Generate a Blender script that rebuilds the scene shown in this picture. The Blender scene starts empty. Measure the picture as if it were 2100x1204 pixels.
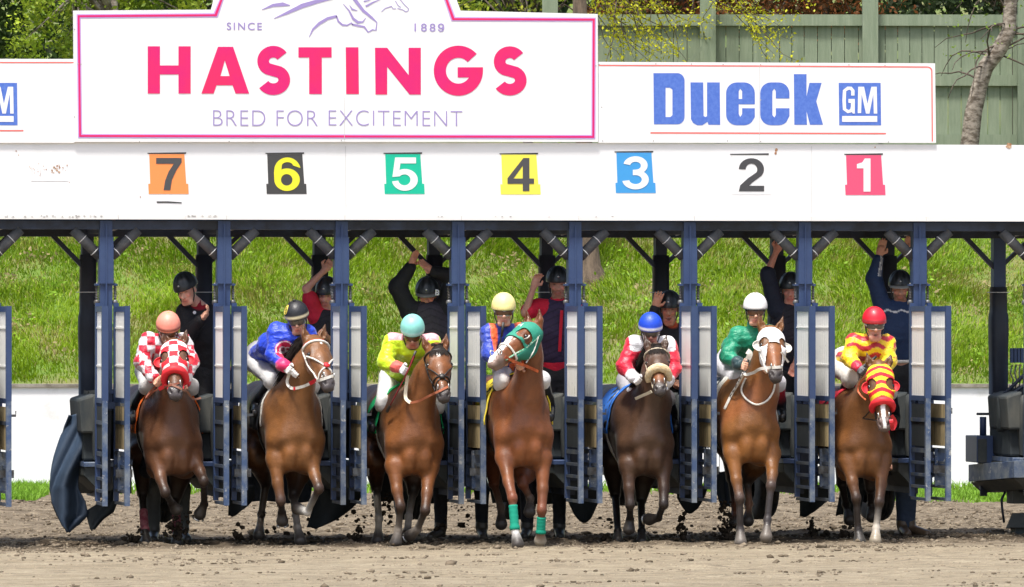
import bpy, math, random
import numpy as np
from mathutils import Vector, Matrix
random.seed(7); RNG = np.random.default_rng(7)
scene = bpy.context.scene
C = scene.collection
# ------------------------------------------------------------------ camera
FPX = 13500.0; DIST = 60.0; HCAM = 2.2
TH = math.atan2(2650.0, FPX)                    # the gate is seen 11 degrees off its axis
PITCH = math.atan2(13.0, FPX)
CAM = Vector((-DIST*math.sin(TH), -DIST*math.cos(TH), HCAM))
FW = Vector((math.sin(TH)*math.cos(PITCH), math.cos(TH)*math.cos(PITCH), math.sin(PITCH)))
RT = Vector((math.cos(TH), -math.sin(TH), 0)); UPV = RT.cross(FW)
cd = bpy.data.cameras.new('camera'); cam = bpy.data.objects.new('camera', cd); C.objects.link(cam)
cam.location = CAM; cam.rotation_euler = (math.pi/2+PITCH, 0, -TH)
cd.sensor_width = 36; cd.lens = FPX/2100*36; cd.clip_start = 1; cd.clip_end = 2000
scene.camera = cam
# ------------------------------------------------------------------ sky, sun, exposure
SUN_EL, SUN_AZ = math.radians(70), math.radians(-22)   # azimuth measured from the camera's back, + = right
w = bpy.data.worlds.new('World'); scene.world = w; w.use_nodes = True
nt = w.node_tree; bg = nt.nodes['Background']
sky = nt.nodes.new('ShaderNodeTexSky'); sky.sky_type = 'NISHITA'; sky.sun_disc = False
sky.sun_elevation = SUN_EL; sky.air_density = 1.0; sky.dust_density = 4.0; sky.ozone_density = 0.6
nt.links.new(sky.outputs[0], bg.inputs[0]); bg.inputs[1].default_value = 0.13
sd = bpy.data.lights.new('sun', 'SUN'); so = bpy.data.objects.new('sun', sd); C.objects.link(so)
sd.energy = 3.0; sd.angle = math.radians(9); sd.color = (1, .975, .93)
_back = math.atan2(-FW.y, -FW.x) - SUN_AZ*-1
SDIR = Vector((math.cos(_back)*math.cos(SUN_EL), math.sin(_back)*math.cos(SUN_EL), math.sin(SUN_EL)))
so.rotation_euler = SDIR.to_track_quat('Z', 'Y').to_euler(); so.location = (0, -10, 20)
sky.sun_rotation = math.pi/2 - math.atan2(SDIR.y, SDIR.x)
scene.view_settings.view_transform = 'Standard'; scene.view_settings.look = 'None'
scene.view_settings.exposure = 0.80; scene.view_settings.gamma = 1
# ------------------------------------------------------------------ helpers
def P(px, py, Y=0.0):                # the world point at depth Y seen at a pixel of the 2100 px photograph
    d = FW + RT*((px-1050)/FPX) + UPV*((602-py)/FPX)
    return CAM + d*((Y-CAM.y)/d.y)
def B(px, py, dist):                 # the same at a distance along the view
    return CAM + (FW + RT*((px-1050)/FPX) + UPV*((602-py)/FPX))*dist
def BL(lat, dist, z): 
    f = Vector((FW.x, FW.y, 0)).normalized()
    p = Vector((CAM.x, CAM.y, 0)) + f*dist + RT*lat; p.z = z; return p
def org(o):
    v = Vector((0, 0, 0))
    while o is not None: v += o.location; o = o.parent
    return v
def tag(o, label=None, cat=None, group=None, kind=None):
    if label: o['label'] = label
    if cat: o['category'] = cat
    if group: o['group'] = group
    if kind: o['kind'] = kind
    return o
def thing(name, loc, label, cat, group=None):
    o = bpy.data.objects.new(name, None); o.empty_display_size = .1; C.objects.link(o); o.location = loc
    return tag(o, label, cat, group)
def npmesh(name, V, faces, mat=None, parent=None, col=None, smooth=True, origin=None, mats=None, midx=None):
    """faces: (M,k) array or list of lists"""
    me = bpy.data.meshes.new(name)
    V = np.asarray(V, dtype=np.float64)
    o = bpy.data.objects.new(name, me)
    L = org(parent) if parent else Vector(origin or (0, 0, 0))
    V = V - np.array(L)
    if isinstance(faces, np.ndarray):
        k = faces.shape[1]; M = len(faces)
        me.vertices.add(len(V)); me.vertices.foreach_set('co', V.astype(np.float32).ravel())
        me.loops.add(M*k); me.loops.foreach_set('vertex_index', faces.astype(np.int32).ravel())
        me.polygons.add(M); me.polygons.foreach_set('loop_start', np.arange(0, M*k, k, dtype=np.int32))
        me.update(calc_edges=True)
    else:
        me.from_pydata([tuple(v) for v in V], [], faces); me.update()
    if smooth: me.polygons.foreach_set('use_smooth', np.ones(len(me.polygons), dtype=bool))
    if col is not None:
        ca = me.color_attributes.new('Col', 'FLOAT_COLOR', 'POINT')
        c4 = np.ones((len(V), 4), np.float32); c4[:, :3] = col
        ca.data.foreach_set('color', c4.ravel())
    if mats:
        for m in mats: me.materials.append(m)
        if midx is not None: me.polygons.foreach_set('material_index', np.asarray(midx, dtype=np.int32))
    elif mat: me.materials.append(mat)
    C.objects.link(o)
    if parent: o.parent = parent
    else: o.location = L
    return o
class MB:
    def __init__(s): s.v = []; s.f = []
    def add(s, V, F):
        n = len(s.v); s.v += [tuple(p) for p in V]; s.f += [[i+n for i in f] for f in F]; return s
    def box(s, x0, x1, y0, y1, z0, z1, bev=0):
        if bev > 0:
            b = bev; x0, x1 = min(x0, x1), max(x0, x1); y0, y1 = min(y0, y1), max(y0, y1); z0, z1 = min(z0, z1), max(z0, z1)
            return s.prism([(x0+b, z0), (x1-b, z0), (x1, z0+b), (x1, z1-b), (x1-b, z1), (x0+b, z1), (x0, z1-b), (x0, z0+b)], y0, y1)
        return s.add([(x0,y0,z0),(x1,y0,z0),(x1,y1,z0),(x0,y1,z0),(x0,y0,z1),(x1,y0,z1),(x1,y1,z1),(x0,y1,z1)],
              [[0,3,2,1],[4,5,6,7],[0,1,5,4],[1,2,6,5],[2,3,7,6],[3,0,4,7]])
    def prism(s, poly, y0, y1):          # poly in XZ, extruded along Y
        n = len(poly); V = [(x, y0, z) for x, z in poly]+[(x, y1, z) for x, z in poly]
        F = [list(range(n)), list(range(2*n-1, n-1, -1))]+[[i, i+n, (i+1) % n+n, (i+1) % n] for i in range(n)]
        return s.add(V, F)
    def prismx(s, poly, x0, x1):         # poly in YZ, extruded along X
        n = len(poly); V = [(x0, y, z) for y, z in poly]+[(x1, y, z) for y, z in poly]
        F = [list(range(n-1, -1, -1)), list(range(n, 2*n))]+[[i, (i+1) % n, (i+1) % n+n, i+n] for i in range(n)]
        return s.add(V, F)
    def bar(s, a, b, w, d, up=(0, 1, 0)):    # rectangular bar between two points
        a, b = Vector(a), Vector(b); t = (b-a).normalized(); u = Vector(up); u = (u-t*u.dot(t)).normalized(); v = t.cross(u)
        V = [p+v*(sx*w/2)+u*(sy*d/2) for p in (a, b) for sx, sy in ((-1,-1),(1,-1),(1,1),(-1,1))]
        return s.add(V, [[0,3,2,1],[4,5,6,7],[0,1,5,4],[1,2,6,5],[2,3,7,6],[3,0,4,7]])
    def tube(s, path, r, n=8, cap=True):
        path = [Vector(p) for p in path]; m = len(path); rs = r if isinstance(r, (list, tuple)) else [r]*m
        t0 = (path[1]-path[0]).normalized(); u = t0.orthogonal().normalized(); V = []
        for i, p in enumerate(path):
            t = (path[min(i+1, m-1)]-path[max(i-1, 0)]).normalized()
            u = (u-t*u.dot(t)); u = u.normalized() if u.length > 1e-6 else t.orthogonal().normalized(); v = t.cross(u)
            V += [p+(u*math.cos(a)+v*math.sin(a))*rs[i] for a in [2*math.pi*k/n for k in range(n)]]
        F = [[i*n+k, i*n+(k+1) % n, (i+1)*n+(k+1) % n, (i+1)*n+k] for i in range(m-1) for k in range(n)]
        if cap: F += [list(range(n-1, -1, -1)), [(m-1)*n+k for k in range(n)]]
        return s.add(V, F)
    def lathe(s, c, prof, axis=(0, 0, 1), n=20):   # prof [(r, h)]
        ax = Vector(axis).normalized(); u = ax.orthogonal().normalized(); v = ax.cross(u); c = Vector(c); V = []
        for r, h in prof: V += [c+ax*h+(u*math.cos(2*math.pi*k/n)+v*math.sin(2*math.pi*k/n))*r for k in range(n)]
        m = len(prof); F = [[i*n+k, i*n+(k+1) % n, (i+1)*n+(k+1) % n, (i+1)*n+k] for i in range(m-1) for k in range(n)]
        return s.add(V, F)
    def build(s, name, mat, parent=None, smooth=False, origin=None, bevel=0):
        o = npmesh(name, np.array(s.v, dtype=float), s.f, mat, parent, smooth=smooth, origin=origin)
        if bevel:
            m = o.modifiers.new('b', 'BEVEL'); m.width = bevel; m.segments = 2; m.limit_method = 'ANGLE'
        return o
# ---- value noise in numpy
_LAT = RNG.random((64, 64, 64)).astype(np.float32)
def vnoise(p):
    p = np.asarray(p, dtype=np.float64); i = np.floor(p).astype(int); f = p-i; f = f*f*(3-2*f); out = 0
    for dx in (0, 1):
        wx = f[..., 0] if dx else 1-f[..., 0]
        for dy in (0, 1):
            wy = f[..., 1] if dy else 1-f[..., 1]
            for dz in (0, 1):
                wz = f[..., 2] if dz else 1-f[..., 2]
                out = out + wx*wy*wz*_LAT[(i[..., 0]+dx) % 64, (i[..., 1]+dy) % 64, (i[..., 2]+dz) % 64]
    return out
def fbm(p, oct=4, gain=.5):
    p = np.asarray(p, dtype=np.float64); a = 1.; s = 0; t = 0
    for k in range(oct): s = s+a*vnoise(p*2**k+17.3*k); t += a; a *= gain
    return s/t
# ------------------------------------------------------------------ materials
def newmat(name):
    m = bpy.data.materials.new(name); m.use_nodes = True; nt = m.node_tree; return m, nt, nt.nodes['Principled BSDF']
def N(nt, typ, **kw):
    n = nt.nodes.new(typ)
    for k, v in kw.items():
        if k.startswith('i_'):
            key = k[2:]; n.inputs[int(key) if key.isdigit() else key.replace('_', ' ')].default_value = v
        else: setattr(n, k, v)
    return n
def rgba(c): return (c[0], c[1], c[2], 1)
def noise(nt, scale, detail=4, rough=.6, stretch=None, distort=0):
    tc = N(nt, 'ShaderNodeTexCoord'); no = N(nt, 'ShaderNodeTexNoise'); no.inputs['Scale'].default_value = scale
    no.inputs['Detail'].default_value = detail; no.inputs['Roughness'].default_value = rough; no.inputs['Distortion'].default_value = distort
    src = tc.outputs['Object']
    if stretch:
        mp = N(nt, 'ShaderNodeMapping'); mp.inputs['Scale'].default_value = stretch; nt.links.new(src, mp.inputs[0]); src = mp.outputs[0]
    nt.links.new(src, no.inputs['Vector']); return no.outputs['Fac']
def ramp(nt, src, a, b, c0=(0,0,0,1), c1=(1,1,1,1)):
    r = N(nt, 'ShaderNodeValToRGB'); r.color_ramp.elements[0].position = a; r.color_ramp.elements[1].position = b
    r.color_ramp.elements[0].color = c0; r.color_ramp.elements[1].color = c1; nt.links.new(src, r.inputs[0]); return r.outputs[0]
def mixc(nt, fac, a, b, mode='MIX'):
    m = N(nt, 'ShaderNodeMix', data_type='RGBA', blend_type=mode)
    for sock, v in ((m.inputs[0], fac), (m.inputs[6], a), (m.inputs[7], b)):
        if hasattr(v, 'is_linked') or hasattr(v, 'links'): nt.links.new(v, sock)
        elif isinstance(v, (int, float)): sock.default_value = v
        else: sock.default_value = rgba(v)
    return m.outputs[2]
def mat(name, col, rough=.6, metal=0, col2=None, vs=6, vr=(.4, .6), bump=0, bs=60, chips=None, stretch=None, stretch2=None, coat=0, spec=.5):
    """col with patches of col2; chips = (colour, noise scale, threshold)"""
    m, nt, b = newmat(name); b.inputs['Roughness'].default_value = rough; b.inputs['Metallic'].default_value = metal
    b.inputs['Coat Weight'].default_value = coat; b.inputs['Specular IOR Level'].default_value = spec
    c = None
    if col2: c = mixc(nt, ramp(nt, noise(nt, vs, 6, .65, stretch), *vr), col, col2)
    if chips:
        for k in range(0, len(chips), 3):
            c = mixc(nt, ramp(nt, noise(nt, chips[k+1], 8, .75, stretch2), chips[k+2], chips[k+2]+.03), c if c is not None else col, chips[k])
    if c is not None: nt.links.new(c, b.inputs['Base Color'])
    else: b.inputs['Base Color'].default_value = rgba(col)
    if bump:
        bp = N(nt, 'ShaderNodeBump'); bp.inputs['Strength'].default_value = bump; bp.inputs['Distance'].default_value = .01
        nt.links.new(noise(nt, bs, 5, .6, stretch), bp.inputs['Height']); nt.links.new(bp.outputs[0], b.inputs['Normal'])
    return m
def vcmat(name, rough=.6, bump=.2, bs=40, var=.25, vs=25, sheen=0, spec=.5, stretch=None, dist=.01, coat=0, distort=0, sss=0, bs2=None, bump2=0):
    m, nt, b = newmat(name); a = N(nt, 'ShaderNodeVertexColor', layer_name='Col')
    v = ramp(nt, noise(nt, vs, 6, .65, stretch), .25, .75, (1-var,)*3+(1,), (1+var,)*3+(1,))
    nt.links.new(mixc(nt, 1.0, a.outputs[0], v, 'MULTIPLY'), b.inputs['Base Color'])
    b.inputs['Roughness'].default_value = rough; b.inputs['Sheen Weight'].default_value = sheen
    b.inputs['Specular IOR Level'].default_value = spec; b.inputs['Coat Weight'].default_value = coat
    if sss: b.inputs['Subsurface Weight'].default_value = sss; b.inputs['Subsurface Radius'].default_value = (.02, .008, .004)
    if bump:
        bp = N(nt, 'ShaderNodeBump'); bp.inputs['Strength'].default_value = bump; bp.inputs['Distance'].default_value = dist
        nt.links.new(noise(nt, bs, 4, .6, stretch, distort), bp.inputs['Height']); last = bp
        if bump2:
            bp2 = N(nt, 'ShaderNodeBump'); bp2.inputs['Strength'].default_value = bump2; bp2.inputs['Distance'].default_value = .003
            nt.links.new(noise(nt, bs2, 3, .6), bp2.inputs['Height']); nt.links.new(bp.outputs[0], bp2.inputs['Normal']); last = bp2
        nt.links.new(last.outputs[0], b.inputs['Normal'])
    return m
# ------------------------------------------------------------------ implicit surfaces: limbs and bodies grown as one continuous skin
def smin(a, b, k):
    h = np.clip(.5+.5*(b-a)/k, 0, 1); return b+(a-b)*h-k*h*(1-h)
class Sdf:
    def __init__(s): s.p = []; s.cuts = []
    def cap(s, a, b, ra, rb=None, col=(.5,)*3, col2=None, k=.03, flat=None, cut=False):
        rb = ra if rb is None else rb
        d = dict(t='c', a=np.array(a, float), b=np.array(b, float), ra=ra, rb=rb, c0=np.array(col, float), c1=np.array(col2 if col2 is not None else col, float), k=k, u=None, s=1)
        if flat is not None: d['u'] = np.array(Vector(flat[0]).normalized()); d['s'] = flat[1]
        (s.cuts if cut else s.p).append(d); return s
    def chain(s, pts, rs, col, k=.03, flat=None, cols=None):
        for i in range(len(pts)-1):
            s.cap(pts[i], pts[i+1], rs[i], rs[i+1], cols[i] if cols else col, cols[i+1] if cols else None, k, flat)
        return s
    def ell(s, c, r, axes=None, col=(.5,)*3, k=.03, cut=False):   # axes: three unit vectors
        A = np.array([list(x) for x in axes], float) if axes is not None else np.eye(3)
        (s.cuts if cut else s.p).append(dict(t='e', a=np.array(c, float), r=np.array(r, float), A=A, c0=np.array(col, float), c1=np.array(col, float), k=k)); return s
    @staticmethod
    def dist(d, x, y, z):
        if d['t'] == 'c':
            a, b = d['a'], d['b']; ab = b-a; L2 = max(ab.dot(ab), 1e-12)
            px, py, pz = x-a[0], y-a[1], z-a[2]
            t = np.clip((px*ab[0]+py*ab[1]+pz*ab[2])/L2, 0, 1)
            qx, qy, qz = px-t*ab[0], py-t*ab[1], pz-t*ab[2]
            if d['u'] is not None:
                u = d['u']; m = (qx*u[0]+qy*u[1]+qz*u[2])*(1/d['s']-1)
                qx, qy, qz = qx+m*u[0], qy+m*u[1], qz+m*u[2]
            return np.sqrt(qx*qx+qy*qy+qz*qz)-(d['ra']+(d['rb']-d['ra'])*t), t
        c, r, A = d['a'], d['r'], d['A']; px, py, pz = x-c[0], y-c[1], z-c[2]
        l = [px*A[i][0]+py*A[i][1]+pz*A[i][2] for i in range(3)]
        k0 = np.sqrt(sum((l[i]/r[i])**2 for i in range(3))); k1 = np.sqrt(sum((l[i]/r[i]**2)**2 for i in range(3)))+1e-9
        return k0*(k0-1)/k1, 0
    @staticmethod
    def bounds(d):
        if d['t'] == 'c':
            R = max(d['ra'], d['rb'])*max(1, d['s']); return np.minimum(d['a'], d['b'])-R, np.maximum(d['a'], d['b'])+R
        R = max(d['r']); return d['a']-R, d['a']+R
    def at(s, pts, infl=0):
        pts = np.asarray(pts, float); F = np.full(len(pts), 1e3)
        for d in s.p:
            v, _ = s.dist(d, pts[:, 0], pts[:, 1], pts[:, 2]); F = smin(F, v-infl, d['k'])
        for d in s.cuts:
            v, _ = s.dist(d, pts[:, 0], pts[:, 1], pts[:, 2]); F = -smin(-F, v, d['k'])
        return F
    def colors(s, V, soft=.006):
        dm = np.full(len(V), 1e3); W = np.zeros(len(V)); A = np.zeros((len(V), 3)); L = []
        for d in s.p:
            v, t = s.dist(d, V[:, 0], V[:, 1], V[:, 2]); dm = np.minimum(dm, v); L.append((v, t, d))
        for v, t, d in L:
            wt = np.exp(-(v-dm)/soft); t = np.asarray(t)+np.zeros(len(V)); W += wt
            A += wt[:, None]*(d['c0'][None]*(1-t[:, None])+d['c1'][None]*t[:, None])
        return A/W[:, None]
    def surface(s, h, infl=0, smooth=1):
        lo = np.min([s.bounds(d)[0] for d in s.p], axis=0)-infl-2.5*h; hi = np.max([s.bounds(d)[1] for d in s.p], axis=0)+infl+2.5*h
        n = np.ceil((hi-lo)/h).astype(int)+1
        ax = [(lo[i]+h*np.arange(n[i])).astype(np.float32) for i in range(3)]
        F = np.full(n, .5, np.float32)
        def rng(d, pad):
            a, b = s.bounds(d); i0 = np.clip(np.floor((a-pad-lo)/h).astype(int), 0, n-1); i1 = np.clip(np.ceil((b+pad-lo)/h).astype(int)+1, 1, n)
            return tuple(slice(i0[i], i1[i]) for i in range(3))
        for d in s.p:
            sl = rng(d, d['k']+infl+2*h)
            v, _ = s.dist(d, ax[0][sl[0]][:, None, None], ax[1][sl[1]][None, :, None], ax[2][sl[2]][None, None, :])
            F[sl] = smin(F[sl], (v-infl).astype(np.float32), d['k'])
        for d in s.cuts:
            sl = rng(d, d['k']+2*h)
            v, _ = s.dist(d, ax[0][sl[0]][:, None, None], ax[1][sl[1]][None, :, None], ax[2][sl[2]][None, None, :])
            F[sl] = -smin(-F[sl], v.astype(np.float32), d['k'])
        S = F < 0
        c = [S[i:n[0]-1+i, j:n[1]-1+j, k:n[2]-1+k] for i in (0, 1) for j in (0, 1) for k in (0, 1)]
        anyv = c[0].copy(); allv = c[0].copy()
        for q in c[1:]: anyv |= q; allv &= q
        act = anyv & ~allv; I = np.argwhere(act); idx = np.full(act.shape, -1, np.int32); idx[act] = np.arange(len(I))
        off = np.array([(i, j, k) for i in (0, 1) for j in (0, 1) for k in (0, 1)])
        val = np.stack([F[I[:, 0]+o[0], I[:, 1]+o[1], I[:, 2]+o[2]] for o in off], 1)
        acc = np.zeros((len(I), 3)); cnt = np.zeros(len(I))
        for p in range(8):
            for q in range(p+1, 8):
                if abs(off[p]-off[q]).sum() != 1: continue
                m = (val[:, p] < 0) != (val[:, q] < 0); t = val[m, p]/(val[m, p]-val[m, q])
                acc[m] += off[p]+t[:, None]*(off[q]-off[p]); cnt[m] += 1
        V = lo+h*(I+acc/cnt[:, None]); faces = []
        for a in range(3):
            b, cc = (a+1) % 3, (a+2) % 3
            s0 = [slice(None)]*3; s1 = [slice(None)]*3; s0[a] = slice(0, -1); s1[a] = slice(1, None)
            A0, A1 = S[tuple(s0)], S[tuple(s1)]; ch = np.argwhere(A0 != A1)
            ok = (ch[:, b] > 0) & (ch[:, cc] > 0) & (ch[:, b] < n[b]-1) & (ch[:, cc] < n[cc]-1); ch = ch[ok]
            q = []
            for db, dc in ((-1, -1), (0, -1), (0, 0), (-1, 0)):
                t = ch.copy(); t[:, b] += db; t[:, cc] += dc; q.append(idx[t[:, 0], t[:, 1], t[:, 2]])
            q = np.stack(q, 1); flip = ~A0[ch[:, 0], ch[:, 1], ch[:, 2]]; q[flip] = q[flip][:, ::-1]; faces.append(q)
        Q = np.concatenate(faces)
        for _ in range(smooth):
            acc = np.zeros_like(V); cnt = np.zeros(len(V))
            for i in range(4):
                for j in (1, 3): np.add.at(acc, Q[:, i], V[Q[:, (i+j) % 4]]); np.add.at(cnt, Q[:, i], 1)
            V = V*.5+.5*acc/np.maximum(cnt, 1)[:, None]
        return V, Q
def vnormals(V, Q):
    n = np.cross(V[Q[:, 2]]-V[Q[:, 0]], V[Q[:, 3]]-V[Q[:, 1]]); out = np.zeros_like(V)
    for i in range(4): np.add.at(out, Q[:, i], n)
    return out/np.maximum(np.linalg.norm(out, axis=1), 1e-9)[:, None]
def sub(V, Q, keep, *arr):            # keep only some vertices
    keepf = keep[Q].all(axis=1); Q = Q[keepf]; used = np.zeros(len(V), bool); used[Q.ravel()] = True
    m = np.cumsum(used)-1; return (V[used], m[Q])+tuple(a[used] for a in arr)
# ================================================================== setting: track, wall, bank, fence, trees
def ground_h(x, y):
    """relief of the harrowed dirt, metres"""
    p = np.stack([x, y, np.zeros_like(x)], -1)
    d = (y+TH*.9*x*0)          # distance behind the gate front
    rough = np.clip((y+1.4)/1.2, 0, 1)*.75+.25
    rough = rough*(1-.5*np.clip((y-9)/4, 0, 1))
    a = fbm(p*np.array([.55, .5, 1]), 4)-.5
    b = fbm(p*np.array([2.6, 2.2, 1])+5, 4, .6)-.5
    c = np.clip(fbm(p*np.array([6., 4.5, 1])+9, 3, .6)-.56, 0, 1)
    t = fbm(p*np.array([1.2, 3.2, 1])+31, 4, .6)          # trails of clods pushed up by the harrow
    trail = np.clip(t-.60, 0, .2)*np.clip(fbm(p*np.array([9, 7, 1])+3, 2)-.3, 0, 1)
    h = a*.04*rough+b*.050*rough+c*.13*rough+trail*.34*(1.1-rough*.5)
    ruts = np.sin(y*9+fbm(p*.7, 2)*9)*.006*rough
    return h+ruts-.01
xs = np.concatenate([np.linspace(-60, -8.2, 30), np.linspace(-8, 8, 430), np.linspace(8.2, 60, 30)])
ys = np.concatenate([np.linspace(-75, -13, 30), np.linspace(-12.8, -2.5, 210), np.linspace(-2.46, 3.4, 170), np.linspace(3.45, 19, 210)])
X, Yg = np.meshgrid(xs, ys, indexing='ij'); Z = ground_h(X, Yg)
fade = np.clip((8.2-np.abs(X))/.8, 0, 1)*np.clip((Yg+13.2)/1, 0, 1); Z = Z*fade
V = np.stack([X, Yg, Z], -1).reshape(-1, 3); nx, ny = X.shape
i = (np.arange(nx-1)[:, None]*ny+np.arange(ny-1)[None]).ravel(); Q = np.stack([i, i+ny, i+ny+1, i+1], 1)
m, nt, b = newmat('track_dirt')
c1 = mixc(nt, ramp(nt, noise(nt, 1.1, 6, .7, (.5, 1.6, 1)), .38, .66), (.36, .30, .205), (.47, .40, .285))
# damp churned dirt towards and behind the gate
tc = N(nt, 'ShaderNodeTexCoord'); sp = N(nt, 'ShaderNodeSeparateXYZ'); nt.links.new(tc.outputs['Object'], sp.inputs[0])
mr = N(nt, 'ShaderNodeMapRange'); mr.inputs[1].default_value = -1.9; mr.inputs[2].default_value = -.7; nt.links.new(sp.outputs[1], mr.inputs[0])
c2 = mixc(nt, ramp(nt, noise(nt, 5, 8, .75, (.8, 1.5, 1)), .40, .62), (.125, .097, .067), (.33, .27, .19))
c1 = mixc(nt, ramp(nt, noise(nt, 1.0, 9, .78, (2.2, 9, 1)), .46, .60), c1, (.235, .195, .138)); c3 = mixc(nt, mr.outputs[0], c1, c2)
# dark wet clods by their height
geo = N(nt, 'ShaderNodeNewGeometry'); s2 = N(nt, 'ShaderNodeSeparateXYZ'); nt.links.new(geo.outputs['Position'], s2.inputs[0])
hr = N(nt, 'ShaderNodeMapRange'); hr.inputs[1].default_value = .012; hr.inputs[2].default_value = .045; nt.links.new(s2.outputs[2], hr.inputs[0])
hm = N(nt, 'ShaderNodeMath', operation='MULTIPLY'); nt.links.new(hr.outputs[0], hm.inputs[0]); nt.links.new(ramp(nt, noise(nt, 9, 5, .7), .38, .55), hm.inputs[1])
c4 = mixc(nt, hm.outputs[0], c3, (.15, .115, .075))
# dark band below the gate: its shadow painted in, with kicked wet soil
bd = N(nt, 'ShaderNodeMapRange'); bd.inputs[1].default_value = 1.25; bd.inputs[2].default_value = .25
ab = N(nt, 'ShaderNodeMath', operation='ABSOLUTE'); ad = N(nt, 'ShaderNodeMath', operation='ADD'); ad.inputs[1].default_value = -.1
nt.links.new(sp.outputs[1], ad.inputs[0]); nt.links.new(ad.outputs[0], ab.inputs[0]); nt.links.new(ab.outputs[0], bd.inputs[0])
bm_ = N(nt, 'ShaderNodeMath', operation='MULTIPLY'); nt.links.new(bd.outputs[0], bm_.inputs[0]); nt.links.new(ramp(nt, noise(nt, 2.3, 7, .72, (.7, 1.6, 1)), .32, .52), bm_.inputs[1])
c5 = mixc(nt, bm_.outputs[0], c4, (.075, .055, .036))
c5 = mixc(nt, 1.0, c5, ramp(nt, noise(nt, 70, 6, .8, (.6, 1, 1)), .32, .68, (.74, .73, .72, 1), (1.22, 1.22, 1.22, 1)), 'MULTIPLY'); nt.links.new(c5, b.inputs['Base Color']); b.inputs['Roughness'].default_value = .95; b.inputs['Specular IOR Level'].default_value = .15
bp = N(nt, 'ShaderNodeBump'); bp.inputs['Strength'].default_value = 1.0; bp.inputs['Distance'].default_value = .045
nt.links.new(noise(nt, 22, 8, .75), bp.inputs['Height']); nt.links.new(bp.outputs[0], b.inputs['Normal'])
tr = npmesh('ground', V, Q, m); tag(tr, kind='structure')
# clods lying about
def rock(n, size, rng=RNG):
    """a lumpy little clod as verts, tris"""
    ico = [(0,0,1),(.89,0,.45),(.28,.85,.45),(-.72,.53,.45),(-.72,-.53,.45),(.28,-.85,.45),(.72,.53,-.45),(-.28,.85,-.45),(-.89,0,-.45),(-.28,-.85,-.45),(.72,-.53,-.45),(0,0,-1)]
    F = [(0,1,2),(0,2,3),(0,3,4),(0,4,5),(0,5,1),(1,6,2),(2,7,3),(3,8,4),(4,9,5),(5,10,1),(2,6,7),(3,7,8),(4,8,9),(5,9,10),(1,10,6),(11,7,6),(11,8,7),(11,9,8),(11,10,9),(11,6,10)]
    return np.array(ico), np.array(F)
def clods(name, pos, size, mat, sq=.6):
    I, F = rock(0, 0); n = len(pos)
    V = I[None]*(size[:, None, None]*RNG.uniform(.55, 1.3, (n, 12, 1))); V[..., 2] *= sq; V = V+pos[:, None]
    Fa = (F[None]+12*np.arange(n)[:, None, None]).reshape(-1, 3)
    return npmesh(name, V.reshape(-1, 3), Fa, mat, smooth=False)
n = 16000
cx = RNG.uniform(-7, 7, n*3); cy = np.concatenate([RNG.uniform(-11, -1, n), RNG.uniform(-2, 14, n*2)])
pk = fbm(np.stack([cx*1.1, cy*2.0, cx*0+4], -1), 3, .6); keep = (pk > .52) | (RNG.random(n*3) < .10); keep[:n] &= (pk[:n] > .585) | (RNG.random(n) < .05)
keep[:n] &= RNG.random(n) < .6; cx, cy = cx[keep], cy[keep]; sz = RNG.gamma(1.5, .0055, len(cx))+.005
damp = mat('damp_soil', (.10, .078, .053), .95, col2=(.24, .195, .14), vs=3, spec=.1)
c2x = RNG.uniform(-6.5, 6.5, 18000); c2y = RNG.uniform(-11, 12, 18000); s2z = RNG.uniform(.003, .010, 18000); o = clods('loose_soil', np.stack([c2x, c2y, ground_h(c2x, c2y)+s2z*.2], -1), s2z, mat('dry_crumbs', (.31, .255, .175), .95, col2=(.45, .38, .27), vs=9, spec=.1)); tag(o, kind='stuff')
o = clods('dirt_clods', np.stack([cx, cy, ground_h(cx, cy)+sz*.2], -1), sz, damp); tag(o, kind='stuff')
# ---- white concrete wall behind the track
WD = 76.2; WTOP = 2.2-(168+2)*WD/FPX
wm = mat('white_wall_paint', (.89, .89, .885), .85, col2=(.62, .61, .56), vs=2.2, vr=(.60, .80), bump=.15, bs=8, chips=((.42, .40, .36), 7, .76))
mb = MB(); t = thing('concrete_wall', BL(0, WD, 0), 'long low white concrete wall along the foot of the grassy bank', 'wall')
for i in range(-6, 6):
    a, c_ = BL(i*2.4+.004, WD, 0), BL(i*2.4+2.396, WD, 0); n_ = Vector((FW.x, FW.y, 0)).normalized()*.2
    A = [a, c_, c_+n_, a+n_]; top = WTOP-.05
    mb.add([(p.x, p.y, -.3) for p in A]+[(p.x, p.y, top) for p in A], [[0,3,2,1],[4,5,6,7],[0,1,5,4],[1,2,6,5],[2,3,7,6],[3,0,4,7]])
mb.build('wall_face', wm, t)
mb = MB(); n_ = Vector((FW.x, FW.y, 0)).normalized()
a, c_ = BL(-14.4, WD-.03, 0), BL(14.4, WD-.03, 0); A = [a, c_, c_+n_*.26, a+n_*.26]
mb.add([(p.x, p.y, WTOP-.05) for p in A]+[(p.x, p.y, WTOP-.015) for p in A], [[0,3,2,1],[4,5,6,7],[0,1,5,4],[1,2,6,5],[2,3,7,6],[3,0,4,7]])
mb.build('coping', mat('coping_stone', (.34, .31, .26), .9, col2=(.16, .14, .11), vs=5), t)
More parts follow.
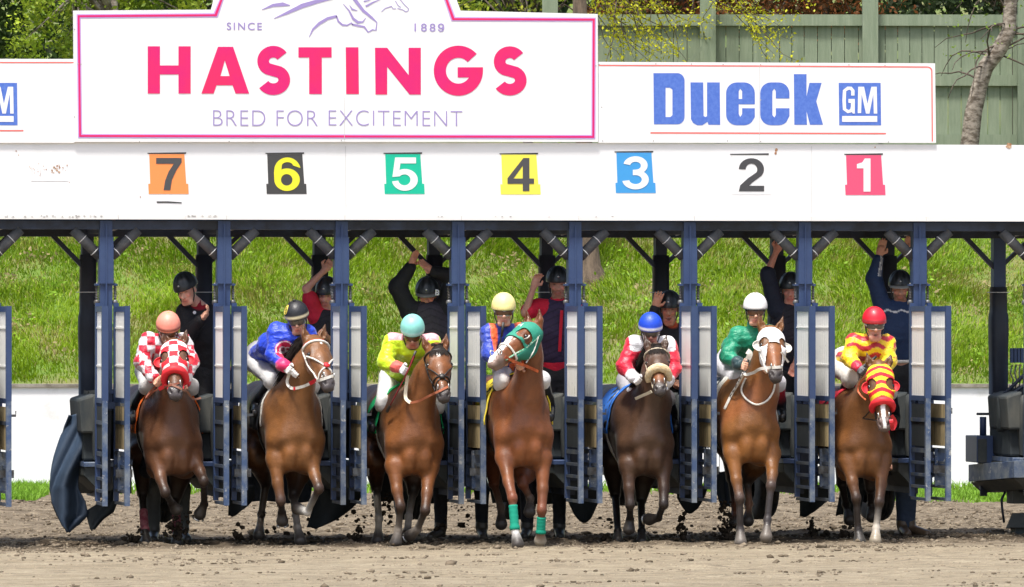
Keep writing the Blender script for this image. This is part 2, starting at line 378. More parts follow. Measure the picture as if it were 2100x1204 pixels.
# ---- the bank
def bank_z(d, lat):
    base = WTOP-.03+.44*(np.minimum(d, 82.6)-WD-.2)+.10*np.maximum(d-82.6, 0)
    p = np.stack([lat, d, lat*0], -1)
    return base+(fbm(p*.5, 3)-.5)*.30*np.clip((d-WD)/1.5, 0, 1)
lat = np.linspace(-16, 16, 130); dd = np.concatenate([np.linspace(WD+.19, 84, 70), np.linspace(84.5, 140, 12)])
LA, DD = np.meshgrid(lat, dd, indexing='ij'); ZZ = bank_z(DD, LA)
f0 = np.array(Vector((FW.x, FW.y, 0)).normalized()); r0 = np.array(RT); c0 = np.array([CAM.x, CAM.y, 0])
def blw(lat, d, z): return c0+f0*d[..., None]+r0*lat[..., None]+np.array([0, 0, 1.])*z[..., None]
V = blw(LA, DD, ZZ).reshape(-1, 3); nx, ny = LA.shape
i = (np.arange(nx-1)[:, None]*ny+np.arange(ny-1)[None]).ravel(); Q = np.stack([i, i+ny, i+ny+1, i+1], 1)
o = npmesh('hillside', V, Q, mat('bank_soil', (.10, .17, .018), .95, col2=(.15, .15, .05), vs=1.5)); tag(o, kind='structure')
# ---- grass, one blade at a time
gm, nt, b = newmat('grass_blades'); nt.nodes.remove(b)
vc = N(nt, 'ShaderNodeVertexColor', layer_name='Col'); df = N(nt, 'ShaderNodeBsdfDiffuse'); tl = N(nt, 'ShaderNodeBsdfTranslucent'); mx = N(nt, 'ShaderNodeMixShader'); mx.inputs[0].default_value = .42
gl = N(nt, 'ShaderNodeBsdfGlossy'); gl.inputs['Roughness'].default_value = .45; gl.inputs['Color'].default_value = (.9, .95, .8, 1); mg = N(nt, 'ShaderNodeMixShader'); mg.inputs[0].default_value = .012
for s_ in (df, tl): nt.links.new(vc.outputs[0], s_.inputs['Color'])
nt.links.new(df.outputs[0], mx.inputs[1]); nt.links.new(tl.outputs[0], mx.inputs[2]); nt.links.new(mx.outputs[0], mg.inputs[1]); nt.links.new(gl.outputs[0], mg.inputs[2])
nt.links.new(mg.outputs[0], nt.nodes['Material Output'].inputs[0])
def blades(name, base, h, wdt, lean, az, col, kind='stuff', parent=None):
    """base (n,3); az = facing of the flat side; lean = horizontal tip offset (n,2)"""
    n = len(base); s = np.stack([np.cos(az), np.sin(az), az*0], -1)*wdt[:, None]*.5
    up = np.zeros((n, 3)); up[:, 2] = h; l3 = np.concatenate([lean, np.zeros((n, 1))], 1)
    m1 = base+up*.55+l3*.3; tip = base+up*(1-.25*np.clip(np.linalg.norm(lean, axis=1)/h, 0, 1.5))[:, None]+l3
    V = np.stack([base-s, base+s, m1+s*.8, m1-s*.8, tip], 1).reshape(-1, 3)
    k = 5*np.arange(n)[:, None]; F = np.concatenate([k+[0, 1, 2], k+[0, 2, 3], k+[3, 2, 4]], 1).reshape(-1, 3)
    cc = np.repeat(col, 5, axis=0)
    o = npmesh(name, V, F, gm, parent, cc, smooth=False)
    if not parent: tag(o, kind=kind)
    return o
n = 285000
la = RNG.uniform(-11.5, 10, n); d = WD+.25+RNG.random(n)**.9*6.9
p = np.stack([la, d, la*0], -1); cl = fbm(p*1.7+3, 4, .6); c2_ = fbm(p*.45+11, 3); c3_ = fbm(p*2.4+51, 3)
keep = (cl+RNG.random(n)*.6 > .48); la, d, cl, c2_, c3_ = [q[keep] for q in (la, d, cl, c2_, c3_)]; n = len(la)
base = blw(la, d, bank_z(d, la)-.01)
h = (.07+.105*np.clip((cl-.35)*2.2, 0, 1.3))*RNG.uniform(.6, 1.25, n)*(1-.35*np.clip((c3_-.55)*5, 0, 1))
ln = np.stack([RNG.normal(.02, .5, n), RNG.normal(0, .5, n)], -1)*h[:, None]*.8+ (np.stack([fbm(p[keep]*.9+70, 2)-.5, fbm(p[keep]*.9+90, 2)-.5], -1))*h[:, None]*1.7
g1, g2, g3, g4 = np.array([.235, .355, .012]), np.array([.135, .235, .009]), np.array([.27, .40, .018]), np.array([.36, .31, .10])
t = np.clip((c2_-.35)*3, 0, 1)[:, None]; col = g2*(1-t)+g1*t
u = RNG.random(n); col = np.where((u < .22)[:, None], g3, col); col = np.where((u > .945)[:, None], g4, col)
dry = (c3_ > .60) & (RNG.random(n) < .55); col = np.where(dry[:, None], np.array([.25, .25, .05]), col)
col = col*RNG.uniform(.85, 1.2, (n, 1))
grass_o = blades('grass', base, h, RNG.uniform(.008, .015, n), ln, RNG.uniform(-.6, .6, n)-TH, col)
# ---- broad-leaved weeds on the bank: stuff that cannot be counted
def leafcloud(name, cen, size, col, mat=None, parent=None, up=None):
    n = len(cen); a = RNG.normal(size=(n, 3)); a /= np.linalg.norm(a, axis=1)[:, None]; b_ = RNG.normal(size=(n, 3))
    if up is not None: a = a*.6+np.array(up)*.6
    b_ = np.cross(a, b_); b_ /= np.linalg.norm(b_, axis=1)[:, None]; a = np.cross(b_, np.cross(a, b_)); a /= np.linalg.norm(a, axis=1)[:, None]
    s = size[:, None]; V = np.stack([cen-a*s, cen-a*s*.1+b_*s*.55, cen+a*s, cen-a*s*.1-b_*s*.55], 1).reshape(-1, 3)
    F = (4*np.arange(n)[:, None]+np.arange(4)).reshape(-1, 4)
    return npmesh(name, V, F, mat or gm, parent, np.repeat(col, 4, axis=0), smooth=False)
n = 600; la = RNG.uniform(-11, 10, n); d = WD+.4+RNG.random(n)**1.3*6.4; k = 26
cc = np.repeat(blw(la, d, bank_z(d, la)+.07), k, axis=0)+RNG.normal(0, 1, (n*k, 3))*np.array([.10, .09, .055]); sz = RNG.uniform(.014, .034, n*k)
col = np.repeat(np.array([.19, .33, .025])*RNG.uniform(.6, 1.5, (n, 1)), k, axis=0)*RNG.uniform(.8, 1.2, (n*k, 1))
straw = np.repeat(RNG.random(n) < .12, k); col[straw] = np.array([.42, .34, .17])
o = leafcloud('ground_cover', cc, sz, col); tag(o, kind='stuff')
# grass at the foot of the wall
n = 26000; la = np.concatenate([RNG.uniform(3.9, 7.2, n//2), RNG.uniform(-8, 7.5, n//4), RNG.uniform(-6.0, -5.25, n//4)])
d = WD-.05-np.concatenate([RNG.random(n//2)**1.2*4.6, RNG.random(n//4)**2*1.5, RNG.random(n//4)*3.8]); n = len(la)
keep = fbm(np.stack([la*1.5, d*.8, la*0], -1), 3)+RNG.random(n)*.25 > .52; la, d = la[keep], d[keep]; n = len(la)
h = RNG.uniform(.05, .17, n)*(1-.12*(WD-d)); bp_ = blw(la, d, d*0-.01)
col = np.array([.20, .38, .035])*RNG.uniform(.6, 1.3, (n, 1))
blades('grass_verge', bp_, h, RNG.uniform(.009, .016, n), RNG.normal(0, .4, (n, 2))*h[:, None], RNG.uniform(-.6, .6, n)-TH, col)
# ---- green board fence on top of the bank
FD = 81.6
fp = mat('green_fence_paint', (.195, .245, .16), .85, col2=(.27, .32, .22), vs=3.5, vr=(.35, .7), bump=.4, bs=25, stretch=(6, 6, .6), chips=((.13, .13, .10), 5, .72, (.34, .37, .28), 9, .66), stretch2=(3, 3, .7))
ft = thing('board_fence', B(1650, 160, FD), 'weathered green close-boarded wooden fence standing on top of the bank', 'fence')
def flat(px0, px1, py0, py1, dist, th):      # an upright board facing the camera, real thickness behind it
    A = [B(px0, py0, dist), B(px1, py0, dist), B(px1, py1, dist), B(px0, py1, dist)]; nn = Vector(f0)*th
    return [tuple(a) for a in A]+[tuple(a+nn) for a in A]
BF = [[0,1,2,3],[7,6,5,4],[0,4,5,1],[1,5,6,2],[2,6,7,3],[3,7,4,0]]
def topy(x): return 27+6*math.sin((x-1230)/330*math.pi)**2*.8
mb = MB(); x = 1150
while x < 2300:
    wd = random.uniform(24.5, 29); mb.add(flat(x+.7, x+wd-.7, topy(x)+random.uniform(3, 6), 420, FD+random.uniform(0, .012), .02), BF); x += wd
mb.build('boards', fp, ft)
for y0, y1, nm in ((0, 23, 'top_rail'), (124, 146, 'rail'), (246, 268, 'rail')):
    mb = MB()
    for a in range(1150, 2300, 325):
        A = [B(a, topy(a)+y0, FD-.05), B(a+324, topy(a+324)+y0, FD-.05), B(a+324, topy(a+324)+y1, FD-.05), B(a, topy(a)+y1, FD-.05)]
        nn = Vector(f0)*.045; mb.add([tuple(q) for q in A]+[tuple(q+nn) for q in A], BF)
    mb.build(nm, fp, ft)
for a in (1128, 1452, 1785, 2104):
    mb = MB(); mb.add(flat(a-16, a+16, -45, 420, FD-.19, .135), BF); mb.build('post', fp, ft)
mb = MB(); mb.add([tuple(B(x_, y_, FD-.4)) for x_, y_ in ((1408, 128), (1414, 130), (1446, 96), (1441, 92))]+[tuple(B(x_, y_, FD-.37)) for x_, y_ in ((1408, 128), (1414, 130), (1446, 96), (1441, 92))], BF)
mb.build('brace', fp, ft)
# ---- trees
bark = mat('birch_bark', (.36, .31, .25), .9, col2=(.11, .085, .06), vs=9, vr=(.42, .60), bump=.8, bs=30, stretch=(1, 1, 2.2), chips=((.55, .52, .46), 12, .64))
dbark = mat('dark_bark', (.13, .10, .075), .95, col2=(.06, .045, .035), vs=9, bump=.9, bs=24, stretch=(2, 2, .6))
def branchy(t, pts, r0_, rng, n=10, length=.6, mat_=None, droop=0, name='branches'):
    mb = MB()
    for _ in range(n):
        i_ = rng.randrange(len(pts)-1); f_ = rng.random(); p = Vector(pts[i_])*(1-f_)+Vector(pts[i_+1])*f_
        d_ = Vector((rng.uniform(-1, 1), rng.uniform(-.6, .6), rng.uniform(-.1, .9))).normalized(); L = length*rng.uniform(.5, 1.2); pth = [p]
        for k_ in range(6): d_ = (d_+Vector((rng.uniform(-.3, .3), rng.uniform(-.3, .3), rng.uniform(-.3, .3)-droop))).normalized(); pth.append(pth[-1]+d_*L/6)
        mb.tube(pth, [r0_*(1-k_/7.)+.002 for k_ in range(7)], 5)
    return mb.build(name, mat_, t, smooth=True)
rg = random.Random(3)
# crooked birch on the right, in front of the fence
TD = 80.6
pts = [B(x_, y_, TD) for x_, y_ in ((1982, 420), (1988, 300), (1996, 232), (2008, 180), (2021, 138), (2050, 100), (2070, 62), (2071, 20), (2078, -60), (2070, -180))]
t = thing('birch_tree', pts[0], 'crooked pale birch trunk leaning right in front of the green fence', 'tree')
MB().tube(pts, [.125, .115, .108, .10, .10, .098, .09, .085, .08, .06], 14).build('trunk', bark, t, smooth=True)
branchy(t, pts[3:], .012, rg, 26, 1.0, dbark, .14)
cc = np.array([list(B(rg.uniform(1930, 2130), rg.uniform(-150, 120), TD+rg.uniform(-.7, .4))) for _ in range(260)])
leafcloud('crown', cc, RNG.uniform(.012, .03, len(cc)), np.array([.25, .38, .05])*RNG.uniform(.6, 1.2, (len(cc), 1)), parent=t)
# big trunk standing on the bank behind stall three
t = thing('tree', B(1210, 560, 79.2), 'thick brown tree trunk rising from the grass bank behind the gate', 'tree')
pts = [B(x_, y_, 79.2) for x_, y_ in ((1214, 640), (1213, 570), (1210, 545), (1208, 500), (1205, 420), (1195, 250), (1190, 60), (1185, -200))]
MB().tube(pts, [.26, .19, .135, .11, .10, .10, .09, .07], 16).build('trunk', mat('brown_bark', (.17, .125, .085), .95, col2=(.09, .065, .045), vs=8, bump=.9, bs=26, stretch=(2, 2, .5)), t, smooth=True)
cc = np.array([list(B(rg.gauss(1185, 90), rg.gauss(-330, 70), 79.2+rg.gauss(0, .5))) for _ in range(500)])
leafcloud('crown', cc, RNG.uniform(.02, .05, len(cc)), np.array([.16, .28, .04])*RNG.uniform(.6, 1.2, (len(cc), 1)), parent=t)
def tree(name, label, x0, x1, y0, y1, dist, dep, n, size, cols, trunkx=None, clump=.35, cat='tree', group=None, nc=40, trunkmat=None, tr_=.07, base_y=330, hang=0):
    t = thing(name, B(trunkx or (x0+x1)/2, base_y, dist), label, cat, group)
    ctr = np.array([[rg.uniform(x0, x1), rg.uniform(y0, y1), rg.uniform(-dep, dep)] for _ in range(nc)])
    ctr_w = np.array([list(B(a[0], a[1], dist+a[2])) for a in ctr]); cw = RNG.uniform(.75, 1.35, nc)
    j = RNG.integers(0, nc, n); off = RNG.normal(0, 1, (n, 3))*clump*np.array([1, 1, .62+hang])
    if hang: off[:, 2] = -np.abs(off[:, 2]); off[:, :2] *= .45
    cc = ctr_w[j]+off; ci = RNG.integers(0, len(cols), nc)[j]
    ci = np.where(RNG.random(n) < .25, RNG.integers(0, len(cols), n), ci)
    col = np.array(cols)[ci]*cw[j][:, None]*RNG.uniform(.7, 1.25, (n, 1))
    tx = trunkx or (x0+x1)/2
    pth = [B(tx+math.sin(k_*1.3)*6, base_y+(y0-base_y)*k_/6, dist+.1) for k_ in range(7)]
    MB().tube(pth, [tr_*(1-k_/9.) for k_ in range(7)], 9).build('trunk', trunkmat or dbark, t, smooth=True)
    mb = MB()
    for c_ in ctr_w[::2]: mb.tube([pth[3], (Vector(pth[4])+Vector(c_))/2+Vector((0, 0, .15)), Vector(c_)], [tr_*.35, tr_*.2, .004], 5)
    mb.build('limbs', trunkmat or dbark, t, smooth=True)
    leafcloud('crown', cc, RNG.uniform(.6, 1.4, n)*size, col, parent=t)
    return t
DK = [(.03, .055, .014), (.05, .09, .018), (.08, .12, .03)]; LG = [(.26, .36, .03), (.34, .42, .04), (.16, .24, .025)]; YG = [(.46, .48, .05), (.34, .40, .06), (.20, .25, .05)]
tree('evergreen_tree', 'dark evergreen tree behind the left end of the gate', -330, 70, -260, 200, 87, 1.2, 11000, .045, DK, trunkx=-60, nc=70, base_y=330)
tree('leafy_tree', 'bright green hanging foliage of a birch left of the big sign', 30, 175, -220, 85, 84.6, .6, 4200, .030, LG, trunkx=238, nc=60, clump=.16, hang=.9, trunkmat=bark, tr_=.09)
tree('leafy_tree', 'pale trunked birch directly above the left corner of the big sign', 140, 460, -220, 120, 85.5, .8, 9000, .035, LG, trunkx=165, nc=60, clump=.22, hang=.5, trunkmat=bark, tr_=.10)
tree('evergreen_tree', 'dark green tree behind the left half of the big sign', 180, 600, -260, 200, 90, 1.2, 9000, .05, DK, nc=60)
tree('leafy_tree', 'green tree hidden behind the arched middle of the big sign', 500, 900, -260, 150, 88, 1., 7000, .05, DK+LG, nc=50)
tree('shrub', 'yellow green shrub above the right shoulder of the big sign', 900, 1260, -160, 190, 84.8, .8, 9000, .032, YG+LG+DK[:1], nc=80, clump=.2, cat='shrub')
tree('shrub', 'rust brown shrub leaning over the fence beside the big sign', 1240, 1560, -170, 60, 84, .5, 8000, .030, [(.30, .11, .04), (.20, .07, .03), (.10, .05, .02), (.14, .16, .04)], nc=80, clump=.2, cat='shrub', base_y=120)
tree('shrub', 'rust brown shrub over the middle of the fence', 1530, 1850, -170, 55, 84, .5, 7000, .030, [(.30, .11, .04), (.22, .08, .03), (.10, .05, .02)], nc=70, clump=.2, cat='shrub', base_y=120)
tree('evergreen_tree', 'dark twiggy tree behind the right end of the fence', 1840, 2300, -260, 120, 87, 1., 8000, .035, [(.012, .02, .01), (.03, .045, .02), (.05, .06, .03)], nc=60)
# thin yellow-green branches hanging in front of the fence
for lab, x0, x1, nn in (('budding branches with yellow green leaves hanging over the fence beside the big sign', 1225, 1400, 30), ('small sprig of budding yellow leaves beside the first fence post', 1460, 1560, 12)):
    t = thing('budding_tree', B((x0+x1)/2, -60, 80.9), lab, 'tree'); mb = MB(); cc = []
    for _ in range(nn):
        p = B(rg.uniform(x0-40, x1), rg.uniform(-90, 10), 81+rg.uniform(-.5, .3)); d_ = Vector((rg.uniform(-.2, .9), 0, -1)).normalized(); pth = [p]
        for k_ in range(9):
            d_ = (d_+Vector((rg.uniform(-.35, .45), rg.uniform(-.2, .2), rg.uniform(-.3, .32)))).normalized(); pth.append(pth[-1]+d_*.12)
            for _k in range(7): cc.append(list(pth[-1]+Vector((rg.gauss(0, .04), rg.gauss(0, .03), rg.gauss(0, .04)))))
        mb.tube(pth, [.009*(1-k_/11) for k_ in range(10)], 5)
    mb.tube([B(x0-60, -330, 81), B(x0, -200, 81), B((x0+x1)/2, -90, 81)], [.05, .04, .02], 8)
    mb.build('branches', dbark, t, smooth=True); cc = np.array(cc)
    leafcloud('leaves', cc, RNG.uniform(.014, .030, len(cc)), np.array([.60, .60, .03])*RNG.uniform(.7, 1.15, (len(cc), 1)), parent=t)
# far-off dark wood closing the view above the bank
n = 30000; la = RNG.uniform(-15, 15, n); d = RNG.uniform(93, 97, n); z = RNG.uniform(3, 10.5, n)+fbm(np.stack([la*.4, d, la*0], -1), 3)*2
o = leafcloud('woods', blw(la, d, z), RNG.uniform(.10, .2, n), np.array([.035, .06, .022])*RNG.uniform(.4, 1.6, (n, 1))); tag(o, kind='stuff')
# ================================================================== the starting gate
navy = mat('navy_gate_paint', (.030, .056, .140), .45, col2=(.045, .078, .165), vs=4, vr=(.4, .75), bump=.12, bs=30, chips=((.15, .17, .20), 14, .70, (.10, .06, .035), 9, .755), stretch2=(1, 1, .6))
worn = mat('worn_gate_paint', (.045, .080, .165), .5, col2=(.20, .225, .245), vs=7, vr=(.42, .66), bump=.2, bs=40, chips=((.38, .38, .36), 16, .60, (.15, .085, .05), 6, .70))
ladm = mat('ladder_frame_paint', (.035, .055, .10), .55, col2=(.11, .12, .12), vs=7, vr=(.4, .65), chips=((.22, .21, .19), 14, .66))
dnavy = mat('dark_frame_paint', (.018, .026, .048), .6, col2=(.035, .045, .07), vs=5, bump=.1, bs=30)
beamm = mat('beam_paint', (.03, .045, .085), .5, col2=(.012, .016, .026), vs=3, chips=((.12, .09, .07), 9, .74))
rubber = mat('rubber_matting', (.014, .020, .024), .75, col2=(.035, .042, .042), vs=4, vr=(.45, .75), bump=.3, bs=14, chips=((.09, .085, .07), 7, .68), stretch=(1, 1, .35))
padm = mat('vinyl_padding', (.010, .014, .024), .55, col2=(.022, .030, .045), vs=2.5, bump=.35, bs=5, stretch=(1, 1, .5))
padd = mat('dusty_padding', (.022, .030, .034), .75, col2=(.085, .085, .072), vs=4, vr=(.42, .72), bump=.4, bs=9, stretch=(1, 1, .4))
whitep = mat('white_sign_paint', (.86, .86, .86), .55, col2=(.78, .78, .76), vs=2, vr=(.55, .8))
lipm = mat('white_lip_paint', (.82, .81, .78), .6, chips=((.33, .30, .27), 11, .71, (.45, .20, .06), 3.1, .735), stretch2=(.6, 1, 3))
grillp = mat('white_grille_paint', (.86, .86, .83), .6, chips=((.12, .10, .08), 15, .655, (.40, .28, .18), 7, .72), stretch2=(1, 1, .22))
wood = mat('old_plywood', (.56, .43, .22), .8, col2=(.30, .23, .12), vs=5, vr=(.40, .62), bump=.3, bs=20, stretch=(1, 3, .5), chips=((.025, .02, .018), 4, .66))
steel = mat('dull_steel', (.20, .21, .22), .5, .5, col2=(.10, .09, .08), vs=9, chips=((.16, .08, .04), 9, .68))
hullm = mat('platform_steel', (.034, .044, .046), .6, col2=(.085, .083, .07), vs=3.5, vr=(.42, .72), bump=.25, bs=12, chips=((.17, .155, .125), 6, .70))
tubem = mat('grey_foam_sleeve', (.062, .066, .070), .7, col2=(.10, .10, .10), vs=9, bump=.3, bs=20)
tiem = mat('white_cable_tie', (.66, .66, .64), .4)
GT = thing('starting_gate', P(1050, 1110, 0), 'navy blue steel horse starting gate with white sign boards across the track', 'starting gate')
PX = [-24, 218, 460, 701, 940, 1180, 1415, 1651, 1886, 2121]
XP = [P(p, 615, 0).x for p in PX]
GX0, GX1 = P(-330, 615).x, P(2420, 615).x
def zz(py): return P(1050, py, 0).z
YB = 1.12                                       # the second row of posts
RX = [P(p, 615, YB).x for p in (-50, 185, 423, 661, 896, 1127, 1361, 1600, 1828, 2054)]
# posts and their fittings
def post(x):
    o = MB().box(x-.056, x+.056, 0, .12, 1.2, zz(455), .006).build('post', navy, GT)
    mb = MB(); mb.box(x-.066, x+.066, -.012, .10, zz(583), zz(505)); mb.box(x-.062, x+.062, -.020, -.012, zz(582), zz(487))
    mb.box(x-.009, x+.004, -.026, -.020, zz(790), zz(462)); mb.build('post_sleeve', navy, GT)
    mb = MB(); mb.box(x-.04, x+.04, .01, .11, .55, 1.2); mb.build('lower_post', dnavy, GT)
    for s in (-1, 1):
        c = (x+s*.083, .03, 0); mb = MB(); z0, z1 = zz(613), zz(585); n_ = 60
        mb.tube([(c[0]+.013*math.cos(a*.9), c[1]+.013*math.sin(a*.9), z0+(z1-z0)*a/n_) for a in range(n_+1)], .0045, 5)
        mb.build('hinge_spring', steel, GT, smooth=True)
        mb = MB(); mb.lathe((c[0], c[1], zz(625)), [(0, 0), (.022, 0), (.026, .01), (.026, .03), (.016, .045), (0, .045)], n=12)
        mb.tube([(c[0], c[1], zz(640)), (c[0], c[1], zz(580))], .007, 8); mb.build('hinge_pin', steel, GT, smooth=True)
    MB().box(x-.10, x+.10, -.005, .075, zz(586), zz(582)).build('spring_plate', navy, GT)
    for s in (-1, 1):                           # sleeved V braces up to the beam
        a = Vector((x+s*.065, .05, zz(524))); b_ = Vector((x+s*.30, .05, zz(472))); d_ = (b_-a)
        br = MB().tube([a-d_*.05, a+d_*.98], .047, 14).build('sleeved_brace', tubem, GT, smooth=True)
        mb = MB()
        for f in (.14, .62):
            q = a+d_*f; mb.tube([q-d_.normalized()*.004, q+d_.normalized()*.004], .0495, 14)
        mb.build('cable_tie', tiem, br, smooth=True)
        MB().bar(b_-d_*.05, b_+d_*.25, .022, .03).build('brace_end', dnavy, GT)
for x in XP: post(x)
# cross beams
MB().box(GX0, GX1, .02, .16, zz(472), zz(455)).build('front_beam', beamm, GT)
MB().box(GX0, GX1, YB, YB+.14, P(1050, 487, YB).z, P(1050, 463, YB).z).build('rear_beam', beamm, GT)
mb = MB(); mb.box(GX0, GX1, .16, .175, zz(456), zz(454)); mb.box(GX0, GX1, .175, YB-.01, zz(454), zz(450)); mb.build('roof_sheet', dnavy, GT)
mb = MB()
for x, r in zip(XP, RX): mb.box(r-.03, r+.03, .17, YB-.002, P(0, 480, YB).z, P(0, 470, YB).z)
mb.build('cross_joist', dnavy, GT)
mb = MB()
for r in RX: mb.bar((r+.05, YB-.3, zz(480)), (r+.24, YB-.5, zz(466)), .012, .012)
mb.build('latch_rod', tiem, GT)
# rear posts with navy braces and padding
for k, r in enumerate(RX):
    last = k == 9; za, zb = P(1050, 487, YB).z, P(1050, 588, YB).z
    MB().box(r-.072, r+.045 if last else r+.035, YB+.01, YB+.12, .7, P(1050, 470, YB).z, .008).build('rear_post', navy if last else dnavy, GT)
    mb = MB(); mb.bar((r-.06, YB+.05, P(0, 547, YB).z), (r-.36, YB+.05, P(0, 478, YB).z), .042, .05)
    mb.bar((r+.03, YB+.05, P(0, 540, YB).z), (r+.33, YB+.05, P(0, 478, YB).z), .035, .05); mb.build('rear_brace', beamm, GT)
    # wrapped padding, slightly bulged
    zt, zm, zl = P(0, 522 if not last else 588, YB).z, P(0, 650, YB).z, P(0, 815, YB).z
    prof = [(zt, .080), (zm+.05, .083), (zm, .094), (1.9, .096), (1.75, .092), (zl, .090)]
    mb = MB(); pts = []
    nn = 16
    for z, rr in prof:
        for q in range(nn):
            a = 2*math.pi*q/nn; ca, sa = math.cos(a), math.sin(a); sq = 1/max(abs(ca), abs(sa))**.55
            pts.append((r-.012+ca*rr*sq*.95, YB+.07+sa*rr*sq, z))
    F = [[i*nn+q, i*nn+(q+1) % nn, (i+1)*nn+(q+1) % nn, (i+1)*nn+q] for i in range(len(prof)-1) for q in range(nn)]+[list(range(nn)), [(len(prof)-1)*nn+q for q in range(nn-1, -1, -1)]]
    pd = MB().add(pts, F).build('post_padding', padm, GT, smooth=True)
    MB().lathe((r-.012, YB+.07, P(0, 600, YB).z), [(.108, 0), (.108, .007), (.098, .007), (.098, 0)], n=16).build('strap', tiem, pd)
# ---- doors: every leaf its own part with frame, grille and boards
DT, DM, DL, DB = zz(628), zz(815), zz(940), zz(1029)
def door(xh, s, w=.60, open_=0.0, name='door'):
    """leaf hinged at xh, swung forward; s = -1 left leaf, +1 right leaf"""
    par = bpy.data.objects.new(name, None); C.objects.link(par); par.parent = GT
    a = Vector((xh, -.01, 0)); e = a+Vector((open_*s, -w, 0)); d_ = (e-a).normalized(); nrm = Vector((-d_.y, d_.x, 0)); 
    def L(u, v, z): return a+d_*u+nrm*v+Vector((0, 0, z))
    def bx(mb, u0, u1, v0, v1, z0, z1):
        V = [L(u, v, z) for z in (z0, z1) for u, v in ((u0, v0), (u1, v0), (u1, v1), (u0, v1))]
        mb.add(V, [[0,3,2,1],[4,5,6,7],[0,1,5,4],[1,2,6,5],[2,3,7,6],[3,0,4,7]])
    W = (e-a).length
    mb = MB(); bx(mb, 0, .045, -.022, .022, DB+.03, DT+.03); bx(mb, .0452, W-.045, -.017, .017, DT-.05, DT); bx(mb, .0452, W-.045, -.017, .017, DM-.035, DM+.01); mb.build('hinge_stile', navy, par)
    mb = MB(); bx(mb, W-.0448, W, -.029 if s < 0 else -.024, .029 if s < 0 else .024, DM-.01, DT+.003); mb.build('front_stile', navy, par)
    mb = MB(); bx(mb, W-.0446, W-.001, -.023, .023, DB, DM-.0101); mb.build('lower_stile', worn, par)
    mb = MB(); n_ = 7; sp_ = (W-.10)/n_
    for i in range(n_): bx(mb, .048+sp_*i+.004, .048+sp_*(i+1)-.004, -.008, .008, DM+.011, DT-.0505)
    mb.build('grille', grillp, par)
    mb = MB()
    for z in (DM+.29, DM+.63): bx(mb, .046, W-.046, -.014, -.0085, z, z+.014); bx(mb, .046, W-.046, .0085, .014, z, z+.014)
    mb.build('grille_bar', grillp, par)
    mb = MB(); zb = [DM-.06, (DM+DL)/2+.06, DL+.10]
    for i in range(2): bx(mb, .05, W-.05, -.011, .011, zb[i+1]+.006, zb[i]-.006)
    mb.build('kick_board', wood if s > 0 else rubber, par)
    mb = MB(); bx(mb, .046, W-.047, -.018, .018, zb[1]-.03+.02, zb[1]+.025); bx(mb, .0455, W-.0465, -.016, .016, DL+.045, DL+.085)
    for z in (DB+.002, DB+.115, DB+.225, DB+.335): bx(mb, .0456, W-.0456, -.017, .017, z, z+.026)
    mb.build('ladder_frame', ladm, par)
    # padded latch box near the middle
    return par
mbp = []
for k, x in enumerate(XP):
    door(x-.083, -1, .60, .012*math.sin(k*2.3)); door(x+.083, 1, .60, .02+.014*math.sin(k*1.7+1))
    # steel bar and catch plate standing before the foot of the post
    ct = MB().box(x+.060, x+.165, -.33, -.30, zz(1000), zz(922), .003); cpl = ct.build('catch_bar', worn, GT)
    pl = MB().box(x+.040, x+.190, -.355, -.3305, zz(973), zz(957)); pl.build('catch_plate', steel, cpl)
    mb = MB(); mb.box(x+.11, x+.20, -.42, -.39, zz(850), zz(845)); mb.tube([(x+.10, -.40, zz(838)), (x+.10, -.40, zz(848)), (x+.20, -.40, zz(848)), (x+.20, -.40, zz(838))], .006, 6); mb.build('latch_handle', steel, GT)
    mb = MB(); mb.box(x-.03, x+.12, -.06, -.003, zz(836), zz(822)); mb.box(x-.05, x+.10, -.02, -.002, zz(805), zz(800)); mb.build('latch_arm', navy, GT)
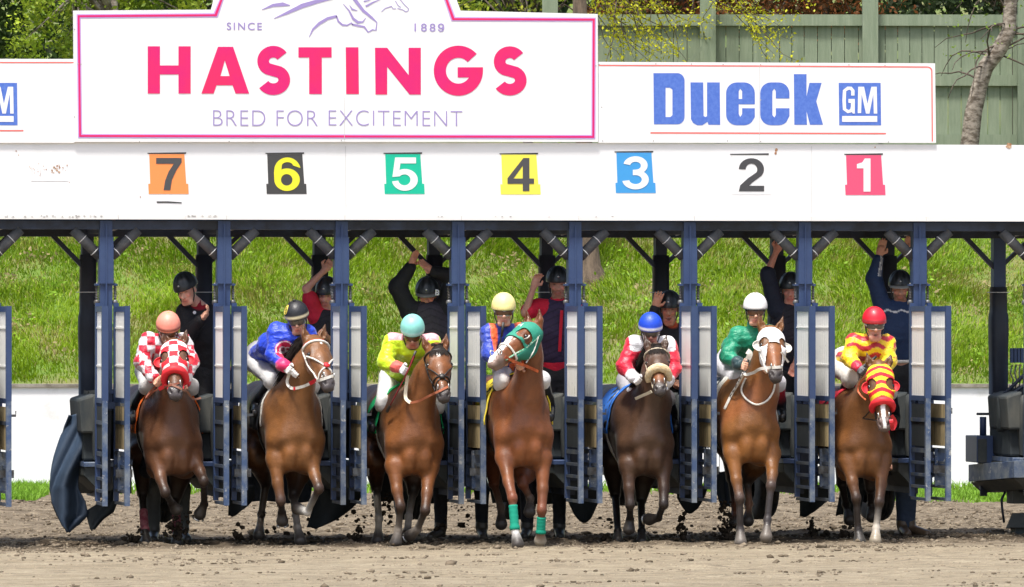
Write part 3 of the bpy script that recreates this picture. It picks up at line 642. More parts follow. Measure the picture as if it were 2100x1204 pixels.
# ---- stall dividers: padding, platform, hull, hanging mats
for k, x in enumerate(XP):
    end = (k == 9)
    # padded walls either side of the walkway
    for s in (-1, 1):
        mb = MB(); z0, z1 = .76, zz(800 if s > 0 else 815); xo = x+s*.095; n_ = 10; V = []; F = []
        for i in range(n_+1):
            y = .05+1.05*i/n_
            for j in range(7):
                z = z0+(z1-z0)*j/6; V.append((xo+s*(.018*math.sin(math.pi*j/6)+.003*math.sin(i*.9+j+k)), y, z+(.02*math.sin(i*1.7+k) if j == 6 else 0)))
        V2 = [(a_-s*.03, b_, c_) for a_, b_, c_ in V]; n0 = len(V)
        for i in range(n_):
            for j in range(6):
                q = i*7+j; F.append([q, q+1, q+8, q+7]); F.append([n0+q+7, n0+q+8, n0+q+1, n0+q])
        for j in range(6): F.append([j, n0+j, n0+j+1, j+1]); q = n_*7+j; F.append([q+1, n0+q+1, n0+q, q])
        for i in range(n_): q = i*7+6; F.append([q, n0+q, n0+q+7, q+7])
        if s < 0: F = [f[::-1] for f in F]
        MB().add(V, F).add(V2[:0], []) if False else None
        mm = MB(); mm.add(V+V2, F); mm.build('stall_padding', padd if s < 0 else rubber, GT, smooth=True)
    # two scuffed knee pads, one over the other, facing the stall
    for (xa, xb, pa, pb, ya, tl) in ((x-.215, x-.085, 886, 812, .10, .020), (x-.190, x-.080, 942, 880, .16, .0)):
        z0, z1 = zz(pa), zz(pb); MB().add([(xa, ya, z0), (xb, ya, z0), (xb, ya+.7, z0), (xa, ya+.7, z0), (xa-tl, ya+.03, z1-.02), (xb+.01, ya+.03, z1+.03), (xb+.01, ya+.7, z1+.03), (xa-tl, ya+.7, z1-.02)], [[0,3,2,1],[4,5,6,7],[0,1,5,4],[1,2,6,5],[2,3,7,6],[3,0,4,7]]).build('knee_pad', padd if tl else rubber, GT, smooth=False, bevel=.022)
    # platform and hull
    zt, zb_ = zz(944), zz(953)
    x0, x1 = x-.20, x+.145; y0, y1 = .02, 1.25
    MB().prismx([(y0, zb_), (y0, zt-.006), (y0+.006, zt), (y1, zt), (y1, zb_)], x0, x1).build('platform', worn if k in (1, 9) else navy, GT)
    mb = MB()
    A = [(x0+.01, zb_-.001), (x1-.01, zb_-.001), (x1-.01, zz(985)), (x1-.10, zz(1003)), (x-.06, zz(1003)), (x0+.01, zz(972))]
    n_ = len(A); y2 = 1.2
    Vv = [(a_, y0+.03, z) for a_, z in A]+[(a_-.03, y2, z-.01) for a_, z in A]
    mb.add(Vv, [list(range(n_)), list(range(2*n_-1, n_-1, -1))]+[[i, i+n_, (i+1) % n_+n_, (i+1) % n_] for i in range(n_)])
    mb.build('platform_hull', hullm, GT, bevel=.006)
    MB().box(x-.03, x+.05, .25, 1.15, zz(1018), zz(1003)-.002).build('lower_rail', dnavy, GT)
    # mats hanging below
    if k in (2, 3, 5, 6, 7):
        rr = random.Random(k*5+1); sx = {2: (470, 520, 995, 1062), 3: (655, 752, 1000, 1088), 5: (1165, 1235, 1000, 1072), 6: (1388, 1452, 1000, 1052), 7: (1640, 1700, 1000, 1062)}[k]
        V = []; F = []; nu, nv = 12, 10; a0, a1, t0, t1 = sx
        for i in range(nu+1):
            for j in range(nv+1):
                u, v = i/nu, j/nv; px_ = a0+(a1-a0)*u; cur = math.sin(math.pi*min(1, (u*.9+.1)))
                bot = t0+(t1-t0)*(cur**.8 if k in (5, 6) else (1-.62*u**1.6))
                if k not in (5, 6) and u < .12: bot = t0+(t1-t0)*.93
                p = P(px_-(3*v*8 if k == 3 else 0)+rr.uniform(-.4, .4), t0+(bot-t0)*v+rr.uniform(-.5, .5), .5+.10*math.sin(5*u+k)*v+.06*v)
                V.append(p)
        for i in range(nu):
            for j in range(nv): q = i*(nv+1)+j; F.append([q, q+nv+1, q+nv+2, q+1])
        o = MB().add(V, F).build('rubber_flap', rubber, GT, smooth=True); md = o.modifiers.new('s', 'SOLIDIFY'); md.thickness = .014
# wheels of the gate carriage under it
tyre = mat('tyre_rubber', (.022, .024, .026), .8, col2=(.075, .070, .058), vs=6, bump=.3, bs=30)
def wheel(px, py, Y, r, wd, rot=0):
    c = P(px, py, Y); prof = [(.12, -wd/2), (r*.75, -wd/2), (r*.93, -wd*.46), (r, -wd*.3), (r, -wd*.18), (r-.015, -wd*.17), (r-.015, -wd*.12), (r, -wd*.11), (r, -.01), (r-.015, -.008), (r-.015, .008), (r, .01), (r, wd*.11), (r-.015, wd*.12), (r-.015, wd*.17), (r, wd*.18), (r, wd*.3), (r*.93, wd*.46), (r*.75, wd/2), (.12, wd/2)]
    MB().lathe(c, prof, (math.cos(rot), math.sin(rot), 0), 36).build('tyre', tyre, GT, smooth=True)
for a_ in ((1290, 972, 1.55, .30, .24, -.5), (1560, 1000, 1.55, .30, .20, .1), (1796, 1005, 1.6, .29, .22, .1), (1060, 1000, 1.6, .30, .30, 0), (842, 1000, 1.6, .3, .26, 0), (328, 1010, 1.5, .28, .2, 0)): wheel(*a_)
# blue tarpaulin sheeting folded under the stalls
blue = mat('blue_tarpaulin', (.045, .075, .125), .55, col2=(.025, .04, .065), vs=3, vr=(.4, .65), bump=.5, bs=5, stretch=(1, 1, .4), chips=((.11, .11, .10), 7, .70))
def sheet(name, rows, Y, par, mat_, th=.012, amp=.02, fr=9, grp=None):
    """rows: list of (left px, right px, py); a hanging sheet with folds"""
    V = []; F = []; nu = 22; rr = random.Random(len(rows)); R = []
    for i in range(len(rows)-1):
        for q in range(5): f = q/5; R.append([rows[i][j]*(1-f)+rows[i+1][j]*f for j in range(3)])
    R.append(rows[-1])
    for i, (a_, b_, y_) in enumerate(R):
        for j in range(nu+1):
            u = j/nu; V.append(P(a_+(b_-a_)*u, y_+2.5*math.sin(u*7+i*.3), Y+amp*math.sin(u*fr+i*.12)+amp*.6*math.sin(u*fr*2.3+i*.25)))
    for i in range(len(R)-1):
        for j in range(nu): q = i*(nu+1)+j; F.append([q, q+1, q+nu+2, q+nu+1])
    o = MB().add(V, F).build(name, mat_, par, smooth=True, origin=None if par else tuple(V[len(V)//2])); md = o.modifiers.new('s', 'SOLIDIFY'); md.thickness = th
    return o
sheet('under_sheet', [(296, 372, 958), (298, 352, 1000), (306, 345, 1048)], 1.3, GT, blue)
sheet('under_sheet', [(500, 640, 962), (505, 640, 1000), (508, 636, 1030)], 1.3, GT, blue)
sheet('under_sheet', [(1460, 1530, 965), (1466, 1528, 1000), (1480, 1520, 1040)], 1.3, GT, blue)
sheet('under_sheet', [(1724, 1820, 962), (1722, 1775, 1005), (1715, 1762, 1058)], 1.2, GT, rubber)
sheet('under_sheet', [(760, 930, 962), (765, 930, 1000), (770, 925, 1030)], 1.35, GT, rubber)
sheet('under_sheet', [(1000, 1160, 965), (1004, 1160, 1000), (1010, 1158, 1032)], 1.35, GT, padd)
sheet('under_sheet', [(1250, 1400, 965), (1254, 1400, 985), (1262, 1398, 1000)], 1.45, GT, hullm)
# ---- blue tarp hanging off the left end
tp = sheet('tarpaulin', [(141, 172, 850), (131, 190, 872), (124, 184, 900), (112, 170, 940), (103, 160, 975), (101, 162, 1000), (107, 176, 1030), (118, 179, 1058), (128, 160, 1076), (136, 142, 1090)], .35, None, blue, .014, .075, 4.2)
tag(tp, 'dirty blue tarpaulin hanging in folds off the left divider of the gate', 'tarpaulin')
o = sheet('torn_strip', [(222, 242, 1000), (208, 240, 1024), (176, 232, 1050), (180, 214, 1066), (186, 194, 1086)], .40, tp, rubber, .012, .02, 5)
sheet('side_padding', [(172, 224, 800), (164, 226, 850), (172, 226, 900), (176, 224, 942)], .5, GT, padd, .05, .025, 5)
# hull wing of the left divider
V = [P(a_, b_, y_) for a_, b_, y_ in ((147, 957, .9), (172, 950, .3), (270, 950, .3), (270, 1000, .3), (222, 1003, .3), (172, 975, .3), (147, 985, .9), (160, 1012, .9), (270, 1012, .9), (270, 957, .9))]
MB().add(V, [[1, 5, 4, 3, 2][::-1], [0, 1, 5, 6][::-1], [6, 5, 4, 7], [4, 3, 8, 7], [0, 9, 2, 1], [0, 6, 7, 8, 9]]).build('hull_wing', hullm, GT)
MB().add([P(a_, b_, y_) for a_, b_, y_ in ((142, 948, .95), (170, 943, .26), (272, 943, .26), (272, 948, .95), (142, 956, .95), (170, 953, .26), (272, 953, .26), (272, 956, .95))], BF).build('hull_wing_top', worn, GT)
# ---- end platform on the right
def pbox(name, px0, px1, py0, py1, Y0, Y1, m_, par=GT):
    a = P(px0, py1, Y0); b_ = P(px1, py0, Y0); return MB().box(a.x, b_.x, Y0, Y1, a.z, b_.z, .006).build(name, m_, par)
A0 = [(1985, 952), (2200, 952)]
q = [P(a_, b_, y_) for a_, b_, y_ in ((1986, 953, 1.2), (2080, 945, -.2), (2200, 945, -.2), (2200, 953, 1.2), (1986, 988, 1.2), (2080, 980, -.2), (2200, 980, -.2), (2200, 988, 1.2))]
MB().add(q, BF).build('end_platform', worn, GT, bevel=.004)
q = [P(a_, b_, y_) for a_, b_, y_ in ((1990, 989, 1.2), (2080, 981, -.19), (2200, 981, -.19), (2200, 989, 1.2), (2012, 1010, 1.2), (2102, 1003, -.1), (2200, 1003, -.1), (2200, 1010, 1.2))]
MB().add(q, BF).build('end_hull', hullm, GT)
pbox('junction_box', 2003, 2050, 894, 949, .75, 1.15, navy); pbox('box_lid', 2006, 2024, 900, 948, .735, .7495, hullm)
mb = MB(); c = P(2016, 860, .95); mb.tube([P(2016, 893, .95), P(2016, 855, .95)], .032, 14); mb.build('stub_pipe', navy, GT, smooth=True)
MB().tube([P(2003, 849, .95), P(2034, 849, .95)], .012, 8).build('pipe_handle', dnavy, GT, smooth=True)
pbox('hanging_bracket', 2032, 2037, 849, 893, .93, .97, dnavy)
# padded end wall
V = []; F = []
for i in range(9):
    for j in range(9):
        u, v = i/8, j/8; V.append(P(2046+160*u, 814+72*v+4*math.sin(u*3), .4-.03*math.sin(math.pi*v)-.1*u))
for i in range(8):
    for j in range(8): q_ = i*9+j; F.append([q_, q_+1, q_+10, q_+9])
o = MB().add(V, F).build('upper_end_pad', rubber, GT, smooth=True); md = o.modifiers.new('s', 'SOLIDIFY'); md.thickness = .05; md.offset = -1
pbox('lower_end_pad', 2056, 2200, 884, 946, .45, .6, padd)
MB().tube([P(2056, 812, .5), P(2130, 740, .5)], .018, 8).build('hand_rail', dnavy, GT, smooth=True)
MB().tube([P(2072, 812, .45), P(2150, 752, .45)], .016, 8).build('hand_rail', dnavy, GT, smooth=True)
mb = MB()
for i, a_ in enumerate((2072, 2079, 2086, 2093, 2100)): mb.box(P(a_, 0, .9).x, P(a_+5, 0, .9).x, .88, .92, zz(748), zz(717))
mb.build('valve_levers', navy, GT)
mb = MB()
for i in range(4): mb.tube([P(2076+8*i, 748, .9), P(2072+9*i, 765, .88), P(2078+7*i, 780, .9), P(2074+8*i, 798, .9)], .007, 6)
mb.build('hose', steel, GT, smooth=True)
MB().tube([P(2062, 1008, .6), P(2054, 1024, .6), P(2055, 1040, .6), P(2059, 1072, .6)], .012, 8).build('drain_hose', dnavy, GT, smooth=True)
mb = MB(); a = P(2086, 1110, .4); mb.box(a.x-.04, a.x+.6, .4, .62, .30, .68); mb.add([P(2063, 1082, .35), P(2076, 1052, .35), P(2200, 1052, .35), P(2200, 1082, .35), P(2063, 1084, .7), P(2076, 1052, .7), P(2200, 1052, .7), P(2200, 1084, .7)], BF); mb.box(a.x-.01, a.x+.5, .42, .6, -.02, .16); mb.build('jack_foot', hullm, GT)
mb = MB(); mb.box(P(2011, 0, 1.).x, P(2025, 0, 1.).x, 1., 1.03, zz(1030), zz(1008)); mb.box(P(2011, 0, 1.).x, P(2060, 0, 1.).x, 1.031, 1.06, zz(1016), zz(1009)); mb.build('lower_bracket', dnavy, GT)
# ---- fascia and sign boards
YF = -.07
fz0, fz1 = zz(452), zz(293)
f_ = MB().box(GX0, GX1, YF, YF+.09, zz(442)+.001, fz1).build('fascia', whitep, GT)
mb = MB(); xx = GX0
for a_ in (-100, 240, 462, 704, 943, 1183, 1420, 1660, 1895, 2130, 2380):
    x2 = P(a_, 0).x; mb.box(xx+.002, x2, YF-.012, YF+.12, fz0, zz(442)); xx = x2
mb.build('fascia_lip', lipm, GT)
def smat(name, c, rough=.6, wear=None):
    return mat(name, c, rough, chips=((.8, .8, .8), 9, wear) if wear else None)
pink = mat('pink_lettering', (.70, .006, .17), .6, col2=(.78, .014, .12), vs=1.2); purple = smat('lilac_lettering', (.34, .27, .56)); cor = smat('coral_line', (.86, .16, .14)); bluel = mat('blue_lettering', (.07, .16, .58), .6, col2=(.10, .20, .62), vs=30); lil = smat('lilac_line', (.55, .36, .72))
def FPt(px, py, y=YF): q = P(px, py, y); return (q.x, q.z)
def plate(name, loops, mat_, par, y, th=.0012):
    """flat shape cut from loops (even-odd holes), given in photo pixels, standing in the sign plane"""
    cu = bpy.data.curves.new(name, 'CURVE'); cu.dimensions = '2D'; cu.fill_mode = 'BOTH'; cu.extrude = th/2
    for lp in loops:
        sp = cu.splines.new('POLY'); sp.points.add(len(lp)-1); sp.use_cyclic_u = True
        for q, (a_, b_) in zip(sp.points, lp): X_, Z_ = FPt(a_, b_, y); q.co = (X_, Z_, 0, 1)
    tmp = bpy.data.objects.new('tmp', cu); me = bpy.data.meshes.new_from_object(tmp)
    V = np.array([(v.co.x, y-v.co.z, v.co.y) for v in me.vertices]); F = [list(p.vertices) for p in me.polygons]
    bpy.data.objects.remove(tmp); bpy.data.curves.remove(cu); bpy.data.meshes.remove(me)
    return npmesh(name, V, F, mat_, par, smooth=False)
def text(name, s, box, mat_, par, y, off=0, spacing=1, th=.0012):
    cu = bpy.data.curves.new(name, 'FONT'); cu.body = s; cu.offset = off; cu.space_character = spacing; cu.extrude = th/2
    tmp = bpy.data.objects.new('tmp', cu); me = bpy.data.meshes.new_from_object(tmp); co = np.array([v.co[:] for v in me.vertices])
    lo, hi = co.min(0), co.max(0); x0, z1 = FPt(box[0], box[1], y); x1, z0 = FPt(box[2], box[3], y)
    V = np.stack([x0+(co[:, 0]-lo[0])/(hi[0]-lo[0])*(x1-x0), y-co[:, 2], z0+(co[:, 1]-lo[1])/(hi[1]-lo[1])*(z1-z0)], 1)
    F = [list(p.vertices) for p in me.polygons]; bpy.data.objects.remove(tmp); bpy.data.curves.remove(cu); bpy.data.meshes.remove(me)
    return npmesh(name, V, F, mat_, par, smooth=False)
def arc(cx, cy, rx, ry, a0, a1, n=24): return [(cx+rx*math.cos(math.radians(a0+(a1-a0)*i/n)), cy-ry*math.sin(math.radians(a0+(a1-a0)*i/n))) for i in range(n+1)]
def band(path, w, w2=None):                     # outline of a stroke of width w along a path
    L, R = [], []; m = len(path)
    for i, p in enumerate(path):
        a_, b_ = path[max(i-1, 0)], path[min(i+1, m-1)]; dx, dy = b_[0]-a_[0], b_[1]-a_[1]; l = math.hypot(dx, dy) or 1; ww = w if w2 is None else w+(w2-w)*i/(m-1)
        if isinstance(w, list): ww = w[i]
        L.append((p[0]-dy/l*ww/2, p[1]+dx/l*ww/2)); R.append((p[0]+dy/l*ww/2, p[1]-dx/l*ww/2))
    return L+R[::-1]
def rrect(x0, y0, x1, y1, r, n=6):              # r: radius or 4 radii (tl, tr, br, bl)
    r = r if isinstance(r, (list, tuple)) else [r]*4
    return arc(x0+r[0], y0+r[0], r[0], r[0], 180, 90, n)+arc(x1-r[1], y0+r[1], r[1], r[1], 90, 0, n)+arc(x1-r[2], y1-r[2], r[2], r[2], 0, -90, n)+arc(x0+r[3], y1-r[3], r[3], r[3], -90, -180, n)
def Sshape(x0, y0, x1, y1, t):
    w_, h_ = x1-x0, y1-y0; p = []
    cx = (x0+x1)/2; r = w_/2-t/2; ry = (h_-t)/4
    p += arc(cx, y0+t/2+ry, r*.93, ry, 32, 90, 8)+arc(cx, y0+t/2+ry, r*.93, ry, 90, 235, 14)[1:]
    p += arc(cx, y1-t/2-ry, r, ry, 55, -90, 14)+arc(cx, y1-t/2-ry, r, ry, -90, -150, 8)[1:]
    return band(p, t)
def num6(cx, cy, s):
    o_ = arc(cx+.01*s, cy+.17*s, .385*s, .34*s, 118, -180, 26); l_ = [(cx-.385*s, cy-.05*s)]+arc(cx+.02*s, cy-.1*s, .40*s, .40*s, 165, 12, 18); i_ = arc(cx+.02*s, cy-.235*s, .175*s, .125*s, 10, 160, 10)
    return [o_+l_+i_+[(cx-.17*s, cy-.06*s)], arc(cx, cy+.175*s, .175*s, .175*s, 0, 360, 20)[:-1]]
def gmshape(x0, y0, x1, y1): pass
# big sign
yb = YF-.035
out = [(150, 22), (433, 20)]+[(428+(0), 20)][:0]+[(440, -8), (455, -40), (490, -75), (560, -100), (690, -110), (820, -100), (885, -70), (925, -30), (944, 22), (1225, 29), (1226, 291), (152, 291)]
big = plate('sign_board', [out], whitep, GT, yb+.016, .03); tag(big, 'large white board with pink racing lettering')
ins = lambda d_: [(157+d_, 29+d_), (438+d_, 27+d_), (452+d_, -6), (470+d_, -38), (500, -68+d_), (565, -90+d_), (690, -99+d_), (815, -90+d_), (872, -64+d_), (910-d_, -28), (934-d_, 35+d_), (1222-d_, 36+d_), (1221-d_, 285-d_), (160+d_, 283-d_)]
plate('sign_border', [ins(0), ins(8.5)], lil, big, yb-.001); plate('sign_border', [ins(2.2), ins(6.3)], pink, big, yb-.0025)
Hs = []
def HL(x0, x1, y0, y1, t): return [(x0, y0), (x0+t, y0), (x0+t, (y0+y1)/2-t*.37), (x1-t, (y0+y1)/2-t*.37), (x1-t, y0), (x1, y0), (x1, y1), (x1-t, y1), (x1-t, (y0+y1)/2+t*.37), (x0+t, (y0+y1)/2+t*.37), (x0+t, y1), (x0, y1)]
Hs.append([HL(303, 391, 95, 192, 25)])
Hs.append([[(447, 96), (478, 96), (511, 192), (483, 192), (477, 175), (444, 175), (438, 192), (413, 192)], [(452, 156), (471, 156), (461, 124)]])
Hs.append([Sshape(526, 94, 595, 195, 24)])
Hs.append([[(612, 97), (680, 97), (680, 118), (660, 118), (660, 193), (634, 193), (634, 118), (612, 118)]])
Hs.append([[(709, 97), (735, 97), (736, 193), (710, 193)]])
Hs.append([[(769, 98), (794, 98), (838, 154), (838, 98), (863, 98), (863, 194), (840, 194), (794, 137), (794, 194), (770, 194)]])
Hs.append([arc(940, 145, 50.5, 51.5, 42, 360, 40)+[(990.5, 138), (938.5, 138), (938.5, 159)]+arc(940, 145, 25.5, 26.5, -32, -318, 30)])
Hs.append([Sshape(1011, 95, 1080, 196, 24)])
for i, lp in enumerate(Hs): plate('letter', lp, pink, big, yb-.0012)
for w_, x0_, x1_ in (('BRED', 437, 544), ('FOR', 567, 652), ('EXCITEMENT', 674, 948)): text('lettering', w_, (x0_, 226, x1_, 259), purple, big, yb-.0012, -.020, 1.06)
text('lettering', 'SINCE', (465, 46, 537, 62), purple, big, yb-.0012, .012, 1.3); text('lettering', '188', (850, 48, 893, 65), purple, big, yb-.0012, .010, 1.35); plate('lettering', [[(2*904.5-a_, 2*56.7-b_) for a_, b_ in lp] for lp in num6(904.5, 56.7, 17)], purple, big, yb-.0012)
# the running-horse line emblem above the name, cut off by the top of the photograph
em = [([(634, 76), (642, 60), (655, 48), (672, 38), (691, 33)], [1, 4, 6, 6, 5]), ([(690, 33), (694, 44), (702, 51), (712, 52), (721, 47), (723, 51)], [3, 4, 4, 3, 3, 3]), ([(722, 50), (735, 53), (747, 55), (755, 66), (764, 61), (771, 62), (773, 46), (762, 36), (745, 22), (728, 0), (715, -20)], [4, 4, 4, 3, 3, 3, 2, 5, 6, 7, 7]),
      ([(704, 8), (716, 22), (724, 38), (734, 46), (744, 45), (750, 37)], [1, 3, 5, 6, 3, 1]), ([(717, 11), (722, 19), (733, 22)], [1, 4, 1]), ([(562, 38), (590, 26), (620, 12), (650, 3), (690, -6)], [1, 6, 9, 8, 5]), ([(537, 20), (560, 11), (580, 9), (595, 11)], [1, 6, 8, 1]),
      ([(782, 24), (790, 17), (802, 13)], [1, 1.6, 1.6]), ([(802, 12), (806, 18), (812, 18)], [1.4]*3), ([(815, 17), (826, 20), (832, 24), (837, 22), (838, 18), (828, 8), (818, -4)], [1.4]*7), ([(750, 13), (765, 5), (780, -1)], [4, 3, 1]), ([(746, 3), (756, 1), (762, -3)], [3, 2, 1]), ([(811, 2), (816, 11), (822, 15)], [1.4]*3)]
for pth, ww in em: plate('emblem_stroke', [band(pth, ww)], purple, big, yb-.0012)
# right sign
sg = plate('sign_board', [[(1227, 127), (1917, 130), (1919, 293), (1227, 293)]], whitep, GT, YF-.012, .02); tag(sg, 'white board with blue lettering above the stalls')
yr = YF-.0230
plate('red_line', [band([(1228, 134), (1560, 135.5), (1900, 137.5)]+arc(1901, 145.5, 10, 8, 90, 0, 6)+[(1912, 290)], 2.6)], cor, sg, yr)
plate('red_line', [[(1334, 271), (1817, 272.5), (1817, 275.5), (1334, 274)]], cor, sg, yr)
L_ = [[(1340, 150), (1376, 150)]+arc(1389, 166, 15, 16, 90, 0, 8)+arc(1389, 239, 15, 16, 0, -90, 8)+[(1341, 255)], [(1365, 180), (1365, 240)]+[(1375, 240)]+[(1379, 236), (1379, 184), (1374, 180)]]
plate('letter', L_, bluel, sg, yr)
plate('letter', [[(1416, 169), (1442, 169), (1443, 238), (1447, 240), (1450, 238), (1450, 169), (1476, 169), (1477, 256), (1453, 256), (1451, 250), (1440, 257), (1430, 257), (1421, 252), (1417, 244)]], bluel, sg, yr)
plate('letter', [rrect(1489, 169, 1548, 257, 22)[:14]+[(1548, 214), (1515, 214), (1515, 234), (1518, 240), (1522, 234), (1522, 222), (1548, 222), (1548, 240)]+rrect(1489, 169, 1548, 257, 22)[17:], [(1515, 203), (1515, 187), (1518, 182), (1522, 187), (1522, 203)]], bluel, sg, yr)
plate('letter', [rrect(1559, 169, 1619, 257, 22)[:14]+[(1619, 202), (1591, 202), (1591, 187), (1588, 182), (1584, 187), (1584, 236), (1588, 241), (1591, 236), (1591, 222), (1619, 222), (1619, 238)]+rrect(1559, 169, 1619, 257, 22)[17:]], bluel, sg, yr)
plate('letter', [[(1628, 152), (1654, 152), (1654, 198), (1660, 170), (1685, 170), (1674, 208), (1688, 256), (1661, 256), (1654, 228), (1655, 256), (1629, 256)]], bluel, sg, yr)
def logo(par, dx=0, y=yr):
    lg = plate('logo_square', [[(1720+dx, 170), (1806+dx, 170), (1807+dx, 257), (1721+dx, 257)]], bluel, par, y)
    w3 = whitep; yy = y-.0018
    plate('logo_letter', [[(a_+dx, b_) for a_, b_ in band([(1749, 196), (1749, 186), (1745, 181), (1739, 181), (1732, 186), (1731, 206), (1732, 224), (1739, 229), (1746, 227), (1748, 221)], 7)], [(a_+dx, b_) for a_, b_ in ((1740, 203), (1752.6, 203), (1752.6, 232.5), (1747.5, 232.5), (1744.2, 221), (1744.2, 211), (1740, 211))]][:1], w3, par if False else lg, yy)
    plate('logo_letter', [[(a_+dx, b_) for a_, b_ in ((1740, 203), (1753, 203), (1753, 233), (1749, 233), (1745, 226), (1745, 211), (1740, 211))]], w3, lg, yy-.0012)
    plate('logo_letter', [[(a_+dx, b_) for a_, b_ in ((1759, 232), (1760, 178), (1772, 178), (1779, 213), (1787, 178), (1798, 178), (1799, 233), (1792, 233), (1791, 193), (1783, 233), (1776, 233), (1767, 193), (1766, 232))]], w3, lg, yy)
    plate('logo_bar', [[(a_+dx, b_) for a_, b_ in ((1727, 238), (1799, 238), (1799, 250), (1727, 250))]], w3, lg, yy)
logo(sg)
# left sign
sl = plate('sign_board', [[(-700, 120), (151, 121), (152, 293), (-700, 293)]], whitep, GT, YF-.012, .02); tag(sl, 'white board at the left end carrying part of a blue logo')
plate('red_line', [[(-700, 127), (151, 127), (151, 129.5), (-700, 129.5)]], cor, sl, yr); plate('red_line', [[(-700, 266.5), (48, 266.5), (48, 269.5), (-700, 269.5)]], cor, sl, yr)
def logo2(dx, dy): pass
logo(sl, -1771, yr)
# stall numbers
def strokes(d_, cx, cy, s):        # heavy grotesque numerals; s = height
    h2, w2 = s/2, s*.36; t = s*.185; X_ = lambda u: cx+u*s; Y_ = lambda v: cy+v*s
    if d_ == '1': return [[(X_(-.02), Y_(-.5)), (X_(.15), Y_(-.5)), (X_(.15), Y_(.5)), (X_(-.06), Y_(.5)), (X_(-.06), Y_(-.20)), (X_(-.26), Y_(-.20)), (X_(-.26), Y_(-.33)), (X_(-.10), Y_(-.38))]]
    if d_ == '7': return [[(X_(-.39), Y_(-.5)), (X_(.40), Y_(-.5)), (X_(.40), Y_(-.36)), (X_(.24), Y_(-.12)), (X_(.10), Y_(.18)), (X_(.05), Y_(.5)), (X_(-.16), Y_(.5)), (X_(-.11), Y_(.2)), (X_(0), Y_(-.08)), (X_(.16), Y_(-.32)), (X_(-.39), Y_(-.32))]]
    if d_ == '4': return [[(X_(.08), Y_(-.5)), (X_(.26), Y_(-.5)), (X_(.26), Y_(.12)), (X_(.40), Y_(.12)), (X_(.40), Y_(.28)), (X_(.26), Y_(.28)), (X_(.26), Y_(.5)), (X_(.06), Y_(.5)), (X_(.06), Y_(.28)), (X_(-.40), Y_(.28)), (X_(-.40), Y_(.11))], [(X_(-.22), Y_(.12)), (X_(.06), Y_(.12)), (X_(.06), Y_(-.27))]]
    if d_ == '2': return [band(arc(cx-.0*s, cy-.20*s, .27*s, .215*s, 178, -38, 20)+[(X_(-.05), Y_(.18)), (X_(-.22), Y_(.34)), (X_(-.27), Y_(.46))], t)[:],][:1]+[]
    if d_ == '3': return [band(arc(cx-.02*s, cy-.235*s, .25*s, .175*s, 172, -88, 20)+[], t), ]
    return []
def num2(cx, cy, s):
    o_ = arc(cx, cy-.17*s, .38*s, .33*s, 180, -38, 22); i_ = arc(cx, cy-.16*s, .175*s, .175*s, -30, 180, 16)
    return [o_+[(cx+.02*s, cy+.24*s), (cx-.07*s, cy+.33*s), (cx+.385*s, cy+.33*s), (cx+.385*s, cy+.5*s), (cx-.38*s, cy+.5*s), (cx-.34*s, cy+.32*s), (cx-.10*s, cy+.10*s), (cx+.12*s, cy-.05*s)]+i_]
def num3(cx, cy, s):
    p = arc(cx-.01*s, cy-.235*s, .27*s, .175*s, 165, -80, 18)+[(cx-.06*s, cy-.06*s)]
    a = arc(cx-.01*s, cy-.225*s, .365*s, .275*s, 170, -50, 18); b_ = arc(cx-.01*s, cy+.205*s, .40*s, .295*s, 52, -172, 22)
    c_ = arc(cx-.01*s, cy+.205*s, .19*s, .135*s, -172, 90, 16); d_ = arc(cx-.01*s, cy-.215*s, .165*s, .12*s, -90, 170, 12)
    return [a+b_+c_+[(cx-.09*s, cy+.07*s), (cx-.09*s, cy-.09*s)]+d_]
def num5(cx, cy, s):
    b_ = arc(cx+.005*s, cy+.175*s, .39*s, .33*s, 115, -172, 26); c_ = arc(cx-.01*s, cy+.175*s, .185*s, .165*s, -172, 140, 18)
    return [[(cx-.29*s, cy-.5*s), (cx+.34*s, cy-.5*s), (cx+.34*s, cy-.32*s), (cx-.13*s, cy-.32*s)]+b_+c_+[(cx-.37*s, cy+.09*s)]]
NC = [('7', 345, 316, 398, (.95, .30, .085), (.07, .07, .075)), ('6', 587, 316, 398, (.055, .055, .055), (.86, .80, .03)), ('5', 829, 316, 398, (.0, .52, .32), (.85, .85, .85)), ('4', 1067, 317, 399, (.92, .83, .09), (.07, .07, .075)), ('3', 1303, 313, 396, (.05, .33, .72), (.85, .85, .85)), ('2', 1540, 318, 399, None, (.06, .06, .065)), ('1', 1774, 318, 400, (.80, .085, .19), (.85, .85, .85))]
slot = smat('dark_slot', (.03, .03, .03))
for d_, cx, y0, y1, bgc, fg in NC:
    lp = [(cx-39, y0), (cx+33, y0), (cx+37, y1-21), (cx+41, y1-21), (cx+42, y1), (cx-40, y1), (cx-41, y1-21), (cx-37, y1-21)]
    pl = plate('number_plate', [lp], mat('plate_paint_'+d_, bgc, .6, chips=((.80, .78, .76), 6, .73), stretch2=(2.5, 1, .7)) if bgc else whitep, GT, YF-.0014); tag(pl, 'stall number %s plate' % d_)
    fm = smat('numeral_paint_'+d_, fg)
    cy = (y0+y1)/2+0; s = 68 if d_ not in '7' else 66; cxx = cx+1
    lps = {'2': num2, '3': num3, '5': num5, '6': num6}.get(d_, None)
    lps = lps(cxx, cy, s) if lps else strokes(d_, cxx, cy, s)
    plate('numeral', lps, fm, pl, YF-.0040)
    plate('slot_edge', [[(cx-43, y0-2.5), (cx+37, y0-3.5), (cx+36, y0-.5), (cx-42, y0-.5)]], slot, pl, YF-.003)
    if d_ == '7': plate('tear', [[(321, 413), (346, 413), (373, 415), (372, 417), (345, 416), (322, 416)]], slot, pl, YF-.003)
grime = smat('grey_paint_wear', (.40, .39, .37))
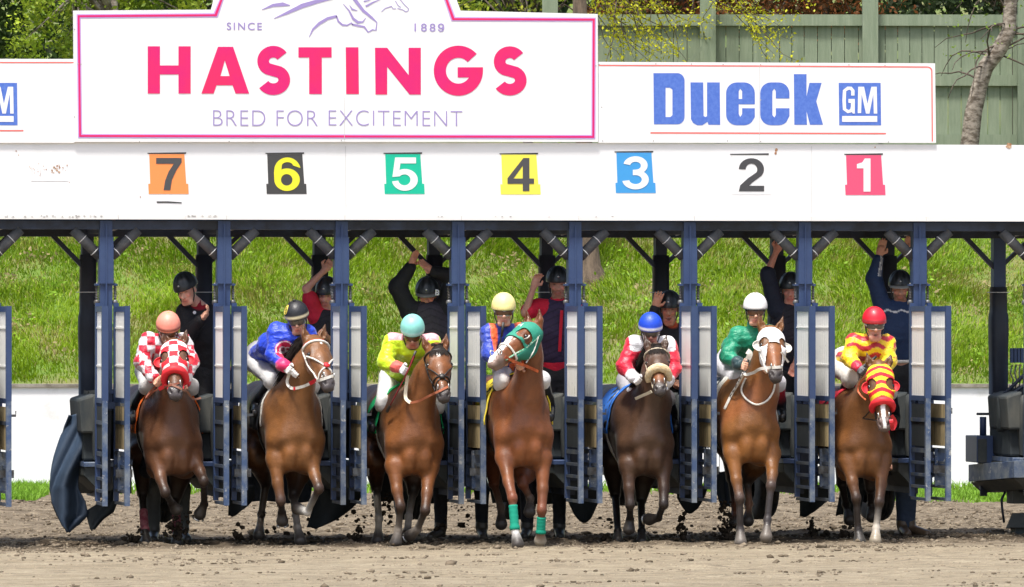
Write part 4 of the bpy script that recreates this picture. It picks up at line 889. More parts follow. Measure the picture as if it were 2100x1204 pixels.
rust = mat('rust_stain', (.33, .13, .045), .9, col2=(.60, .42, .28), vs=20)
mb = []
rr = random.Random(11)
def blob(cx, cy, r, n=9): return [(cx+r*rr.uniform(.5, 1.2)*math.cos(k_*2*math.pi/n), cy+r*rr.uniform(.5, 1.2)*math.sin(k_*2*math.pi/n)) for k_ in range(n)]
stn = [blob(118+rr.gauss(0, 9), 348+rr.gauss(0, 5), rr.uniform(.6, 2.2)) for _ in range(26)]+[blob(75+rr.gauss(0, 7), 350+rr.gauss(0, 8), rr.uniform(.4, 1.1)) for _ in range(14)]+[blob(1592, 308, 4, 7), blob(1591, 314, 3), blob(2069, 299, 7), blob(1795, 302, 2), blob(33, 310, 1.6), blob(38, 318, 1.4), blob(288, 404, 1.5), blob(61, 342, 1.2), blob(143, 374, 1.2), blob(1236, 127.5, 1.2)]
for i, lp in enumerate(stn): plate('rust_spot', [lp], rust, f_, YF-.002-.0004*(i % 4))
seam = smat('seam_line', (.60, .60, .58))
for lp in ([(64, 371), (140, 371), (140, 371.8), (64, 371.8)], [(708, 300), (709, 300), (710, 440), (709, 440)], [(1664, 300), (1664.8, 300), (1664.8, 440), (1664, 440)], [(1500, 319), (1574, 318), (1574, 319.4), (1500, 320.4)], [(65, 337), (65.8, 337), (66, 371), (65.2, 371)]): plate('seam', [lp], seam, f_, YF-.0016)

wear = [(a_, 443+rr.uniform(-1, 2), rr.uniform(.6, 1.5)) for a_ in [rr.uniform(0, 215) for _ in range(26)]+[rr.uniform(380, 445) for _ in range(12)]+[rr.uniform(880, 1300) for _ in range(8)]]+[(a_, 289+rr.uniform(-2, 3), rr.uniform(.4, 1.0)) for a_ in [rr.uniform(45, 200) for _ in range(16)]+[rr.uniform(300, 1220) for _ in range(14)]]
for i, (a_, b_, r_) in enumerate(wear): plate('worn_spot', [[(a_+(u-a_)*2.2, b_+(v-b_)*.8) for u, v in blob(a_, b_, r_)]], grime, f_, YF-.0145-.0004*(i % 4) if b_ > 400 else YF-.0016-.0004*(i % 4))
for a_, b_ in ((1229, 132), (1345, 131), (1418, 131.5), (1483, 132), (1560, 132.5), (1640, 133), (1741, 133), (1815, 134), (1236, 289), (1340, 289), (1492, 289), (1560, 290), (1822, 291), (1234, 220), (1560, 205)): plate('rivet', [arc(a_, b_, 1.3, 1.3, 0, 330, 8)], grime, sg, yr-.0006)
for a_, b_ in ((153, 60), (160, 131), (166, 132), (153, 240), (700, 288), (1222, 135), (286, 291), (470, 290)): plate('rivet', [arc(a_, b_, 1.4, 1.4, 0, 330, 8)], grime, big, yb-.0030)
for lp in ([(706, 200), (706.8, 200), (706.8, 290), (706, 290)], [(1557, 135), (1557.7, 135), (1557.7, 292), (1557, 292)]): plate('seam', [lp], seam, big if lp[0][0] < 1000 else sg, (yb if lp[0][0] < 1000 else yr)-.0034)
# ================================================================== the horses
coat = vcmat('horse_coat', rough=.42, bump=.45, bs=14, var=.26, vs=9, spec=.42, coat=.06, dist=.014, sheen=.05, bs2=110, bump2=.8)
hairm = vcmat('horse_hair', rough=.7, spec=.15, bump=.4, bs=60, var=.4, vs=50, stretch=(4, 4, .5))
clothm = vcmat('thin_cloth', rough=.75, bump=.25, bs=30, var=.08, vs=40)
leather = mat('brown_leather', (.16, .055, .025), .5, bump=.1, bs=50); wleather = mat('white_strap', (.78, .76, .70), .5, col2=(.62, .58, .50), vs=30)
bleather = mat('black_strap', (.02, .018, .016), .45); redm = mat('red_trim', (.72, .02, .03), .6); orm = mat('orange_rein', (.62, .13, .03), .6, col2=(.4, .08, .03), vs=20)
bitm = mat('bit_steel', (.55, .55, .52), .3, 1.); eyem = mat('eye_gloss', (.008, .006, .005), .08, spec=.8); greenm = mat('green_braid', (.0, .30, .14), .7, col2=(.5, .6, .5), vs=60)
def vv(p): return np.array(p, float)
def nrm(v): v = vv(v); return v/np.linalg.norm(v)
def W(p): return vv(P(*p))
CAMB = vv((-FW.x, -FW.y, 0))                       # towards the camera
SIDE = vv(RT)
class Horse: pass
def make_horse(hd):
    H = Horse(); H.d = hd; S = Sdf(); H.S = S
    yc = hd['yc']; col = vv(hd['col']); leg = vv(hd.get('legcol', (.028, .018, .013)))*.6; belly = col*.8
    ch = W((hd['chest'][0], hd['chest'][1], yc)); yaw = hd.get('yaw', 0)
    fwd = vv((math.sin(yaw), -math.cos(yaw), 0)); sd_ = vv((math.cos(yaw), math.sin(yaw), 0)); up = vv((0, 0, 1)); dz = hd.get('dz', 0)
    def T(s, b, z): return vv((ch[0], yc, 0))-fwd*b+sd_*s+up*(z+dz)
    H.T = T; H.fwd, H.sd = fwd, sd_
    zc = ch[2]; wd = hd.get('w', .255)                 # breast height and half width
    # --- trunk
    fl = lambda k: (sd_, k)
    zt = zc+.30
    S.ell(T(0, .55, zt-.12), (wd*.97, .50, .37), (sd_, -fwd, up), col, .10)
    S.cap(T(0, .45, zt-.02), T(0, 1.15, zt+.02), .27, .26, col, None, .12, fl(.92))
    S.cap(T(0, 1.15, zt+.03), T(0, 1.62, zt+.06), .27, .25, col, None, .12, fl(.98))
    S.cap(T(0, .48, zt+.25), T(0, .85, zt+.17), .07, .09, col*.8, None, .12)
    for s in (-1, 1):
        S.ell(T(s*.14, 1.62, zt-.02), (.145, .30, .30), (sd_, -fwd, up), col, .08)
        # shoulder blade, point of shoulder, breast muscle
        S.cap(T(s*(wd*.36), .44, zt+.13), T(s*(wd*.54), .17, zc+.08), .115, .105, col, col*1.02, .13)
        S.cap(T(s*.055, .16, zt+.08), T(s*.105, .06, zc+.10), .055, .060, col, None, .035)
        S.cap(T(s*(wd*.54), .17, zc+.08), T(s*(wd*.52), .27, zc-.14), .105, .100, col*1.02, None, .12)
        S.ell(T(s*.068, .070, zc-.040), (.080, .10, .120), (sd_, -fwd, up), col*vv((1.16, 1.14, 1.1)), .040)
        S.ell(T(s*.075, .16, zc-.13), (.088, .16, .075), (sd_, -fwd, up), col, .05)
    S.cap(T(0, .05, zc+.13), T(0, .12, zc-.11), .060, .06, col, None, .05)
    # --- neck
    pol = W((*hd['poll'][:2], yc+hd['poll'][2])); nb = W((*hd['neck'][:2], yc+hd['neck'][2])) if 'neck' in hd else T(0, .30, zt+.02)
    nb_lo = T(0, .16, zc+.17)
    mid = nb*.46+pol*.54-fwd*.0+up*(-.01)
    nd = nrm(pol-nb); nf = hd.get('nw', .74)
    nsd = nrm(np.cross(nd, np.cross(sd_, nd)))
    S.cap(nb_lo+up*.02, mid, .165, .125, col, None, .14, (nsd, nf)); S.cap(nb, mid, .215, .13, col, None, .10, (nsd, nf)); S.cap(mid, pol-nd*.03, .128, .088, col, None, .06, (nsd, .85))
    # --- head
    muz = W((*hd['muz'][:2], yc+hd['muz'][2])); a = nrm(muz-pol); hl = np.linalg.norm(muz-pol); k = hl/.60; H.k = k; H.hl = hl
    nn = vv(hd.get('face', CAMB)); nn = nrm(nn-a*nn.dot(a)); s = nrm(np.cross(nn, a)); s = s if s.dot(SIDE) > 0 or hd.get('noflip') else -s
    def Hh(aa, n_, ss): return pol+a*aa*k+nn*n_*k+s*ss*k*1.05
    H.Hh, H.a, H.n, H.s, H.pol = Hh, a, nn, s, pol
    hc = vv(hd.get('headcol', col)); mz = vv(hd.get('muzcol', (.035, .027, .024)))
    HS = Sdf(); H.HS = HS
    for X_ in (S, HS):
        X_.ell(Hh(.09, -.035, 0), (.104*k, .135*k, .097*k), (s, a, nn), hc, .04)
        X_.cap(Hh(.10, -.01, 0), Hh(.25, -.012, 0), .090*k, .086*k, hc, None, .04, (s, 1.12))
        X_.cap(Hh(.24, .000, 0), Hh(.46, .004, 0), .074*k, .052*k, hc, hc*.9, .035, (s, 1.0))
        for q in (-1, 1):
            X_.ell(Hh(.20, -.09, q*.048), (.035*k, .115*k, .075*k), (s, a, nn), hc, .035)
            X_.cap(Hh(.26, -.085, q*.038), Hh(.47, -.045, q*.020), .042*k, .032*k, hc, hc*.8, .03)
            X_.cap(Hh(.145, .030, q*.062), Hh(.235, .018, q*.080), .030*k, .026*k, hc*1.05, None, .022)
            X_.cap(Hh(.28, -.02, q*.066), Hh(.40, -.02, q*.048), .014*k, .010*k, hc*1.1, None, .02)
        X_.ell(Hh(.53, -.008, 0), (.060*k, .080*k, .055*k), (s, a, nn), mz, .03)
        for q in (-1, 1): X_.ell(Hh(.535, .014, q*.036), (.026*k, .038*k, .032*k), (s, a, nn), mz*1.2, .015)
        X_.cap(Hh(.50, -.055, 0), Hh(.565, -.050, 0), .036*k, .028*k, mz, None, .018); X_.cap(Hh(.585, -.012, -.02), Hh(.585, -.012, .02), .028*k, .028*k, mz*1.2, None, .02)
    for q in (-1, 1):
        S.cap(Hh(.545, .040, q*.050), Hh(.57, .020, q*.030), .012*k, .009*k, (0, 0, 0), None, .006, cut=True)
        S.ell(Hh(.20, .016, q*.102), (.014*k, .026*k, .020*k), (s, a, nn), col=(0, 0, 0), k=.012, cut=True)
    S.cap(Hh(.60, -.036, -.05), Hh(.60, -.036, .05), .006, .006, (0, 0, 0), None, .006, cut=True)
    # ears
    for q, key in ((-1, 'earL'), (1, 'earR')):
        e0 = Hh(.005, -.03, q*.062); e1 = W((*hd[key][:2], 0)); yy = e0[1]+hd[key][2] if len(hd[key]) > 2 else e0[1]+.02
        e1 = W((*hd[key][:2], yy)); ed = nrm(e1-e0); em = e0*.55+e1*.45
        es = nrm(np.cross(ed, nn)); S.cap(e0, em, .030*k, .036*k, hc*.8, None, .02, (es, 1.05)); S.cap(em, e1, .036*k, .006, hc*.75, hc*.35, .012, (es, .95))
        S.cap(em+nn*.036*k-ed*.03, e1*.75+em*.25+nn*.022*k, .020*k, .006*k, (0, 0, 0), None, .008, cut=True)
    # --- legs:  (upper, knee, fetlock, hoof)
    def foreleg(j, s_):
        el, kn, ft, hf = [W((p[0], p[1], yc+p[2])) for p in j[:4]]; o_ = j[4] if len(j) > 4 else {}
        root = T(s_*wd*.56, .20, zc-.02); cl = o_.get('sock', leg); up_ = col
        S.chain([root, el*.7+root*.3], [.098, .082], up_, .06)
        S.cap(el*.7+root*.3, el*.45+kn*.55, .080, .047, up_*1.22, up_*.95, .05); S.cap(el*.45+kn*.55, kn, .048, .041, up_*.8, leg*1.2+up_*.22, .03)
        S.ell(kn, (.043, .043, .055), None, leg*1.2+up_*.10, .02)
        can = kn*.15+ft*.85; S.cap(kn, can, .031, .024, leg*1.2, leg, .02); S.cap(kn*.9+ft*.1+(-fwd)*-.0, ft, .026, .030, leg, cl, .015)
        S.ell(ft, (.037, .037, .038), None, cl, .015)
        d_ = nrm(hf-ft); L = np.linalg.norm(hf-ft); top = ft+d_*max(L-.075, L*.45)
        S.cap(ft, top, .030, .036, cl, cl, .02); S.cap(top, hf, .043, .058, o_.get('hoof', (.05, .041, .034)), None, .006)
        if hf[2] < .10: S.cap(vv((hf[0], hf[1], -.2)), vv((hf[0], hf[1], -.06)), .2, .06, (0, 0, 0), None, .005, cut=True)
        return el, kn, ft, hf
    def hindleg(j, s_):
        st, hk, ft, hf = [W((p[0], p[1], yc+p[2])) for p in j[:4]]; o_ = j[4] if len(j) > 4 else {}; cl = o_.get('sock', leg); dk = col*.55
        root = T(s_*.14, 1.48, zt-.12)
        S.cap(root, st, .185, .12, col*.7, dk, .06); S.cap(st, hk, .115, .050, dk, leg*1.2, .05); S.cap(hk-(-fwd)*-.02, hk-(-fwd)*.01+up*.05, .045, .032, leg*1.3, None, .02)
        S.cap(hk, ft, .037, .031, leg*1.2, cl, .02); S.ell(ft, (.039, .039, .04), None, cl, .015)
        d_ = nrm(hf-ft); L = np.linalg.norm(hf-ft); top = ft+d_*max(L-.075, L*.45)
        S.cap(ft, top, .030, .036, cl, cl, .02); S.cap(top, hf, .043, .057, o_.get('hoof', (.05, .041, .034)), None, .006)
        return st, hk, ft, hf
    H.fl = foreleg(hd['FL'], -1); H.fr = foreleg(hd['FR'], 1); H.hl_ = hindleg(hd['HL'], -1); H.hr = hindleg(hd['HR'], 1)
    V, Q = S.surface(.0105)
    c_ = S.colors(V, .010)
    # coat markings: warm flanks, darker topline, own blaze or star
    q = V-pol; ha = q@a/k; hn = q@nn/k; hs = q@s/k
    ht = V[:, 2]-zc-dz; m = np.clip((fbm(V*3.1, 3)-.42)*2.5, 0, 1)[:, None]; c_ = c_*(1-.16*m)
    onneck = np.linalg.norm(V-mid, axis=1)
    if 'mark' in hd:
        w_ = hd['mark'](ha, hs, hn, V); c_ = c_*(1-w_[:, None])+vv((.80, .78, .74))*w_[:, None]
    if 'tan' in hd: w_ = hd['tan'](ha, hs, hn); c_ = c_*(1-w_[:, None])+vv(hd.get('tancol', (.22, .075, .024)))*w_[:, None]
    w_ = np.exp(-(((ha-.195)/.036)**2+((np.abs(hs)-.088)/.022)**2))*.55*(hn > -.03); c_ = c_*(1-w_[:, None])+vv((.02, .013, .01))*w_[:, None]
    hoof = None
    o = npmesh('horse', V, Q, coat, None, c_, origin=(ch[0], yc, 0)); tag(o, hd['label'], 'horse', 'racehorses leaving the gate'); H.o = o
    for q_ in (-1, 1):
        mb = MB(); r = .021*k; mb.lathe(Hh(.198, .012, q_*.093), [(r*math.sin(math.pi*i/8), -r*math.cos(math.pi*i/8)) for i in range(9)], tuple(s*q_), 14); mb.build('eye', eyem, o, smooth=True)
    return H
def on_head(H, aa, ang, infl=.006):
    """point on the head surface at station aa (0 poll .. .6 muzzle), angle from the forehead towards +side"""
    d_ = H.n*math.cos(ang)+H.s*math.sin(ang); c_ = H.Hh(aa, -.03, 0); t = np.linspace(.01, .22, 90)[:, None]; F = H.HS.at(c_+d_*t)
    i = np.argmax(F > infl); return c_+d_*t[i]
def strap(H, name, pts, mat_, r=.0075, infl=.006, loop=False):
    path = [Vector(on_head(H, aa, math.radians(an), infl)) for aa, an in pts]; 
    if loop: path.append(path[0])
    return MB().tube(path, r, 6).build(name, mat_, H.o, smooth=True)
def smooth_path(pts, n=8):
    pts = [Vector(p) for p in pts]; out = []
    for i in range(len(pts)-1):
        p0, p1, p2, p3 = pts[max(i-1, 0)], pts[i], pts[i+1], pts[min(i+2, len(pts)-1)]
        for j in range(n):
            t = j/n; out.append(.5*((2*p1)+(p2-p0)*t+(2*p0-5*p1+4*p2-p3)*t*t+(3*p1-p0-3*p2+p3)*t**3))
    out.append(pts[-1]); return out
def ribbon(name, path, w_, th, mat_, par, face=None):
    mb = MB(); path = [Vector(p) for p in path]; V = []; m = len(path); fc = Vector(face if face is not None else CAMB)
    for i, p in enumerate(path):
        t = (path[min(i+1, m-1)]-path[max(i-1, 0)]).normalized(); u = t.cross(fc).normalized(); v = t.cross(u)
        V += [p+u*w_/2+v*th/2, p-u*w_/2+v*th/2, p-u*w_/2-v*th/2, p+u*w_/2-v*th/2]
    F = [[i*4+k, i*4+(k+1) % 4, i*4+4+(k+1) % 4, i*4+4+k] for i in range(m-1) for k in range(4)]+[[3, 2, 1, 0], [m*4-4, m*4-3, m*4-2, m*4-1]]
    return mb.add(V, F).build(name, mat_, par, smooth=False)
def tack(H, o_):
    """bridle: browband, cheek straps, noseband, bit and reins"""
    bm = o_.get('bridle', bleather); r = o_.get('r', .0075)
    if not o_.get('hood'): strap(H, 'browband', [(.085, a_) for a_ in range(-100, 101, 20)], o_.get('brow', bm), o_.get('rb', r*1.4))
    for q in (-1, 1): strap(H, 'cheek_strap', [(.07+.41*t/7, q*(100+8*math.sin(t/2))) for t in range(8)], bm, r)
    if o_.get('nose', 1):
        nb = strap(H, 'noseband', [(.375, a_) for a_ in range(-150, 151, 20)], o_.get('nose_mat', bm), r*1.2)
    if o_.get('fig8'):
        for q in (-1, 1): strap(H, 'noseband_strap', [(.39-.055*t, q*(5+22*t)) for t in range(5)], bm, r)
        for q in (-1, 1): strap(H, 'noseband_strap', [(.40+.02*t, q*(5+24*t)) for t in range(5)], bm, r)
        p = on_head(H, .385, 0, .014); MB().lathe(p, [(0, -.006), (.026, -.006), (.03, .004), (.018, .014), (0, .014)], tuple(H.n), 14).build('nose_pad', o_.get('padmat', redm), H.o, smooth=True)
    H.bit = {}
    for q in (-1, 1):
        p = on_head(H, .485, q*100, .012); H.bit[q] = p; d1 = Vector(H.a); d2 = Vector(H.n)
        MB().tube([Vector(p)+(d1*math.cos(t)+d2*math.sin(t))*.026 for t in [2*math.pi*i/14 for i in range(15)]], .0055, 6, False).build('bit_ring', bitm, H.o, smooth=True)
def noseroll(H, name, mat_, a0=.36, r=.036, span=100, n_=-.0):
    pts = [Vector(on_head(H, a0+.02*(abs(a_)/90)**2, math.radians(a_), r*.55)) for a_ in range(-span, span+1, 10)]; m = len(pts)
    V = MB().tube(pts, [r*(.72+.28*math.sin(math.pi*i/(m-1))) for i in range(m)], 14); V.v = [tuple(Vector(p)+Vector([(vnoise(np.array(p)*70+i_)-.5)*.010 for i_ in range(3)])) for p in V.v]
    return V.build(name, mat_, H.o, smooth=True)
def hood(H, colfn, cupm, top=.0, bottom=.34, eye=.050, cups=True, label=None, holes=True, under=True, cupr=.052, cheek=0):
    V, Q = H.HS.surface(.007, infl=.009); q = V-H.pol; k = H.k; ha = q@H.a/k; hn = q@H.n/k; hs = q@H.s/k
    e = np.sqrt(((ha-.198)/1.15)**2+(np.abs(hs)-.088)**2+(np.minimum(hn-.01, .03))**2*.5)
    bot = bottom-.05*np.clip((np.abs(hs)-.03)/.05, 0, 1)*0
    bot = bot+cheek*np.clip((np.abs(hs)-.055)/.02, 0, 1); keep = (ha > -.035+top) & (ha < bot+(.10 if under else 0)*(hn < -.06)) & ((hn > -.09) | under)
    if holes: keep &= ~((e < eye) & (hn > -.05))
    V, Q, ha, hs, hn = sub(V, Q, keep, ha, hs, hn)
    o = npmesh('blinker_hood', V, Q, clothm, H.o, colfn(ha, hs, hn)); m = o.modifiers.new('s', 'SOLIDIFY'); m.thickness = .004; m.offset = 1
    if label: o['label'] = label
    for q_ in (-1, 1):
        if cups:                                # a half bowl behind each eye
            c_ = H.Hh(.20, -.0, q_*.090); V = []; F = []; nu, nv = 10, 6; ax, ay, az = H.s*q_, H.a, H.n
            for i in range(nu+1):
                for j in range(nv+1):
                    th = math.pi*(-.5+i/nu); ph = math.pi*.5*j/nv; rr = cupr*k
                    V.append(c_+ay*math.sin(th)*rr*1.05+(ax*math.sin(ph)*1.1-az*math.cos(ph)*.55)*math.cos(th)*rr+az*.012+ax*.012)
            for i in range(nu):
                for j in range(nv): z = i*(nv+1)+j; F.append([z, z+1, z+nv+2, z+nv+1])
            oc = MB().add(V, F).build('blinker_cup', cupm, H.o, smooth=True); md = oc.modifiers.new('s', 'SOLIDIFY'); md.thickness = .006
        mb = MB(); pts = []
        for i in range(22):
            t = 2*math.pi*i/21; aa = .198+.054*math.cos(t); d_ = nrm(H.n*(.35+.0)+H.s*q_*(.94)); c_ = H.Hh(aa, -.02, q_*.02)+vv(H.n)*.052*k*math.sin(t)
            tt = np.linspace(.01, .2, 60)[:, None]; Fv = H.HS.at(c_+H.s*q_*tt); pts.append(Vector(c_+H.s*q_*tt[np.argmax(Fv > .010)]))
    return o
def trunk_wrap(H, name, b0, b1, ang0, ang1, mat_or_fn, th=.012, ax_z=None, taper=0, nb=16, na=30, stripe=None, flare=0):
    """cloth lying over the back: shot outwards from the trunk axis onto the coat"""
    S = H.S; V = []; zc = W((H.d['chest'][0], H.d['chest'][1], H.d['yc']))[2]+.25
    for i in range(nb+1):
        for j in range(na+1):
            b_ = b0+(b1-b0)*i/nb; an = math.radians(ang0+(ang1-ang0)*j/na); b_ -= taper*(abs(an)/1.7)**2
            d_ = vv((0, 0, 1))*math.cos(an)+H.sd*math.sin(an); c_ = H.T(0, b_, zc); t = np.linspace(.05, .6, 110)[:, None]; F = S.at(c_+d_*t)
            neg = np.where(F < 0)[0]; k_ = np.argmax(F > .010) if len(neg) else 0; V.append(c_+d_*(t[k_]+.004*math.sin(i*.9+j*1.1)+flare*(abs(an)/1.7)**3))
    F = np.array([[i*(na+1)+j, i*(na+1)+j+1, (i+1)*(na+1)+j+1, (i+1)*(na+1)+j] for i in range(nb) for j in range(na)])
    o = npmesh(name, np.array(V), F, mat_or_fn, H.o); m = o.modifiers.new('s', 'SOLIDIFY'); m.thickness = th; return o
def push(H, p, infl=.010):
    p = vv(p); t = np.linspace(0, .5, 120)[:, None]; F = H.S.at(p+CAMB*t); bad = np.where(F < infl)[0]
    return p if not len(bad) else p+CAMB*t[min(bad[-1]+1, 119)]
def mane(H, side, n=420, L=.16, col=(.018, .014, .012), forelock=True, t0=.0):
    """tapered locks rooted along the crest of the neck, falling to one side"""
    S = H.S; pol = H.pol; nb = H.T(0, .42, W((H.d['chest'][0], H.d['chest'][1], H.d['yc']))[2]+.50); V = []; F = []; rng = random.Random(5)
    back = -vv(H.fwd)
    for i in range(n):
        f = rng.random()*.8
        base = vv(pol)*(1-f)+vv(nb)*f; dirc = nrm(back*.8+vv((0, 0, .6)))
        t = np.linspace(0, .3, 40)[:, None]; Fv = S.at(base+dirc*t); k_ = np.argmax(Fv > 0); root = base+dirc*t[k_]+H.sd*rng.uniform(-.015, .015)
        d_ = nrm(dirc*.5+H.sd*side*(.9+rng.uniform(-.3, .3))+vv((rng.uniform(-.3, .3), rng.uniform(-.2, .2), .25))); p = root; ln = L*rng.uniform(.6, 1.25); pts = [p]
        for q in range(5): d_ = nrm(d_+vv((0, 0, -.42))+vv((rng.uniform(-.12, .12), rng.uniform(-.12, .12), 0))); p = p+d_*ln/5; pts.append(p)
        _lock(V, F, pts, rng.uniform(.005, .011))
    if forelock:
        for i in range(150):
            root = H.Hh(.0+rng.uniform(-.02, .02), .0, rng.uniform(-.05, .05))+H.n*.05; an = rng.uniform(-1, 1)
            pts = [root+H.a*.02*0]
            for q in range(5):
                aa = .02+.028*q*rng.uniform(.85, 1.2); pp = on_head(H, aa, an*(.25+.13*q), .006+.006*rng.random()); pts.append(pp)
            _lock(V, F, pts, rng.uniform(.005, .010))
    o = npmesh('mane', np.array(V), F, hairm, H.o, np.array([col]*len(V))*RNG.uniform(.6, 1.6, (len(V), 1)), smooth=False); return o
def _lock(V, F, pts, wd_):
    n0 = len(V); m = len(pts)
    for i, p in enumerate(pts):
        t = nrm(pts[min(i+1, m-1)]-pts[max(i-1, 0)]+1e-6); u = np.cross(t, CAMB); u = u/max(np.linalg.norm(u), 1e-6); w_ = wd_*(1-i/(m-1)*.85); V.append(p-u*w_); V.append(p+u*w_)
    for i in range(m-1): F.append([n0+2*i, n0+2*i+1, n0+2*i+3, n0+2*i+2])
def tail(H):
    V = []; F = []; rng = random.Random(2); zc = W((H.d['chest'][0], H.d['chest'][1], H.d['yc']))[2]
    for i in range(160):
        p = H.T(rng.uniform(-.04, .04), 1.86, zc+.42); d_ = nrm(-H.fwd*.8+vv((rng.uniform(-.15, .15), 0, .1))); pts = [p]
        for q in range(6): d_ = nrm(d_+vv((rng.uniform(-.08, .08), rng.uniform(-.05, .05), -.42))); p = p+d_*.12; pts.append(p)
        _lock(V, F, pts, .009)
    npmesh('tail', np.array(V), F, hairm, H.o, np.array([(.016, .012, .010)]*len(V)), smooth=False)
def bandage(H, j, mat_, t0=.1, t1=.95, r=.038, end=None):
    a_, b_ = Vector(j[1]), Vector(j[2]); pts = [a_+(b_-a_)*(t0+(t1-t0)*i/14) for i in range(15)]
    V = MB().tube(pts, [r*(1+.035*math.sin(i*2.2))+(0.006 if i > 11 else 0) for i in range(15)], 14); return V.build('leg_wrap', mat_, H.o, smooth=True)
def shoe(H, j, mat_=None):            # steel shoe on a lifted foot
    ft, hf = Vector(j[2]), Vector(j[3]); ax = (hf-ft).normalized(); u = ax.orthogonal().normalized() if abs(ax.z) < .0 else (Vector((0, 0, 1))-ax*ax.z).normalized(); v = ax.cross(u); c_ = hf+ax*.048
    pts = [c_+(u*math.sin(t)+v*math.cos(t))*.050 for t in [math.radians(-60+300*i/18) for i in range(19)]]
    MB().tube(pts, .009, 6).build('horseshoe', mat_ or bitm, H.o, smooth=True)
BAY, CHEST, DARK = (.285, .105, .030), (.31, .098, .036), (.062, .032, .020)
def star(a0, s0, r1, r2, wob=0):
    def f(ha, hs, hn, V): return (((ha-a0)/r1)**2+((hs-s0+(ha-a0)*wob)/r2)**2+(fbm(V*40, 2)-.5)*.8 < 1).astype(float)*(hn > 0)
    return f
dk = dict
